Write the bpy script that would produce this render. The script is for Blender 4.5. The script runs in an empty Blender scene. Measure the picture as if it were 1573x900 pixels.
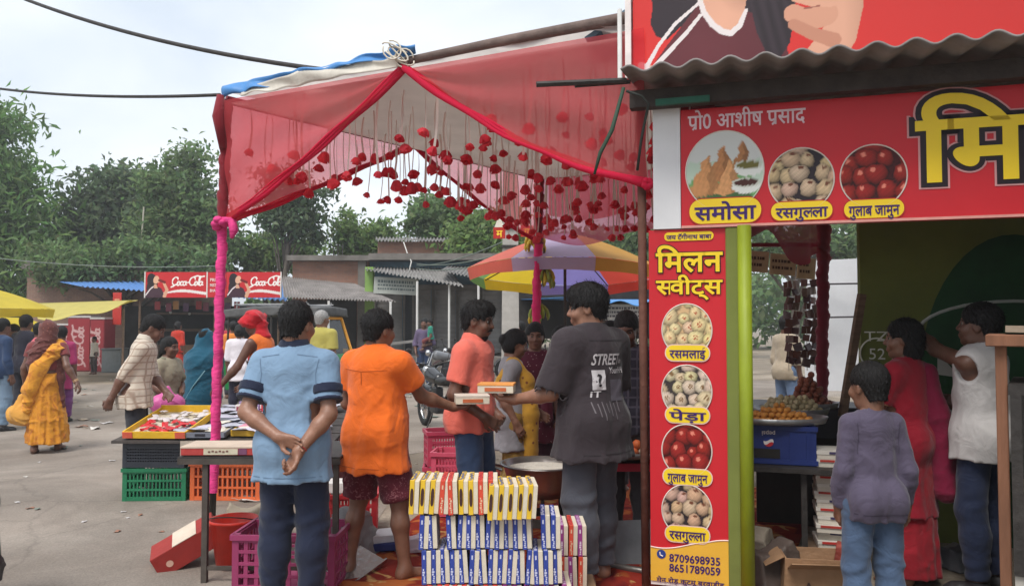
import bpy, math, random
import numpy as np
from mathutils import Vector, Matrix, Euler
R = math.radians
rnd = random.Random(7)
SC = bpy.context.scene
COL = SC.collection

# ------------------------------------------------------------------ camera
CAM_H, FPX, IW, IH, HOR = 1.6, 1200.0, 1573.0, 900.0, 495.0
PITCH = math.atan((HOR - IH / 2) / FPX)
cam_data = bpy.data.cameras.new('camera')
cam_data.sensor_width = 36.0
cam_data.lens = 36.0 * FPX / IW
cam_data.clip_start = 0.05
cam_data.clip_end = 3000
cam = bpy.data.objects.new('camera', cam_data)
COL.objects.link(cam)
cam.location = (0, 0, CAM_H)
cam.rotation_euler = (R(90) + PITCH, 0, 0)
SC.camera = cam

# ------------------------------------------------------------------ world: bright overcast sky
SUN_EL, SUN_AZ = R(58), R(205)
world = bpy.data.worlds.new('World')
SC.world = world
world.use_nodes = True
wn, wl = world.node_tree.nodes, world.node_tree.links
wn.clear()
w_out = wn.new('ShaderNodeOutputWorld')
w_bg = wn.new('ShaderNodeBackground')
w_sky = wn.new('ShaderNodeTexSky')
w_sky.sky_type = 'NISHITA'
w_sky.sun_disc = False
w_sky.sun_elevation = SUN_EL
w_sky.sun_rotation = SUN_AZ
w_sky.air_density = 1.0
w_sky.dust_density = 2.0
w_co = wn.new('ShaderNodeTexCoord')
w_map = wn.new('ShaderNodeMapping')
w_map.inputs['Scale'].default_value = (1.0, 1.0, 2.6)
w_no = wn.new('ShaderNodeTexNoise')
w_no.inputs['Scale'].default_value = 2.1
w_no.inputs['Detail'].default_value = 6
w_no.inputs['Roughness'].default_value = 0.5
w_no.inputs['Distortion'].default_value = 0.3
w_cr = wn.new('ShaderNodeValToRGB')
w_cr.color_ramp.elements[0].position = 0.33
w_cr.color_ramp.elements[0].color = (4.3, 4.75, 5.3, 1)
w_cr.color_ramp.elements[1].position = 0.66
w_cr.color_ramp.elements[1].color = (6.1, 6.3, 6.55, 1)
w_mx = wn.new('ShaderNodeMix')
w_mx.data_type = 'RGBA'
w_mx.inputs[0].default_value = 0.88
wl.new(w_co.outputs['Generated'], w_map.inputs['Vector'])
wl.new(w_map.outputs[0], w_no.inputs['Vector'])
wl.new(w_no.outputs['Fac'], w_cr.inputs[0])
wl.new(w_sky.outputs[0], w_mx.inputs[6])
wl.new(w_cr.outputs[0], w_mx.inputs[7])
wl.new(w_mx.outputs[2], w_bg.inputs['Color'])
w_bg.inputs['Strength'].default_value = 0.1
wl.new(w_bg.outputs[0], w_out.inputs[0])

# ------------------------------------------------------------------ the sun behind the cloud cover
sl = bpy.data.lights.new('sun', 'SUN')
sl.energy = 1.5
sl.angle = R(25)
sl.color = (1.0, 0.96, 0.9)
so = bpy.data.objects.new('sun', sl)
COL.objects.link(so)
_d = Vector((math.sin(SUN_AZ) * math.cos(SUN_EL), math.cos(SUN_AZ) * math.cos(SUN_EL), math.sin(SUN_EL)))
so.rotation_euler = _d.to_track_quat('Z', 'Y').to_euler()

vs = SC.view_settings
vs.view_transform = 'Standard'
vs.look = 'None'
vs.exposure = 0.98
vs.gamma = 1.0
vs.use_curve_mapping = False
SC.cycles.use_denoising = True
SC.cycles.max_bounces = 8
SC.cycles.transparent_max_bounces = 24
SC.cycles.sample_clamp_indirect = 6.0

# ------------------------------------------------------------------ helpers
_cp, _sp = math.cos(PITCH), math.sin(PITCH)
def W(px, py, Y):
    """world point seen at photo pixel (px, py) at distance Y"""
    u, v = (px - IW / 2) / FPX, -(py - IH / 2) / FPX
    d = Vector((u, _cp - v * _sp, _sp + v * _cp))
    t = Y / d.y
    return Vector((d.x * t, Y, CAM_H + d.z * t))
def G(px, py, z=0.0):
    u, v = (px - IW / 2) / FPX, -(py - IH / 2) / FPX
    d = Vector((u, _cp - v * _sp, _sp + v * _cp))
    t = (z - CAM_H) / d.z
    return Vector((d.x * t, d.y * t, z))
def X(px, Y):
    return (px - IW / 2) / FPX * Y

def s2l(c):
    return tuple(((v / 255) / 12.92 if v / 255 <= .04045 else ((v / 255 + .055) / 1.055) ** 2.4) for v in c)

_mats = {}
def mat(name, col, rough=.75, var=.12, scale=9.0, bump=.15, metal=0.0, spec=.35, detail=5, bscale=None, transl=0.0, stretch=None, alpha=None, sheen=0.0):
    if name in _mats:
        return _mats[name]
    m = bpy.data.materials.new(name)
    m.use_nodes = True
    n, l = m.node_tree.nodes, m.node_tree.links
    b = n['Principled BSDF']
    b.inputs['Roughness'].default_value = rough
    b.inputs['Metallic'].default_value = metal
    b.inputs['Specular IOR Level'].default_value = spec
    if sheen: b.inputs['Sheen Weight'].default_value = sheen
    tc = n.new('ShaderNodeTexCoord')
    mp = n.new('ShaderNodeMapping')
    if stretch: mp.inputs['Scale'].default_value = stretch
    l.new(tc.outputs['Object'], mp.inputs['Vector'])
    no = n.new('ShaderNodeTexNoise')
    no.inputs['Scale'].default_value = scale
    no.inputs['Detail'].default_value = detail
    no.inputs['Roughness'].default_value = .6
    l.new(mp.outputs[0], no.inputs['Vector'])
    r = n.new('ShaderNodeValToRGB')
    r.color_ramp.elements[0].position = .3
    r.color_ramp.elements[1].position = .72
    r.color_ramp.elements[0].color = tuple(max(0, c * (1 - var)) for c in col[:3]) + (1,)
    r.color_ramp.elements[1].color = tuple(min(1, c * (1 + var)) for c in col[:3]) + (1,)
    l.new(no.outputs['Fac'], r.inputs[0])
    l.new(r.outputs[0], b.inputs['Base Color'])
    if bump:
        n2 = n.new('ShaderNodeTexNoise')
        n2.inputs['Scale'].default_value = bscale or scale * 3
        n2.inputs['Detail'].default_value = 4
        l.new(mp.outputs[0], n2.inputs['Vector'])
        bp = n.new('ShaderNodeBump')
        bp.inputs['Strength'].default_value = bump
        bp.inputs['Distance'].default_value = .02
        l.new(n2.outputs['Fac'], bp.inputs['Height'])
        l.new(bp.outputs[0], b.inputs['Normal'])
    out = n['Material Output']
    sh = b.outputs[0]
    if transl:
        t = n.new('ShaderNodeBsdfTranslucent')
        l.new(r.outputs[0], t.inputs['Color'])
        mx = n.new('ShaderNodeMixShader')
        mx.inputs[0].default_value = transl
        l.new(sh, mx.inputs[1]); l.new(t.outputs[0], mx.inputs[2])
        sh = mx.outputs[0]
    if alpha is not None:
        t = n.new('ShaderNodeBsdfTransparent')
        mx = n.new('ShaderNodeMixShader')
        mx.inputs[0].default_value = alpha
        l.new(t.outputs[0], mx.inputs[1]); l.new(sh, mx.inputs[2])
        sh = mx.outputs[0]
    l.new(sh, out.inputs['Surface'])
    _mats[name] = m
    return m
def matc(rgb, rough=.7, **k):
    """material from an sRGB-ish surface colour triple"""
    key = 'c_%d_%d_%d_%d' % (*rgb, int(rough * 100)) + ''.join('_%s%s' % (a, b) for a, b in sorted(k.items()))
    return mat(key, s2l(rgb), rough, **k)
def ramp_of(m):
    return [x for x in m.node_tree.nodes if x.type == 'VALTORGB'][0]
def attr_mat(name, rough=.6, spec=.3, bump=0, transl=0):
    """printed or dyed surface: colour from the mesh's own 'Col' attribute"""
    if name in _mats: return _mats[name]
    m = bpy.data.materials.new(name); m.use_nodes = True
    n, l = m.node_tree.nodes, m.node_tree.links
    b = n['Principled BSDF']
    b.inputs['Roughness'].default_value = rough
    b.inputs['Specular IOR Level'].default_value = spec
    a = n.new('ShaderNodeAttribute'); a.attribute_name = 'Col'
    l.new(a.outputs['Color'], b.inputs['Base Color'])
    if bump:
        no = n.new('ShaderNodeTexNoise'); no.inputs['Scale'].default_value = 60
        bp = n.new('ShaderNodeBump'); bp.inputs['Strength'].default_value = bump; bp.inputs['Distance'].default_value = .01
        l.new(no.outputs['Fac'], bp.inputs['Height']); l.new(bp.outputs[0], b.inputs['Normal'])
    if transl:
        t = n.new('ShaderNodeBsdfTranslucent'); l.new(a.outputs['Color'], t.inputs['Color'])
        mx = n.new('ShaderNodeMixShader'); mx.inputs[0].default_value = transl
        l.new(b.outputs[0], mx.inputs[1]); l.new(t.outputs[0], mx.inputs[2])
        l.new(mx.outputs[0], n['Material Output'].inputs['Surface'])
    _mats[name] = m
    return m

def link(name, me, mt, parent=None, loc=None, rot=None, smooth=False):
    o = bpy.data.objects.new(name, me)
    COL.objects.link(o)
    if mt is not None:
        for m in (mt if isinstance(mt, (list, tuple)) else [mt]):
            me.materials.append(m)
    if parent is not None: o.parent = parent
    if loc is not None: o.location = loc
    if rot is not None: o.rotation_euler = rot
    if smooth:
        me.polygons.foreach_set('use_smooth', [True] * len(me.polygons))
    return o
def np_mesh(name, v, f):
    """fast mesh from numpy verts and equal-size faces"""
    me = bpy.data.meshes.new(name)
    v = np.asarray(v, dtype=np.float32); f = np.asarray(f, dtype=np.int32)
    me.vertices.add(len(v)); me.vertices.foreach_set('co', v.ravel())
    k = f.shape[1]
    me.loops.add(f.size); me.loops.foreach_set('vertex_index', f.ravel())
    me.polygons.add(len(f))
    me.polygons.foreach_set('loop_start', np.arange(0, f.size, k, dtype=np.int32))
    me.polygons.foreach_set('loop_total', np.full(len(f), k, dtype=np.int32))
    me.update(calc_edges=True)
    return me
def set_col(me, cols):
    a = me.color_attributes.new('Col', 'FLOAT_COLOR', 'POINT')
    c = np.ones((len(me.vertices), 4), dtype=np.float32)
    c[:, :3] = cols
    a.data.foreach_set('color', c.ravel())

def thing(name, label, cat, loc=(0, 0, 0), rz=0.0, group=None):
    o = bpy.data.objects.new(name, None)
    o.empty_display_size = .1
    COL.objects.link(o)
    o.location = loc; o.rotation_euler = (0, 0, rz)
    o['label'] = label; o['category'] = cat
    if group: o['group'] = group
    return o
def tag(o, label, cat, group=None):
    o['label'] = label; o['category'] = cat
    if group: o['group'] = group
    return o
def struct(o):
    o['kind'] = 'structure'; return o
def copy_tree(o, loc=None, rz=None, label=None, parent=None):
    c = o.copy(); COL.objects.link(c)
    if parent is not None: c.parent = parent
    if loc is not None: c.location = loc
    if rz is not None: c.rotation_euler = (0, 0, rz)
    if label: c['label'] = label
    for ch in list(o.children): copy_tree(ch, parent=c)
    return c

def frame_of(d, up=Vector((0, 0, 1))):
    d = Vector(d).normalized()
    if abs(d.dot(up)) > .98: up = Vector((1, 0, 0))
    a = d.cross(up).normalized(); b = a.cross(d).normalized()
    return a, b, d

class MB:
    def __init__(s): s.v = []; s.f = []; s.m = []; s.cur = 0
    def add(s, v, f):
        o = len(s.v)
        s.v += [tuple(p) for p in v]
        s.f += [tuple(i + o for i in q) for q in f]
        s.m += [s.cur] * len(f)
        return s
    def box(s, c, sz, rot=None, ch=0.0):
        x, y, z = sz[0] / 2, sz[1] / 2, sz[2] / 2
        if ch:
            # chamfered box: 24 verts
            pts = []; fs = []
            for sx in (-1, 1):
                for sy in (-1, 1):
                    for sz_ in (-1, 1):
                        pts += [(sx * x, sy * (y - ch), sz_ * (z - ch)), (sx * (x - ch), sy * y, sz_ * (z - ch)), (sx * (x - ch), sy * (y - ch), sz_ * z)]
            def i(a, b, c_, k): return (((a > 0) * 4 + (b > 0) * 2 + (c_ > 0)) * 3 + k)
            for sg in (-1, 1):
                q = [i(sg, -1, -1, 0), i(sg, 1, -1, 0), i(sg, 1, 1, 0), i(sg, -1, 1, 0)]; fs.append(q if sg > 0 else q[::-1])
                q = [i(-1, sg, -1, 1), i(1, sg, -1, 1), i(1, sg, 1, 1), i(-1, sg, 1, 1)]; fs.append(q if sg < 0 else q[::-1])
                q = [i(-1, -1, sg, 2), i(1, -1, sg, 2), i(1, 1, sg, 2), i(-1, 1, sg, 2)]; fs.append(q if sg > 0 else q[::-1])
            for a in (-1, 1):
                for b in (-1, 1):
                    fs.append([i(a, b, -1, 0), i(a, b, 1, 0), i(a, b, 1, 1), i(a, b, -1, 1)])
                    fs.append([i(a, -1, b, 0), i(a, 1, b, 0), i(a, 1, b, 2), i(a, -1, b, 2)])
                    fs.append([i(-1, a, b, 1), i(1, a, b, 1), i(1, a, b, 2), i(-1, a, b, 2)])
                    for c_ in (-1, 1): fs.append([i(a, b, c_, 0), i(a, b, c_, 1), i(a, b, c_, 2)])
        else:
            pts = [(-x, -y, -z), (x, -y, -z), (x, y, -z), (-x, y, -z), (-x, -y, z), (x, -y, z), (x, y, z), (-x, y, z)]
            fs = [(0, 3, 2, 1), (4, 5, 6, 7), (0, 1, 5, 4), (1, 2, 6, 5), (2, 3, 7, 6), (3, 0, 4, 7)]
        if rot is not None:
            Mx = rot if isinstance(rot, Matrix) else Euler(rot).to_matrix()
            pts = [Mx @ Vector(p) for p in pts]
        return s.add([(p[0] + c[0], p[1] + c[1], p[2] + c[2]) for p in pts], fs)
    def bar(s, a, b, w, h=None, up=Vector((0, 0, 1))):
        """square bar from a to b"""
        a, b = Vector(a), Vector(b); h = h or w
        u, t, d = frame_of(b - a, up)
        pts = []
        for p in (a, b):
            for i, j in ((-1, -1), (1, -1), (1, 1), (-1, 1)): pts.append(p + u * (i * w / 2) + t * (j * h / 2))
        return s.add(pts, [(3, 2, 1, 0), (4, 5, 6, 7), (0, 1, 5, 4), (1, 2, 6, 5), (2, 3, 7, 6), (3, 0, 4, 7)])
    def tube(s, pts, r, n=8, cap=True):
        pts = [Vector(p) for p in pts]; m = len(pts)
        rs = r if isinstance(r, (list, tuple)) else [r] * m
        v = []; f = []
        u0 = None
        for i, p in enumerate(pts):
            d = (pts[min(i + 1, m - 1)] - pts[max(i - 1, 0)]).normalized()
            if u0 is None: u = frame_of(d)[0]; t = d.cross(u)
            else:
                u = (u0 - d * u0.dot(d)).normalized(); t = d.cross(u)
            u0 = u
            for k in range(n):
                a = 2 * math.pi * k / n
                v.append(p + (u * math.cos(a) + t * math.sin(a)) * rs[i])
        for i in range(m - 1):
            for k in range(n):
                k2 = (k + 1) % n
                f.append((i * n + k, i * n + k2, (i + 1) * n + k2, (i + 1) * n + k))
        if cap:
            f.append(tuple(range(n - 1, -1, -1))); f.append(tuple((m - 1) * n + k for k in range(n)))
        return s.add(v, f)
    def lathe(s, prof, n=24, c=(0, 0, 0), ax=None, close=False):
        v = []; f = []; m = len(prof)
        for r, z in prof:
            for k in range(n):
                a = 2 * math.pi * k / n
                v.append((r * math.cos(a), r * math.sin(a), z))
        for i in range(m - 1):
            for k in range(n):
                k2 = (k + 1) % n
                f.append((i * n + k, i * n + k2, (i + 1) * n + k2, (i + 1) * n + k))
        if ax is not None:
            q = Vector(ax).to_track_quat('Z', 'Y'); v = [q @ Vector(p) for p in v]
        return s.add([(p[0] + c[0], p[1] + c[1], p[2] + c[2]) for p in v], f)
    def ball(s, c, r, n=10, m=7, sq=(1, 1, 1)):
        prof = [(max(1e-4, r * math.sin(math.pi * i / m)), -r * math.cos(math.pi * i / m)) for i in range(m + 1)]
        o = len(s.v); s.lathe(prof, n)
        for i in range(o, len(s.v)):
            p = s.v[i]; s.v[i] = (p[0] * sq[0] + c[0], p[1] * sq[1] + c[1], p[2] * sq[2] + c[2])
        return s
    def sheet(s, fn, nu, nv):
        """grid surface fn(u, v) for u, v in 0..1"""
        v = [fn(i / nu, j / nv) for j in range(nv + 1) for i in range(nu + 1)]
        f = [(j * (nu + 1) + i, j * (nu + 1) + i + 1, (j + 1) * (nu + 1) + i + 1, (j + 1) * (nu + 1) + i) for j in range(nv) for i in range(nu)]
        return s.add(v, f)
    def poly(s, pts2, y0, y1):
        """prism of an XZ outline between y0 and y1"""
        n = len(pts2)
        v = [(p[0], y0, p[1]) for p in pts2] + [(p[0], y1, p[1]) for p in pts2]
        f = [tuple(range(n)), tuple(range(2 * n - 1, n - 1, -1))] + [(i, i + n, (i + 1) % n + n, (i + 1) % n) for i in range(n)]
        return s.add(v, f)
    def build(s, name, mt, parent=None, loc=None, rot=None, smooth=False, solid=0.0):
        me = bpy.data.meshes.new(name)
        me.from_pydata(s.v, [], s.f)
        o = link(name, me, mt, parent, loc, rot, smooth)
        if any(s.m): me.polygons.foreach_set('material_index', s.m)
        if smooth and smooth != True:
            pass
        me.update()
        if solid:
            md = o.modifiers.new('thickness', 'SOLIDIFY'); md.thickness = solid; md.offset = 0
        return o
def part(name, mt, parent, fn, **k):
    b = MB(); fn(b); return b.build(name, mt, parent, **k)
def autosmooth(o, ang=40):
    me = o.data
    me.polygons.foreach_set('use_smooth', [True] * len(me.polygons))
    try: me.set_sharp_from_angle(angle=R(ang))
    except Exception: pass
    return o

# ------------------------------------------------------------------ lettering
_glyph = {}
def glyph(ch, off):
    key = (ch, off)
    if key in _glyph: return _glyph[key]
    def run(t):
        c = bpy.data.curves.new('t', 'FONT'); c.body = t; c.size = 1.0; c.offset = off; c.resolution_u = 3
        o = bpy.data.objects.new('t', c); COL.objects.link(o)
        dg = bpy.context.evaluated_depsgraph_get()
        ev = o.evaluated_get(dg); me = ev.to_mesh()
        v = np.array([tuple(p.co) for p in me.vertices]).reshape(-1, 3); f = [tuple(p.vertices) for p in me.polygons]
        ev.to_mesh_clear(); bpy.data.objects.remove(o); bpy.data.curves.remove(c)
        return v, f
    if ch == ' ':
        _glyph[key] = (np.zeros((0, 3)), [], .27); return _glyph[key]
    v, f = run(ch)
    base = ch if not (0x0900 <= ord(ch) <= 0x0903 or 0x093c <= ord(ch) <= 0x094d and ch not in '\u093e\u093f\u0940\u0949\u094a\u094b\u094c') else None
    if base is None: adv = 0.0
    elif ch == '\u093f': adv = .262
    else:
        a, _ = run(ch + 'I'); b_, _ = run('I')
        adv = a[:, 0].max() - b_[:, 0].max()
    _glyph[key] = (v, f, adv); return _glyph[key]
def clip_right(v, f, x):
    """half form: cut the glyph at x (its right stem dropped)"""
    import bmesh
    bm = bmesh.new()
    vs_ = [bm.verts.new(p) for p in v]
    for q in f:
        try: bm.faces.new([vs_[i] for i in q])
        except ValueError: pass
    bmesh.ops.bisect_plane(bm, geom=bm.verts[:] + bm.edges[:] + bm.faces[:], plane_co=(x, 0, 0), plane_no=(1, 0, 0), clear_outer=True)
    bm.verts.index_update()
    nv = np.array([tuple(p.co) for p in bm.verts]); nf = [tuple(q.index for q in p.verts) for p in bm.faces]
    bm.free(); return nv, nf
def text_flat(txt, off=0.0):
    """flat lettering in the XY plane, letters in visual order; '~' = half form of the next letter, '^' = r-stroke below the letter before"""
    V = []; F = []; x = 0.0; half = False; last = 0.0; o = 0
    for ch in txt:
        if ch == '~': half = True; continue
        if ch == '^':
            t = .035 + off
            a, b = np.array([last - .10, .17]), np.array([last - .31, -.03])
            d = (b - a) / np.linalg.norm(b - a); n = np.array([-d[1], d[0]]) * t
            q = [a + n, a - n, b - n, b + n]
            V.append(np.array([[p[0], p[1], 0] for p in q])); F.append((o, o + 1, o + 2, o + 3)); o += 4
            continue
        v, f, adv = glyph(ch, off)
        if half and len(v):
            cut = adv - .135
            v, f = clip_right(v, f, cut); adv = cut; half = False
        if len(v):
            w = v.copy(); w[:, 0] += x; V.append(w); F += [tuple(i + o for i in q) for q in f]; o += len(w)
        x += adv
        if adv > .05: last = x
    return (np.concatenate(V) if V else np.zeros((0, 3))), F, x
def letter(name, txt, mt, parent, org, ux, uy, height, width=None, off=0.0, lift=.002, center=False, slant=0.0, cap=.72):
    """lettering laid on a face: org = lower-left (or centre) point, ux/uy = unit vectors of the face"""
    v, f, w = text_flat(txt, off)
    ux, uy = Vector(ux).normalized(), Vector(uy).normalized()
    n = ux.cross(uy)
    sy = height / cap; sx = (width / w) if width else sy
    dx = -w / 2 if center else 0; dy = -cap / 2 if center else 0
    pts = [Vector(org) + ux * ((p[0] + dx + slant * p[1]) * sx) + uy * ((p[1] + dy) * sy) + n * lift for p in v]
    me = bpy.data.meshes.new(name)
    me.from_pydata([tuple(p) for p in pts], [], f)
    return link(name, me, mt, parent)

for _t, _offs in (('प^ो0 आशीष प^साद', (.014,)), ('समोसा रसगु~लला गुलाब जामुन रसमलाई पेड़ा', (.022, .02)), ('िमलन ~सवीट्स', (.085, .068, .02, .055, .022)), ('जय टॅंगीनाथ बाबा', (.02,)),
                  ('0123456789', (.02,)), ('मेन रोड़ कुटमू बरवाडीह', (.018,)), ('PRINCEMSTHABDpesi', (.012,)), ('TZX1257', (0.0,)), ('मग', (.02,)), ('A', (.02,)), ('1(', (.01,)), ('STREinYourH?', (.0, .02))):
    for _o in _offs: text_flat(_t, _o)
# ------------------------------------------------------------------ bodies: smooth distance fields turned into meshes
def nz(v): return Vector(v).normalized()
class Field:
    def __init__(s, lo, hi, h):
        s.lo = np.array(lo, dtype=np.float32); s.h = h
        s.n = np.maximum(4, np.ceil((np.array(hi) - np.array(lo)) / h).astype(int) + 1)
        s.F = np.full(tuple(s.n), .15, dtype=np.float32)
        s.ax = [s.lo[i] + h * np.arange(s.n[i], dtype=np.float32) for i in range(3)]
    def sub(s, lo, hi):
        a = np.clip(np.floor((np.array(lo) - s.lo) / s.h).astype(int), 0, s.n)
        b = np.clip(np.ceil((np.array(hi) - s.lo) / s.h).astype(int) + 1, 0, s.n)
        sl = tuple(slice(a[i], b[i]) for i in range(3))
        return sl, s.ax[0][sl[0]][:, None, None], s.ax[1][sl[1]][None, :, None], s.ax[2][sl[2]][None, None, :]
    def comb(s, sl, d, k, neg=False):
        A = s.F[sl]
        if A.size == 0: return
        if neg:
            d = -d; h = np.maximum(k - np.abs(A - d), 0) / k
            s.F[sl] = np.maximum(A, d) + h * h * k * .25
        else:
            h = np.maximum(k - np.abs(A - d), 0) / k
            s.F[sl] = np.minimum(A, d) - h * h * k * .25
    def cone(s, a, b, ra, rb, k=.02, flat=None, fs=1.0, neg=False):
        a, b = np.array(a, dtype=np.float32), np.array(b, dtype=np.float32)
        m = max(ra, rb) + k + .13
        sl, x, y, z = s.sub(np.minimum(a, b) - m, np.maximum(a, b) + m)
        ba = b - a; L = float(ba @ ba) + 1e-9
        px, py, pz = x - a[0], y - a[1], z - a[2]
        t = np.clip((px * ba[0] + py * ba[1] + pz * ba[2]) / L, 0, 1)
        qx, qy, qz = px - t * ba[0], py - t * ba[1], pz - t * ba[2]
        d2 = qx * qx + qy * qy + qz * qz
        if flat is not None:
            f = np.array(flat, dtype=np.float32); w = qx * f[0] + qy * f[1] + qz * f[2]
            d2 = d2 + w * w * (fs * fs - 1)
        d = np.sqrt(d2) - (ra + (rb - ra) * t)
        if flat is not None: d = d / (1 + (fs - 1) * .5)
        s.comb(sl, d.astype(np.float32), k, neg)
    def ell(s, c, r, M=None, k=.02, neg=False):
        c = np.array(c, dtype=np.float32); r = np.array(r, dtype=np.float32)
        m = float(r.max()) + k + .1
        sl, x, y, z = s.sub(c - m, c + m)
        px, py, pz = x - c[0], y - c[1], z - c[2]
        if M is not None:
            M = np.array(M, dtype=np.float32)  # columns = axes
            px, py, pz = (px * M[0, i] + py * M[1, i] + pz * M[2, i] for i in range(3))
        q = np.sqrt((px / r[0]) ** 2 + (py / r[1]) ** 2 + (pz / r[2]) ** 2)
        q2 = np.sqrt((px / r[0] ** 2) ** 2 + (py / r[1] ** 2) ** 2 + (pz / r[2] ** 2) ** 2) + 1e-6
        d = q * (q - 1) / q2
        s.comb(sl, d.astype(np.float32), k, neg)
    def plane(s, p, n, k=.004):
        """cut away everything on the side n points to"""
        sl, x, y, z = s.sub(s.lo, s.lo + s.n * s.h)
        d = (x - p[0]) * n[0] + (y - p[1]) * n[1] + (z - p[2]) * n[2]
        s.F = np.maximum(s.F, d.astype(np.float32))
    def func(s, fn, k=.02, neg=False):
        sl, x, y, z = s.sub(s.lo, s.lo + s.n * s.h)
        s.comb(sl, fn(x, y, z).astype(np.float32), k, neg)
    def wrinkle(s, amp, seed=0, freq=30.0, n=5, flatz=.45):
        r = np.random.RandomState(seed)
        sl, x, y, z = s.sub(s.lo, s.lo + s.n * s.h)
        tot = 0
        wx = np.sin(x * 7 + z * 5 + seed) + .5 * np.sin(y * 11 - z * 9 + seed); wz = np.sin(z * 6 - x * 5 + y * 6 + seed * 2)
        for i in range(n):
            a = r.uniform(0, 2 * np.pi); fz = r.choice([-1, 1]) * r.uniform(.45, 1)
            fr = freq * r.uniform(.55, 1.3)
            w = np.sin(fr * (x * np.cos(a) * flatz + y * np.sin(a) * flatz + z * fz * .8) + 1.1 * wx + 1.3 * wz + r.uniform(0, 6))
            mask = .5 + .5 * np.sin(x * r.uniform(-9, 9) + y * r.uniform(-9, 9) + z * r.uniform(4, 10) + r.uniform(0, 6))
            tot = tot + (1 - np.abs(w)) ** 3 * mask ** 1.5
        s.F = s.F - (amp * (tot * 1.5 - .45)).astype(np.float32)
    def mesh(s):
        F = s.F; n = s.n
        ins = F < 0
        c = np.zeros(tuple(n - 1), dtype=np.int8)
        for i in (0, 1):
            for j in (0, 1):
                for k in (0, 1): c += ins[i:n[0] - 1 + i, j:n[1] - 1 + j, k:n[2] - 1 + k]
        act = (c > 0) & (c < 8)
        idx = np.full(act.shape, -1, dtype=np.int32)
        I = np.argwhere(act); idx[act] = np.arange(len(I))
        acc = np.zeros((len(I), 3), dtype=np.float32); cnt = np.zeros(len(I), dtype=np.float32)
        off = [(i, j, k) for i in (0, 1) for j in (0, 1) for k in (0, 1)]
        for a in off:
            for ax in range(3):
                if a[ax]: continue
                b = list(a); b[ax] = 1
                fa = F[I[:, 0] + a[0], I[:, 1] + a[1], I[:, 2] + a[2]]; fb = F[I[:, 0] + b[0], I[:, 1] + b[1], I[:, 2] + b[2]]
                m = (fa < 0) != (fb < 0)
                t = np.where(m, fa / np.where(m, fa - fb, 1), 0)
                p = np.tile(np.array(a, dtype=np.float32), (len(I), 1)); p[:, ax] += t
                acc[m] += p[m]; cnt[m] += 1
        V = s.lo + (I + acc / cnt[:, None]) * s.h
        Q = []
        for ax in range(3):
            o1, o2 = (ax + 1) % 3, (ax + 2) % 3
            sA = [slice(1, -1)] * 3; sA[ax] = slice(0, -1)
            sB = list(sA); sB[ax] = slice(1, None)
            A, B = ins[tuple(sA)], ins[tuple(sB)]
            for flip, m in ((False, A & ~B), (True, ~A & B)):
                P = np.argwhere(m)
                if not len(P): continue
                P[:, o1] += 1; P[:, o2] += 1
                def g(d1, d2):
                    q = P.copy(); q[:, o1] -= d1; q[:, o2] -= d2
                    return idx[q[:, 0], q[:, 1], q[:, 2]]
                q = np.stack([g(1, 1), g(0, 1), g(0, 0), g(1, 0)], 1)
                if flip: q = q[:, ::-1]
                Q.append(q)
        Q = np.concatenate(Q) if Q else np.zeros((0, 4), dtype=np.int32)
        Q = Q[(Q >= 0).all(1)]
        return V, Q
def joinm(L):
    V = []; Q = []; o = 0
    for v, q in L:
        V.append(v); Q.append(q + o); o += len(v)
    return np.concatenate(V), np.concatenate(Q)
def sdf_obj(name, F, mt, parent=None, loc=None, rz=None):
    L = F if isinstance(F, list) else [F]
    v, q = joinm([f.mesh() for f in L])
    me = np_mesh(name, v, q)
    o = link(name, me, mt, parent, loc, None if rz is None else (0, 0, rz), smooth=True)
    return o

def skin(tone): return matc({'dark': (124, 88, 70), 'mid': (142, 102, 82), 'deep': (106, 74, 60), 'light': (152, 110, 88)}[tone], .42, var=.16, scale=14, bump=.12, bscale=120, spec=.45)
HAIR = mat('hair', (.011, .010, .010), .55, var=.4, scale=60, bump=.6, bscale=140, spec=.25, stretch=(1, 1, .25))
HAIR_GREY = mat('grey_hair', (.33, .32, .31), .55, var=.5, scale=70, bump=.4, spec=.4)
EYE_W = mat('eye_white', (.3, .27, .24), .3, bump=0)
EYE_D = mat('eye_dark', (.015, .01, .008), .15, bump=0, spec=.6)
LIP = mat('lips', (.16, .06, .05), .5, bump=0)

def rotm(yaw=0, pitch=0, roll=0):
    return Matrix.Rotation(yaw, 3, 'Z') @ Matrix.Rotation(pitch, 3, 'X') @ Matrix.Rotation(roll, 3, 'Y')

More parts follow.
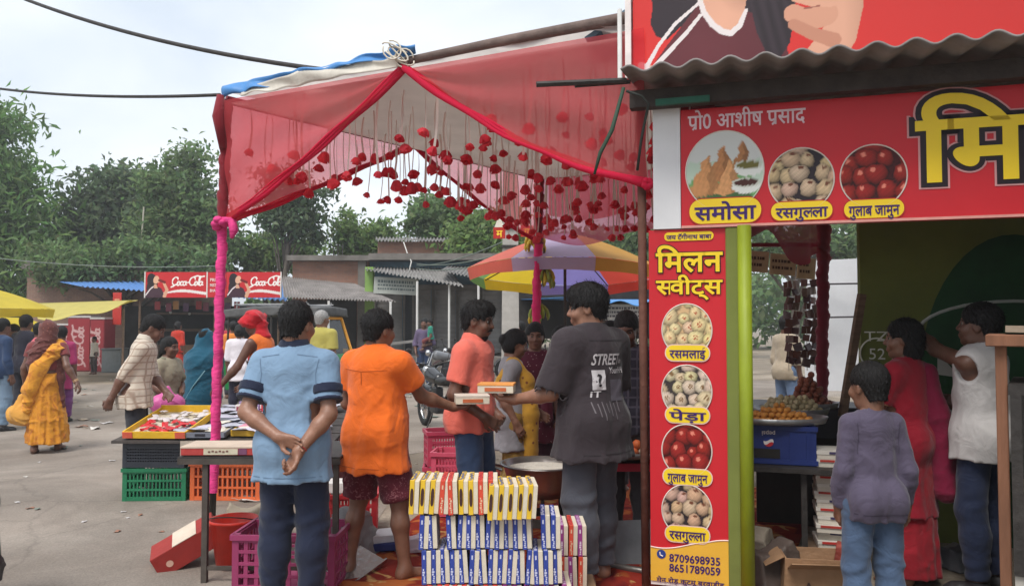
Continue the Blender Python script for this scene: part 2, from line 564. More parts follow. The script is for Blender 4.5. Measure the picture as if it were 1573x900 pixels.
class Person:
    """local frame: +Y is where the person faces, +X their right hand; 1.70 m tall before scaling"""
    def __init__(s, label, loc, face, height=1.70, tone='dark', lod=0, lean=0, side=0, twist=0, head=(0, 0, 0), arms=None, legs=None,
                 broad=1.0, belly=0.0, hands=None, group=None, seed=0, female=False, child=False):
        s.seed = seed; s.lod = lod; s.female = female
        s.hb = (.011, .016, .024)[lod]; s.hh = (.0055, .009, .016)[lod]; s.hf = (.0042, .006, .010)[lod]
        Ml = rotm(0, R(-lean)) @ Matrix.Rotation(R(side), 3, 'Y')
        piv = Vector((0, 0, .95))
        s.T = lambda p: piv + Ml @ (Vector(p) - piv)
        s.Mt = Ml @ Matrix.Rotation(R(twist), 3, 'Z')
        s.Tt = lambda p: piv + s.Mt @ (Vector(p) - piv)
        b = broad; s.b = b; s.belly = belly
        s.fwd = s.Mt @ Vector((0, 1, 0)); s.up = s.Mt @ Vector((0, 0, 1)); s.rt = s.Mt @ Vector((1, 0, 0))
        s.sh = {1: s.Tt((.163 * b, 0, 1.37)), -1: s.Tt((-.163 * b, 0, 1.37))}
        rw = Matrix.Rotation(-face, 3, 'Z')
        arms = {k_: rw @ Vector(v_) for k_, v_ in (arms or {}).items()}
        hands = {k_: {a_: (rw @ Vector(b_) if a_ in ('d', 'n') else b_) for a_, b_ in v_.items()} for k_, v_ in (hands or {}).items()}
        s.el = {}; s.wr = {}
        for sd, key in ((1, 'R'), (-1, 'L')):
            e = arms.get('e' + key); w = arms.get('w' + key)
            s.el[sd] = Vector(e) if e else s.sh[sd] + Vector((sd * .04, -.02, -.285))
            s.wr[sd] = Vector(w) if w else s.el[sd] + Vector((sd * .015, .06, -.245))
            for _ in (0,):  # keep bone lengths human
                s.el[sd] = s.sh[sd] + (s.el[sd] - s.sh[sd]).normalized() * .288
                d = s.wr[sd] - s.el[sd]
                s.wr[sd] = s.el[sd] + d.normalized() * .25
        legs = legs or {}
        s.hip = {sd: Vector((sd * .088, 0, .90)) for sd in (1, -1)}
        s.kn = {}; s.an = {}; s.toe = {}
        for sd, key in ((1, 'R'), (-1, 'L')):
            s.an[sd] = Vector(legs.get('a' + key, (sd * .11, -.01, .075)))
            s.kn[sd] = Vector(legs.get('k' + key, tuple((s.hip[sd] + s.an[sd]) / 2 + Vector((sd * .005, .03, .01)))))
            ta = R(legs.get('t' + key, -sd * 12))
            s.toe[sd] = Vector((-math.sin(ta), math.cos(ta), 0))
        s.neck = s.Tt((0, -.005, 1.44))
        hy, hp, hr = head
        s.MH = s.Mt @ rotm(R(hy), R(hp), R(hr)) if not child else s.Mt @ rotm(R(hy), R(hp), R(hr))
        s.MH = Matrix.Rotation(R(twist), 3, 'Z') @ rotm(R(hy), R(hp), R(hr))
        s.hs = 1.2 if child else 1.05
        s.hc = s.neck + s.up * .055 + s.MH @ Vector((0, .018, .085 * s.hs))
        s.hands = hands
        s.skin = skin(tone)
        # ---- body mesh
        bf = s.bfield(0)
        s.body_prims(bf, 0)
        for sd in (1, -1): s.arm(bf, sd, 0, 2); s.leg(bf, sd, 0)
        if lod < 2 or True:
            for sd in (1, -1): s.foot(bf, sd)
        fields = [bf, s.head_field()]
        for sd, key in ((1, 'R'), (-1, 'L')): fields.append(s.hand(sd, s.hands.get(key, {})))
        s.body = sdf_obj('person', fields, s.skin)
        s.body.location = loc; s.body.rotation_euler = (0, 0, face)
        k = height / 1.70; s.body.scale = (k, k, k)
        tag(s.body, label, 'person', group)
        s.k = k
        if lod < 2: s.face()
    def H(s, p): return s.hc + s.MH @ (Vector(p) * s.hs)
    def bfield(s, pad, h=None):
        P = [s.hip[1], s.hip[-1], s.kn[1], s.kn[-1], s.an[1], s.an[-1], s.sh[1], s.sh[-1], s.el[1], s.el[-1], s.wr[1], s.wr[-1], s.neck, Vector((0, 0, 0)), s.an[1] + s.toe[1] * .2, s.an[-1] + s.toe[-1] * .2, Vector((0, -.15, .9)), Vector((0, .15, .9))]
        lo = [min(p[i] for p in P) - .13 - pad for i in range(3)]; hi = [max(p[i] for p in P) + .13 + pad for i in range(3)]
        lo[2] = -.04
        return Field(lo, hi, h or s.hb)
    def body_prims(s, f, g, bust=True):
        T, b = s.Tt, s.b
        f.cone(T((-.03, 0, 1.10)), T((-.03, 0, 1.32)), .112 * b + g, .125 * b + g, .05, s.fwd, 1.22)
        f.cone(T((.03, 0, 1.10)), T((.03, 0, 1.32)), .112 * b + g, .125 * b + g, .05, s.fwd, 1.22)
        for sd in (1, -1): f.cone(T((0, -.008, 1.385)), T((sd * .135 * b, -.005, 1.368)), .06 + g, .054 + g, .05)
        f.cone(T((0, -.012, 1.36)), T((0, -.005, 1.46)), .078 + g, .054 + g * .5, .045)
        f.cone((-.055, -.005, .93), (.055, -.005, .93), .118 * b + g, .118 * b + g, .06, (0, 1, 0), 1.08)
        f.cone((0, 0, .95), T((0, 0, 1.12)), .125 * b + g, .12 * b + g, .06, s.fwd, 1.15)
        for sd in (1, -1): f.ell((sd * .07, -.07, .91), (.085 + g, .075 + g, .09 + g), None, .05)
        if s.belly: f.ell(T((0, .06, 1.08)), (.125 * b + g, .06 + s.belly + g, .14 + g), None, .06)
        if s.female and bust:
            for sd in (1, -1): f.ell(T((sd * .07, .075, 1.25)), (.06 + g, .052 + g, .07 + g), None, .07)
        f.cone(s.neck - s.up * .03, s.H((0, -.012, -.055)), .056 + g * .3, .054, .03)
    def arm(s, f, sd, g, upto, k=.03):
        A, E, Wp = s.sh[sd], s.el[sd], s.wr[sd]
        if upto >= 1:
            f.cone(A, E, .054 + g, .041 + g, k)
            t = upto - 1
            if t > 0:
                M1 = E + (Wp - E) * .3
                f.cone(E, M1, .041 + g, .042 + g * .9, k) if t >= .3 else None
                f.cone(M1, E + (Wp - E) * t, .042 + g * .9, (.029 if t > .9 else .035) + g * .8, k)
        else: f.cone(A, A + (E - A) * upto, .055 + g, .055 - .01 * upto + g * 1.15, k)
    def leg(s, f, sd, g, k=.04, upto=2.0, gk=None):
        gk = g if gk is None else gk
        Hh, K, A = s.hip[sd], s.kn[sd], s.an[sd]
        d = min(1, upto)
        f.cone(Hh, Hh + (K - Hh) * d, .088 + g, .088 - .031 * d + gk, k)
        if upto > 1:
            c = K + (A - K) * .35 + Vector((0, -.012, 0))
            f.cone(K, c, .056 + gk, .054 + gk, k)
            f.cone(c, K + (A - K) * (upto - 1), .054 + gk, .038 + gk, k)
    def foot(s, f, sd, g=0):
        A, t = s.an[sd], s.toe[sd]
        z = Vector((0, 0, A.z - .05))
        f.cone(A, A - t * .03 - Vector((0, 0, .04)), .04 + g, .033 + g, .03)
        f.cone(A - t * .02 - Vector((0, 0, .03)), A + t * .13 - Vector((0, 0, .05)), .038 + g, .03 + g, .03)
        r = Vector((t.y, -t.x, 0))
        f.cone(A + t * .1 - Vector((0, 0, .055)) - r * .018, A + t * .165 - Vector((0, 0, .06)) - r * .015, .024 + g, .016 + g, .02)
        f.cone(A + t * .1 - Vector((0, 0, .055)) + r * .018, A + t * .155 - Vector((0, 0, .06)) + r * .02, .024 + g, .015 + g, .02)
    def head_field(s):
        c = s.hc; r = .17 * s.hs
        f = Field(c - Vector((r, r, r + .06)), c + Vector((r, r, r)), s.hh)
        H = s.H; q = s.hs; M = s.MH
        def E(p, rr, k=.02, neg=False): f.ell(H(p), [x * q for x in rr], M, k * q, neg)
        def C(a, b, ra, rb, k=.02, neg=False): f.cone(H(a), H(b), ra * q, rb * q, k * q, neg=neg)
        E((0, -.014, .032), (.074, .094, .086)); E((0, .018, -.03), (.061, .07, .084), .04)
        C((-.028, .03, -.085), (.028, .03, -.085), .026, .026, .035); E((0, .06, -.096), (.024, .024, .02), .03)
        C((-.034, .073, .03), (.034, .073, .03), .013, .013, .025)
        C((0, .088, .015), (0, .104, -.022), .007, .0125, .016); C((-.013, .094, -.026), (.013, .094, -.026), .008, .008, .012)
        for sd in (1, -1):
            E((sd * .04, .065, -.028), (.026, .022, .024), .03)
            E((sd * .033, .096, .01), (.02, .018, .013), .018, True)
            E((sd * .076, -.008, -.004), (.01, .021, .033), .012); E((sd * .086, .004, -.002), (.006, .009, .016), .01, True)
        C((-.018, .086, -.056), (.018, .086, -.056), .009, .009, .014); C((-.014, .084, -.068), (.014, .084, -.068), .009, .009, .012)
        f.cone(s.neck - s.up * .03, H((0, -.014, -.055)), .056, .053 * q, .03)
        f.cone(H((0, -.05, 0)), s.neck - s.up * .01 - s.fwd * .02, .045, .05, .03)
        f.plane(s.neck - s.up * .02, tuple(-s.up))
        return f
    def face(s):
        W_ = MB(); D = MB(); Bm = MB()
        for sd in (1, -1):
            e = MB().ball((0, 0, 0), .0112 * s.hs, 8, 6).build('eye', EYE_W, s.body, loc=s.H((sd * .033, .0725, .0085)), smooth=True)
            MB().ball((0, 0, 0), .0074 * s.hs, 8, 6).build('iris', EYE_D, e, loc=s.MH @ Vector((sd * .0005, .0068, 0)) * s.hs, smooth=True)
            Bm = MB().tube([s.H((sd * .014, .088, .027)), s.H((sd * .034, .0865, .033)), s.H((sd * .054, .072, .027))], [.004, .0045, .002], 6)
            Bm.build('eyebrow', HAIR, s.body, smooth=True)
        lm = MB().tube([s.H((-.024, .083, -.061)), s.H((-.01, .0945, -.0575)), s.H((.01, .0945, -.0575)), s.H((.024, .083, -.061))], [.003, .006, .006, .003], 6)
        lm.tube([s.H((-.02, .083, -.066)), s.H((0, .0925, -.069)), s.H((.02, .083, -.066))], [.003, .006, .003], 6).build('lips', LIP, s.body, smooth=True)
    def moustache(s, beard=False):
        MB().tube([s.H((-.033, .082, -.056)), s.H((-.014, .1, -.044)), s.H((.014, .1, -.044)), s.H((.033, .082, -.056))], [.004, .0075, .0075, .004], 6).build('moustache', HAIR, s.body, smooth=True)
        if beard:
            f = Field(s.hc - Vector((.12, .14, .17)), s.hc + Vector((.12, .14, .05)), s.hh)
            f.ell(s.H((0, .02, -.032)), (.0635, .0725, .0865), s.MH, .02)
            f.cone(s.H((-.028, .03, -.087)), s.H((.028, .03, -.087)), .0285, .0285, .03); f.ell(s.H((0, .061, -.098)), (.027, .026, .023), s.MH, .03)
            f.ell(s.H((0, .055, -.01)), (.058, .07, .062), s.MH, .012, True)
            f.ell(s.H((0, .09, -.058)), (.02, .02, .014), s.MH, .01, True)
            f.plane(s.H((0, 0, -.01)), tuple(s.MH @ Vector((0, -.5, 1)).normalized()))
            sdf_obj('beard', f, HAIR, s.body)
    def hair(s, style='short', m=None, top=.012):
        c = s.hc; r = .19 * s.hs
        f = Field(c - Vector((r, r, r + .12)), c + Vector((r, r, r)), s.hh)
        q = s.hs; M = s.MH
        g = top
        f.ell(s.H((0, -.016, .036 + g * .4)), [x * q for x in (.075 + g, .094 + g, .086 + g)], M, .02)
        if style == 'puff': f.ell(s.H((0, .035, .09)), (.066 * q, .066 * q, .046 * q), M, .04)
        if style in ('long', 'bun', 'tied', 'bob'):
            f.ell(s.H((0, -.03, -.02)), [x * q for x in (.078 + g, .078 + g, .09)], M, .03)
        if style in ('short', 'puff'): f.cone(s.H((0, -.045, -.03)), s.H((0, -.055, -.065)), .062 * q, .05 * q, .03)
        if style == 'bob': f.ell(s.H((0, -.045, -.075)), (.082 * q, .06 * q, .08 * q), M, .03)
        # the face stays free
        f.ell(s.H((0, .13, -.055)), [x * q for x in (.088, .085, .125)], M, .015, True)
        for sd in (1, -1): f.ell(s.H((sd * .09, .035, -.05)), [x * q for x in (.045, .046, .075)], M, .012, True)
        if style in ('short', 'puff'):
            for sd in (1, -1): f.ell(s.H((sd * .1, -.012, -.055)), [x * q for x in (.048, .04, .06)], M, .012, True)
            f.plane(s.H((0, -.06, -.072)), tuple(M @ Vector((0, -.25, -1)).normalized()))
        if style == 'bun': f.ell(s.H((0, -.115, .01)), (.05 * q, .045 * q, .05 * q), M, .012)
        if style == 'tied': f.cone(s.H((0, -.105, -.02)), s.H((.01, -.13, -.17)), .034, .018, .02); 
        if style == 'long': f.cone(s.H((0, -.075, -.06)), s.H((0, -.10, -.24)), .075, .05, .03)
        # strands
        r_ = np.random.RandomState(s.seed + 3)
        sl, x, y, z = f.sub(f.lo, f.lo + f.n * f.h)
        a = np.arctan2(y - c.y, x - c.x)
        f.F = f.F + (.0016 * np.sin(a * 31 + 9 * np.sin(z * 31 + s.seed)) + .0016 * np.sin(a * 17 + z * 110 + x * 60)).astype(np.float32)
        v, q = f.mesh()
        if s.lod < 2 and len(q):
            rr = np.random.RandomState(s.seed); nb_ = (2200, 900)[s.lod]
            qi = q[rr.randint(len(q), size=nb_)]
            P0 = (v[qi[:, 0]] + v[qi[:, 2]]) / 2; Nn_ = np.cross(v[qi[:, 2]] - v[qi[:, 0]], v[qi[:, 3]] - v[qi[:, 1]]); Nn_ /= np.linalg.norm(Nn_, axis=1, keepdims=True) + 1e-9
            fl = np.tile(np.array(s.MH @ Vector((0, -.45 if style != 'puff' else .4, -1))), (nb_, 1)) + rr.normal(size=(nb_, 3)) * .45
            fl -= Nn_ * (fl * Nn_).sum(1, keepdims=True); D_ = fl / (np.linalg.norm(fl, axis=1, keepdims=True) + 1e-9) * .9 + Nn_ * rr.uniform(.15, .5, (nb_, 1))
            L_ = rr.uniform(.012, .028, (nb_, 1)) * (1.5 if style in ('puff', 'bob') else 1); S_ = np.cross(D_, Nn_); S_ /= np.linalg.norm(S_, axis=1, keepdims=True) + 1e-9
            b0 = P0 - Nn_ * .003
            bl = np.stack([b0 - S_ * .0022, b0 + S_ * .0022, b0 + D_ * L_ + S_ * .0005, b0 + D_ * L_ - S_ * .0005], 1).reshape(-1, 3)
            v, q = joinm([(v, q), (bl.astype(np.float32), np.arange(nb_ * 4).reshape(-1, 4))])
        return link('hair', np_mesh('hair', v, q), m or HAIR, s.body, smooth=True)
    def hand(s, sd, o):
        A = s.wr[sd]
        d = nz(o['d']) if 'd' in o else nz(s.wr[sd] - s.el[sd])
        n = Vector(o['n']) if 'n' in o else Vector((-sd, 0, 0))
        n = nz(n - d * n.dot(d))
        t = d.cross(n) * (1 if sd > 0 else -1)     # towards the little finger / thumb
        th = -t if True else t
        cu = o.get('curl', 22); sp = o.get('spread', 3); tc = o.get('thumb', 25)
        C = A + d * .09
        f = Field(C - Vector((.15, .15, .15)), C + Vector((.15, .15, .15)), s.hf)
        el = nz(s.wr[sd] - s.el[sd])
        f.cone(A - el * .05, A, .033, .028, .02)
        f.cone(A, A + d * .02, .028, .026, .02)
        base = {0: .030, 1: .010, 2: -.010, 3: -.028}
        ln = {0: .072, 1: .080, 2: .074, 3: .058}
        cl = o.get('curls', [cu] * 4)
        for i in range(4):
            k0 = A + d * .012 + th * base[i] * .55
            k1 = A + d * (.092 - .006 * abs(i - 1)) + th * base[i]
            f.cone(k0, k1, .015, .0125, .016)
            a = R((1.2 - i) * sp); dd = nz(d + th * math.tan(a))
            p = k1; ang = 0
            for j, (fr, ra) in enumerate(((.46, .0098), (.3, .0088), (.24, .0078))):
                ang += R(cl[i] * (1.0, 1.15, .7)[j])
                v = dd * math.cos(ang) + n * math.sin(ang)
                q = p + v * ln[i] * fr
                f.cone(p, q, ra, ra - .001, .006)
                p = q
        # thumb leaves the side of the palm
        p0 = A + d * .022 + th * .02 + n * .006
        p1 = p0 + (d * .62 + th * .62 + n * .35 * o.get('tn', 1)).normalized() * .042
        p2 = p1 + (d * .85 + th * (.35 - tc * .012) + n * (.2 + tc * .012)).normalized() * .034
        p3 = p2 + (d * .85 + th * (.15 - tc * .018) + n * (.25 + tc * .014)).normalized() * .027
        f.cone(p0, p1, .016, .012, .014); f.cone(p1, p2, .0115, .0105, .006); f.cone(p2, p3, .0105, .0085, .005)
        s.palm = getattr(s, 'palm', {}); s.palm[sd] = A + d * .075 + n * .03
        return f
    # ---------------- clothes
    def shirt(s, m, g=.013, hem=.86, sleeve=.62, sg=.016, flare=.004, wr=.0055, name='shirt', neck=.066, vcut=0.0, h=None, open_arm=False):
        f = s.bfield(.04, h)
        s.body_prims(f, g)
        dn = hem - .0
        if hem < .98:
            f.cone((-.055, -.005, hem - .05), (.055, -.005, hem - .05), .122 * s.b + g + flare, .122 * s.b + g + flare, .06, (0, 1, 0), 1.05)
            f.cone((-.05, -.005, .95), (-.05, -.005, hem - .06), .118 * s.b + g, .122 * s.b + g + flare, .05, (0, 1, 0), 1.08)
            f.cone((.05, -.005, .95), (.05, -.005, hem - .06), .118 * s.b + g, .122 * s.b + g + flare, .05, (0, 1, 0), 1.08)
            for sd in (1, -1): f.ell((sd * .07, -.075, .92), (.085 + g, .075 + g, .1 + g), None, .06)
        f.plane((0, 0, hem), (0, .04, -1))
        if sleeve > 0:
            for sd in (1, -1):
                s.arm(f, sd, sg, sleeve + .06, .035)
                E = s.el[sd]
                if sleeve <= 1: p = s.sh[sd] + (E - s.sh[sd]) * sleeve; d = nz(E - s.sh[sd])
                else: p = E + (s.wr[sd] - E) * (sleeve - 1); d = nz(s.wr[sd] - E)
                # trim the cuff square to the arm
                sl, x, y, z = f.sub(p - Vector((.13, .13, .13)), p + Vector((.13, .13, .13)))
                dx, dy, dz = x - p.x, y - p.y, z - p.z
                al = dx * d.x + dy * d.y + dz * d.z
                rad = np.sqrt(np.maximum(dx * dx + dy * dy + dz * dz - al * al, 0))
                cut = np.minimum(al, .098 - rad)
                f.F[sl] = np.where(rad < .098, np.maximum(f.F[sl], al), f.F[sl])
        else:
            for sd in (1, -1):
                f.cone(s.sh[sd] - s.up * .05 + s.rt * sd * .012, s.sh[sd] + s.rt * sd * .16 + s.up * .02, .062, .1, .02, neg=True)
        if wr: s.folds(f, wr, hem)
        if neck:
            f.cone(s.neck - s.up * .012 + s.fwd * (.012 + vcut * .3), s.neck + s.up * .2 + s.fwd * .03, neck + vcut * .2, neck + .05, .012, neg=True)
        o = sdf_obj(name, f, m, s.body)
        s.last = o
        return o
    def folds(s, f, amp, hem):
        """cloth hanging from the shoulders: soft vertical drapes below, pulls running from the armpits, a few creases"""
        r = np.random.RandomState(s.seed + 77)
        sl, x, y, z = f.sub(f.lo, f.lo + f.n * f.h)
        th = np.arctan2(y, x); low = np.clip((1.30 - z) / (1.30 - hem + .05), 0, 1.1)
        tot = 0
        for n in (5, 8, 11):
            w = np.sin(n * th + r.uniform(0, 6) + 1.3 * np.sin(z * 5 + r.uniform(0, 6)) + z * r.uniform(-3, 3))
            tot = tot + (np.exp(-2.2 * (1 - w)) - .25) * low * (1.3 if n < 9 else .7)
        for sd in (1, -1):
            A = s.sh[sd]
            for j in range(4):
                a = r.uniform(-1.3, -.25); dx, dz = -sd * math.cos(a), math.sin(a)
                px, pz = x - (A.x - sd * .03), z - (A.z - .10 - .02 * j)
                al = px * dx + pz * dz; pe = px * -dz + pz * dx + .02 * np.sin(al * 16 + j)
                tot = tot + .9 * np.exp(-(pe / .011) ** 2) * np.clip(al / .05, 0, 1) * np.exp(-np.clip(al, 0, 9) / r.uniform(.08, .2))
        f.F = f.F - (amp * tot).astype(np.float32)
        f.wrinkle(amp * .35, s.seed, 20)
    def collar(s, m, r=.067, hgt=.042, tilt=.25):
        c = s.neck + s.up * .026 + s.fwd * .004
        prof = [(r - .006, -.015), (r - .008, hgt * .6), (r - .004, hgt), (r + .004, hgt), (r + .014, hgt * .45), (r + .024, -.006)]
        def fn(u, v):
            a = u * 2 * math.pi + math.pi / 2
            i = min(4, int(v * 5)); t = v * 5 - i
            rr = prof[i][0] * (1 - t) + prof[i + 1][0] * t; z = prof[i][1] * (1 - t) + prof[i + 1][1] * t
            sn = math.sin(a); z -= .022 * max(0, sn) + .004; 
            if v > .7 and sn > .9: z -= .02
            return c + s.rt * (math.cos(a) * rr) + s.fwd * (sn * rr * .95) + s.up * z
        return MB().sheet(fn, 36, 10).build('collar', m, s.body, smooth=True, solid=.004)
    def trousers(s, m, g=.016, gk=.026, top=1.0, upto=1.95, wr=.006, name='trousers', h=None):
        f = s.bfield(.03, h)
        f.cone((-.055, -.005, .93), (.055, -.005, .93), .118 * s.b + g, .118 * s.b + g, .06, (0, 1, 0), 1.08)
        f.cone((0, 0, .95), s.Tt((0, 0, 1.08)), .125 * s.b + g, .118 * s.b + g, .05, s.fwd, 1.15)
        for sd in (1, -1):
            f.ell((sd * .07, -.07, .91), (.085 + g, .075 + g, .09 + g), None, .05)
            s.leg(f, sd, g, .035, upto, gk)
        f.plane(s.Tt((0, 0, top)), tuple(s.up))
        if wr:
            f.wrinkle(wr * .4, s.seed + 11, 20)
            sl, x, y, z = f.sub(f.lo, f.lo + f.n * f.h)
            wv = np.sin(z * 58 + 5 * np.sin(x * 11 + s.seed) + 9 * y) + .6 * np.sin(z * 91 - x * 23 + s.seed)
            zk = s.kn[1].z; env = .8 * np.exp(-((z - zk) / .09) ** 2) * (y < s.kn[1].y) + 1.0 * np.exp(-((z - .16) / .10) ** 2) + .5 * np.exp(-((z - .82) / .05) ** 2)
            f.F = f.F - (wr * .55 * wv * env).astype(np.float32)
            vert = np.sin(x * 46 + 2 * np.sin(z * 6)) ; f.F = f.F - (wr * .25 * vert * (z > zk)).astype(np.float32)
        for sd in (1, -1):
            K, A = s.kn[sd], s.an[sd]
            if upto > 1: p = K + (A - K) * (upto - 1); d = nz(A - K)
            else: p = s.hip[sd] + (K - s.hip[sd]) * upto; d = nz(K - s.hip[sd])
            q = Vector((.16, .16, .16))
            sl, x, y, z = f.sub(p - q, p + q)
            al = (x - p.x) * d.x + (y - p.y) * d.y + (z - p.z) * d.z
            f.F[sl] = np.maximum(f.F[sl], np.where(np.abs(x - p.x) < .14, al, -1))
        return sdf_obj(name, f, m, s.body)
    def skirt(s, m, top=1.0, hem=.08, rt=.13, rb=.24, folds=11, amp=.035, yb=.9, cx=0, cy=0, name='skirt', wr=.004):
        f = Field((-.45, -.45, hem - .05), (.45, .45, top + .1), s.hb)
        sd_ = s.seed
        def fn(x, y, z):
            t = np.clip((top - z) / (top - hem), 0, 1)
            r = rt + (rb - rt) * t ** .8
            a = np.arctan2(y, x)
            fo = 1 + amp * t * (np.sin(folds * a + sd_ + 2 * np.sin(3 * a + sd_) + z * 2.0) + .5 * np.sin(folds * 2.1 * a - z * 3))
            xx = x - cx * t; yy = (y - cy * t) / yb
            return (np.sqrt(xx * xx + yy * yy) - r * fo) * .8
        f.func(fn, .02)
        for q in (1, -1): f.ell((q * .07, -.075, .91), (.095, .085, .1), None, .06)
        f.plane((0, 0, hem), (0, .02, -1)); f.plane((0, 0, top), (0, 0, 1))
        if wr: f.wrinkle(wr, s.seed, 22, flatz=1)
        return sdf_obj(name, f, m, s.body)
    def drape(s, m, segs, name='dupatta', wr=.005, k=.05, cutface=True, h=None, cuts=()):
        """a cloth over head, shoulder or body built from swept volumes: list of (a, b, ra, rb)"""
        P = [Vector(a) for a, b, ra, rb in segs] + [Vector(b) for a, b, ra, rb in segs]
        m_ = max(max(x[2], x[3]) for x in segs) + .06
        lo = [min(p[i] for p in P) - m_ for i in range(3)]; hi = [max(p[i] for p in P) + m_ for i in range(3)]
        f = Field(lo, hi, h or s.hb)
        for a, b, ra, rb in segs: f.cone(a, b, ra, rb, k)
        if wr: f.wrinkle(wr, s.seed + 5, 30)
        if cutface:
            f.ell(s.H((0, .13, -.04)), (.07 * s.hs, .1 * s.hs, .11 * s.hs), s.MH, .012, True)
        for p, n in cuts: f.plane(p, n)
        return sdf_obj(name, f, m, s.body)
    def shoes(s, m, kind='shoe'):
        for sd in (1, -1):
            A, t = s.an[sd], s.toe[sd]
            if kind == 'shoe':
                f = Field(A - Vector((.25, .25, .12)), A + Vector((.25, .25, .08)), s.hf * 1.6)
                s.foot(f, sd, .008); f.plane(A + Vector((0, 0, .02)), (0, 0, 1))
                sdf_obj('shoe', f, m, s.body)
            else:
                r = Vector((t.y, -t.x, 0)); z = -.068
                b = MB(); n = 12
                pts = []
                for i in range(n * 2):
                    a = 2 * math.pi * i / (n * 2)
                    pts.append(A + t * (.06 + .135 * math.cos(a)) + r * (.046 * math.sin(a)) + Vector((0, 0, z)))
                m2 = len(pts)
                b.add(pts + [p - Vector((0, 0, .014)) for p in pts], [tuple(range(m2)), tuple(range(2 * m2 - 1, m2 - 1, -1))] + [(i, i + m2, (i + 1) % m2 + m2, (i + 1) % m2) for i in range(m2)])
                sole = b.build('sandal', m, s.body)
                MB().tube([A + t * .07 + r * .045 + Vector((0, 0, -.06)), A + t * .09 + Vector((0, 0, -.022)), A + t * .07 - r * .045 + Vector((0, 0, -.06))], .008, 6).build('strap', m, sole)
def cloth(rgb, rough=.85, fold=.3, **k):
    """dyed woven cloth: soft colour drift, fold relief and a fine weave"""
    key = 'cloth_%d_%d_%d' % rgb
    if key in _mats: return _mats[key]
    m = mat(key, s2l(rgb), rough, var=.1, scale=5, bump=.0, spec=.2, sheen=.15, **k)
    n, l = m.node_tree.nodes, m.node_tree.links
    mp = [x for x in n if x.type == 'MAPPING'][0]
    n1 = n.new('ShaderNodeTexNoise'); n1.inputs['Scale'].default_value = 7; n1.inputs['Detail'].default_value = 3; n1.inputs['Distortion'].default_value = 1.2
    n2 = n.new('ShaderNodeTexNoise'); n2.inputs['Scale'].default_value = 350; n2.inputs['Detail'].default_value = 1
    l.new(mp.outputs[0], n1.inputs['Vector']); l.new(mp.outputs[0], n2.inputs['Vector'])
    b1 = n.new('ShaderNodeBump'); b1.inputs['Strength'].default_value = fold; b1.inputs['Distance'].default_value = .05
    b2 = n.new('ShaderNodeBump'); b2.inputs['Strength'].default_value = .15; b2.inputs['Distance'].default_value = .004
    l.new(n1.outputs['Fac'], b1.inputs['Height']); l.new(n2.outputs['Fac'], b2.inputs['Height'])
    l.new(b1.outputs[0], b2.inputs['Normal']); l.new(b2.outputs[0], n['Principled BSDF'].inputs['Normal'])
    return m
def pattern(m, kind, rgb2, scale=20.0, thr=.5, axis=(1, 1, 1), soft=.03):
    """second dye colour laid over a cloth: checks, stripes or a printed pattern"""
    n, l = m.node_tree.nodes, m.node_tree.links
    b = n['Principled BSDF']; mp = [x for x in n if x.type == 'MAPPING'][0]
    src = b.inputs['Base Color'].links[0].from_socket
    def stripes(ax, sc):
        w = n.new('ShaderNodeTexWave'); w.wave_type = 'BANDS'; w.bands_direction = ax
        w.inputs['Scale'].default_value = sc; w.inputs['Distortion'].default_value = .6; w.inputs['Detail Scale'].default_value = .6
        l.new(mp.outputs[0], w.inputs['Vector']); return w.outputs['Fac']
    if kind == 'check':
        a, c = stripes('X', scale), stripes('Z', scale * .9)
        mm = n.new('ShaderNodeMath'); mm.operation = 'MAXIMUM'; l.new(a, mm.inputs[0]); l.new(c, mm.inputs[1]); fac = mm.outputs[0]
    elif kind == 'band': fac = stripes('Z', scale)
    elif kind == 'spots':
        v = n.new('ShaderNodeTexVoronoi'); v.inputs['Scale'].default_value = scale; l.new(mp.outputs[0], v.inputs['Vector'])
        mm = n.new('ShaderNodeMath'); mm.operation = 'SUBTRACT'; mm.inputs[0].default_value = 1; l.new(v.outputs['Distance'], mm.inputs[1]); fac = mm.outputs[0]
    else:
        v = n.new('ShaderNodeTexNoise'); v.inputs['Scale'].default_value = scale; v.inputs['Detail'].default_value = 2; v.inputs['Distortion'].default_value = 1.5
        l.new(mp.outputs[0], v.inputs['Vector']); fac = v.outputs['Fac']
    r = n.new('ShaderNodeMapRange'); r.inputs['From Min'].default_value = thr - soft; r.inputs['From Max'].default_value = thr + soft
    l.new(fac, r.inputs['Value'])
    mx = n.new('ShaderNodeMix'); mx.data_type = 'RGBA'
    l.new(r.outputs[0], mx.inputs[0]); l.new(src, mx.inputs[6]); mx.inputs[7].default_value = s2l(rgb2) + (1,)
    l.new(mx.outputs[2], b.inputs['Base Color'])
    return m

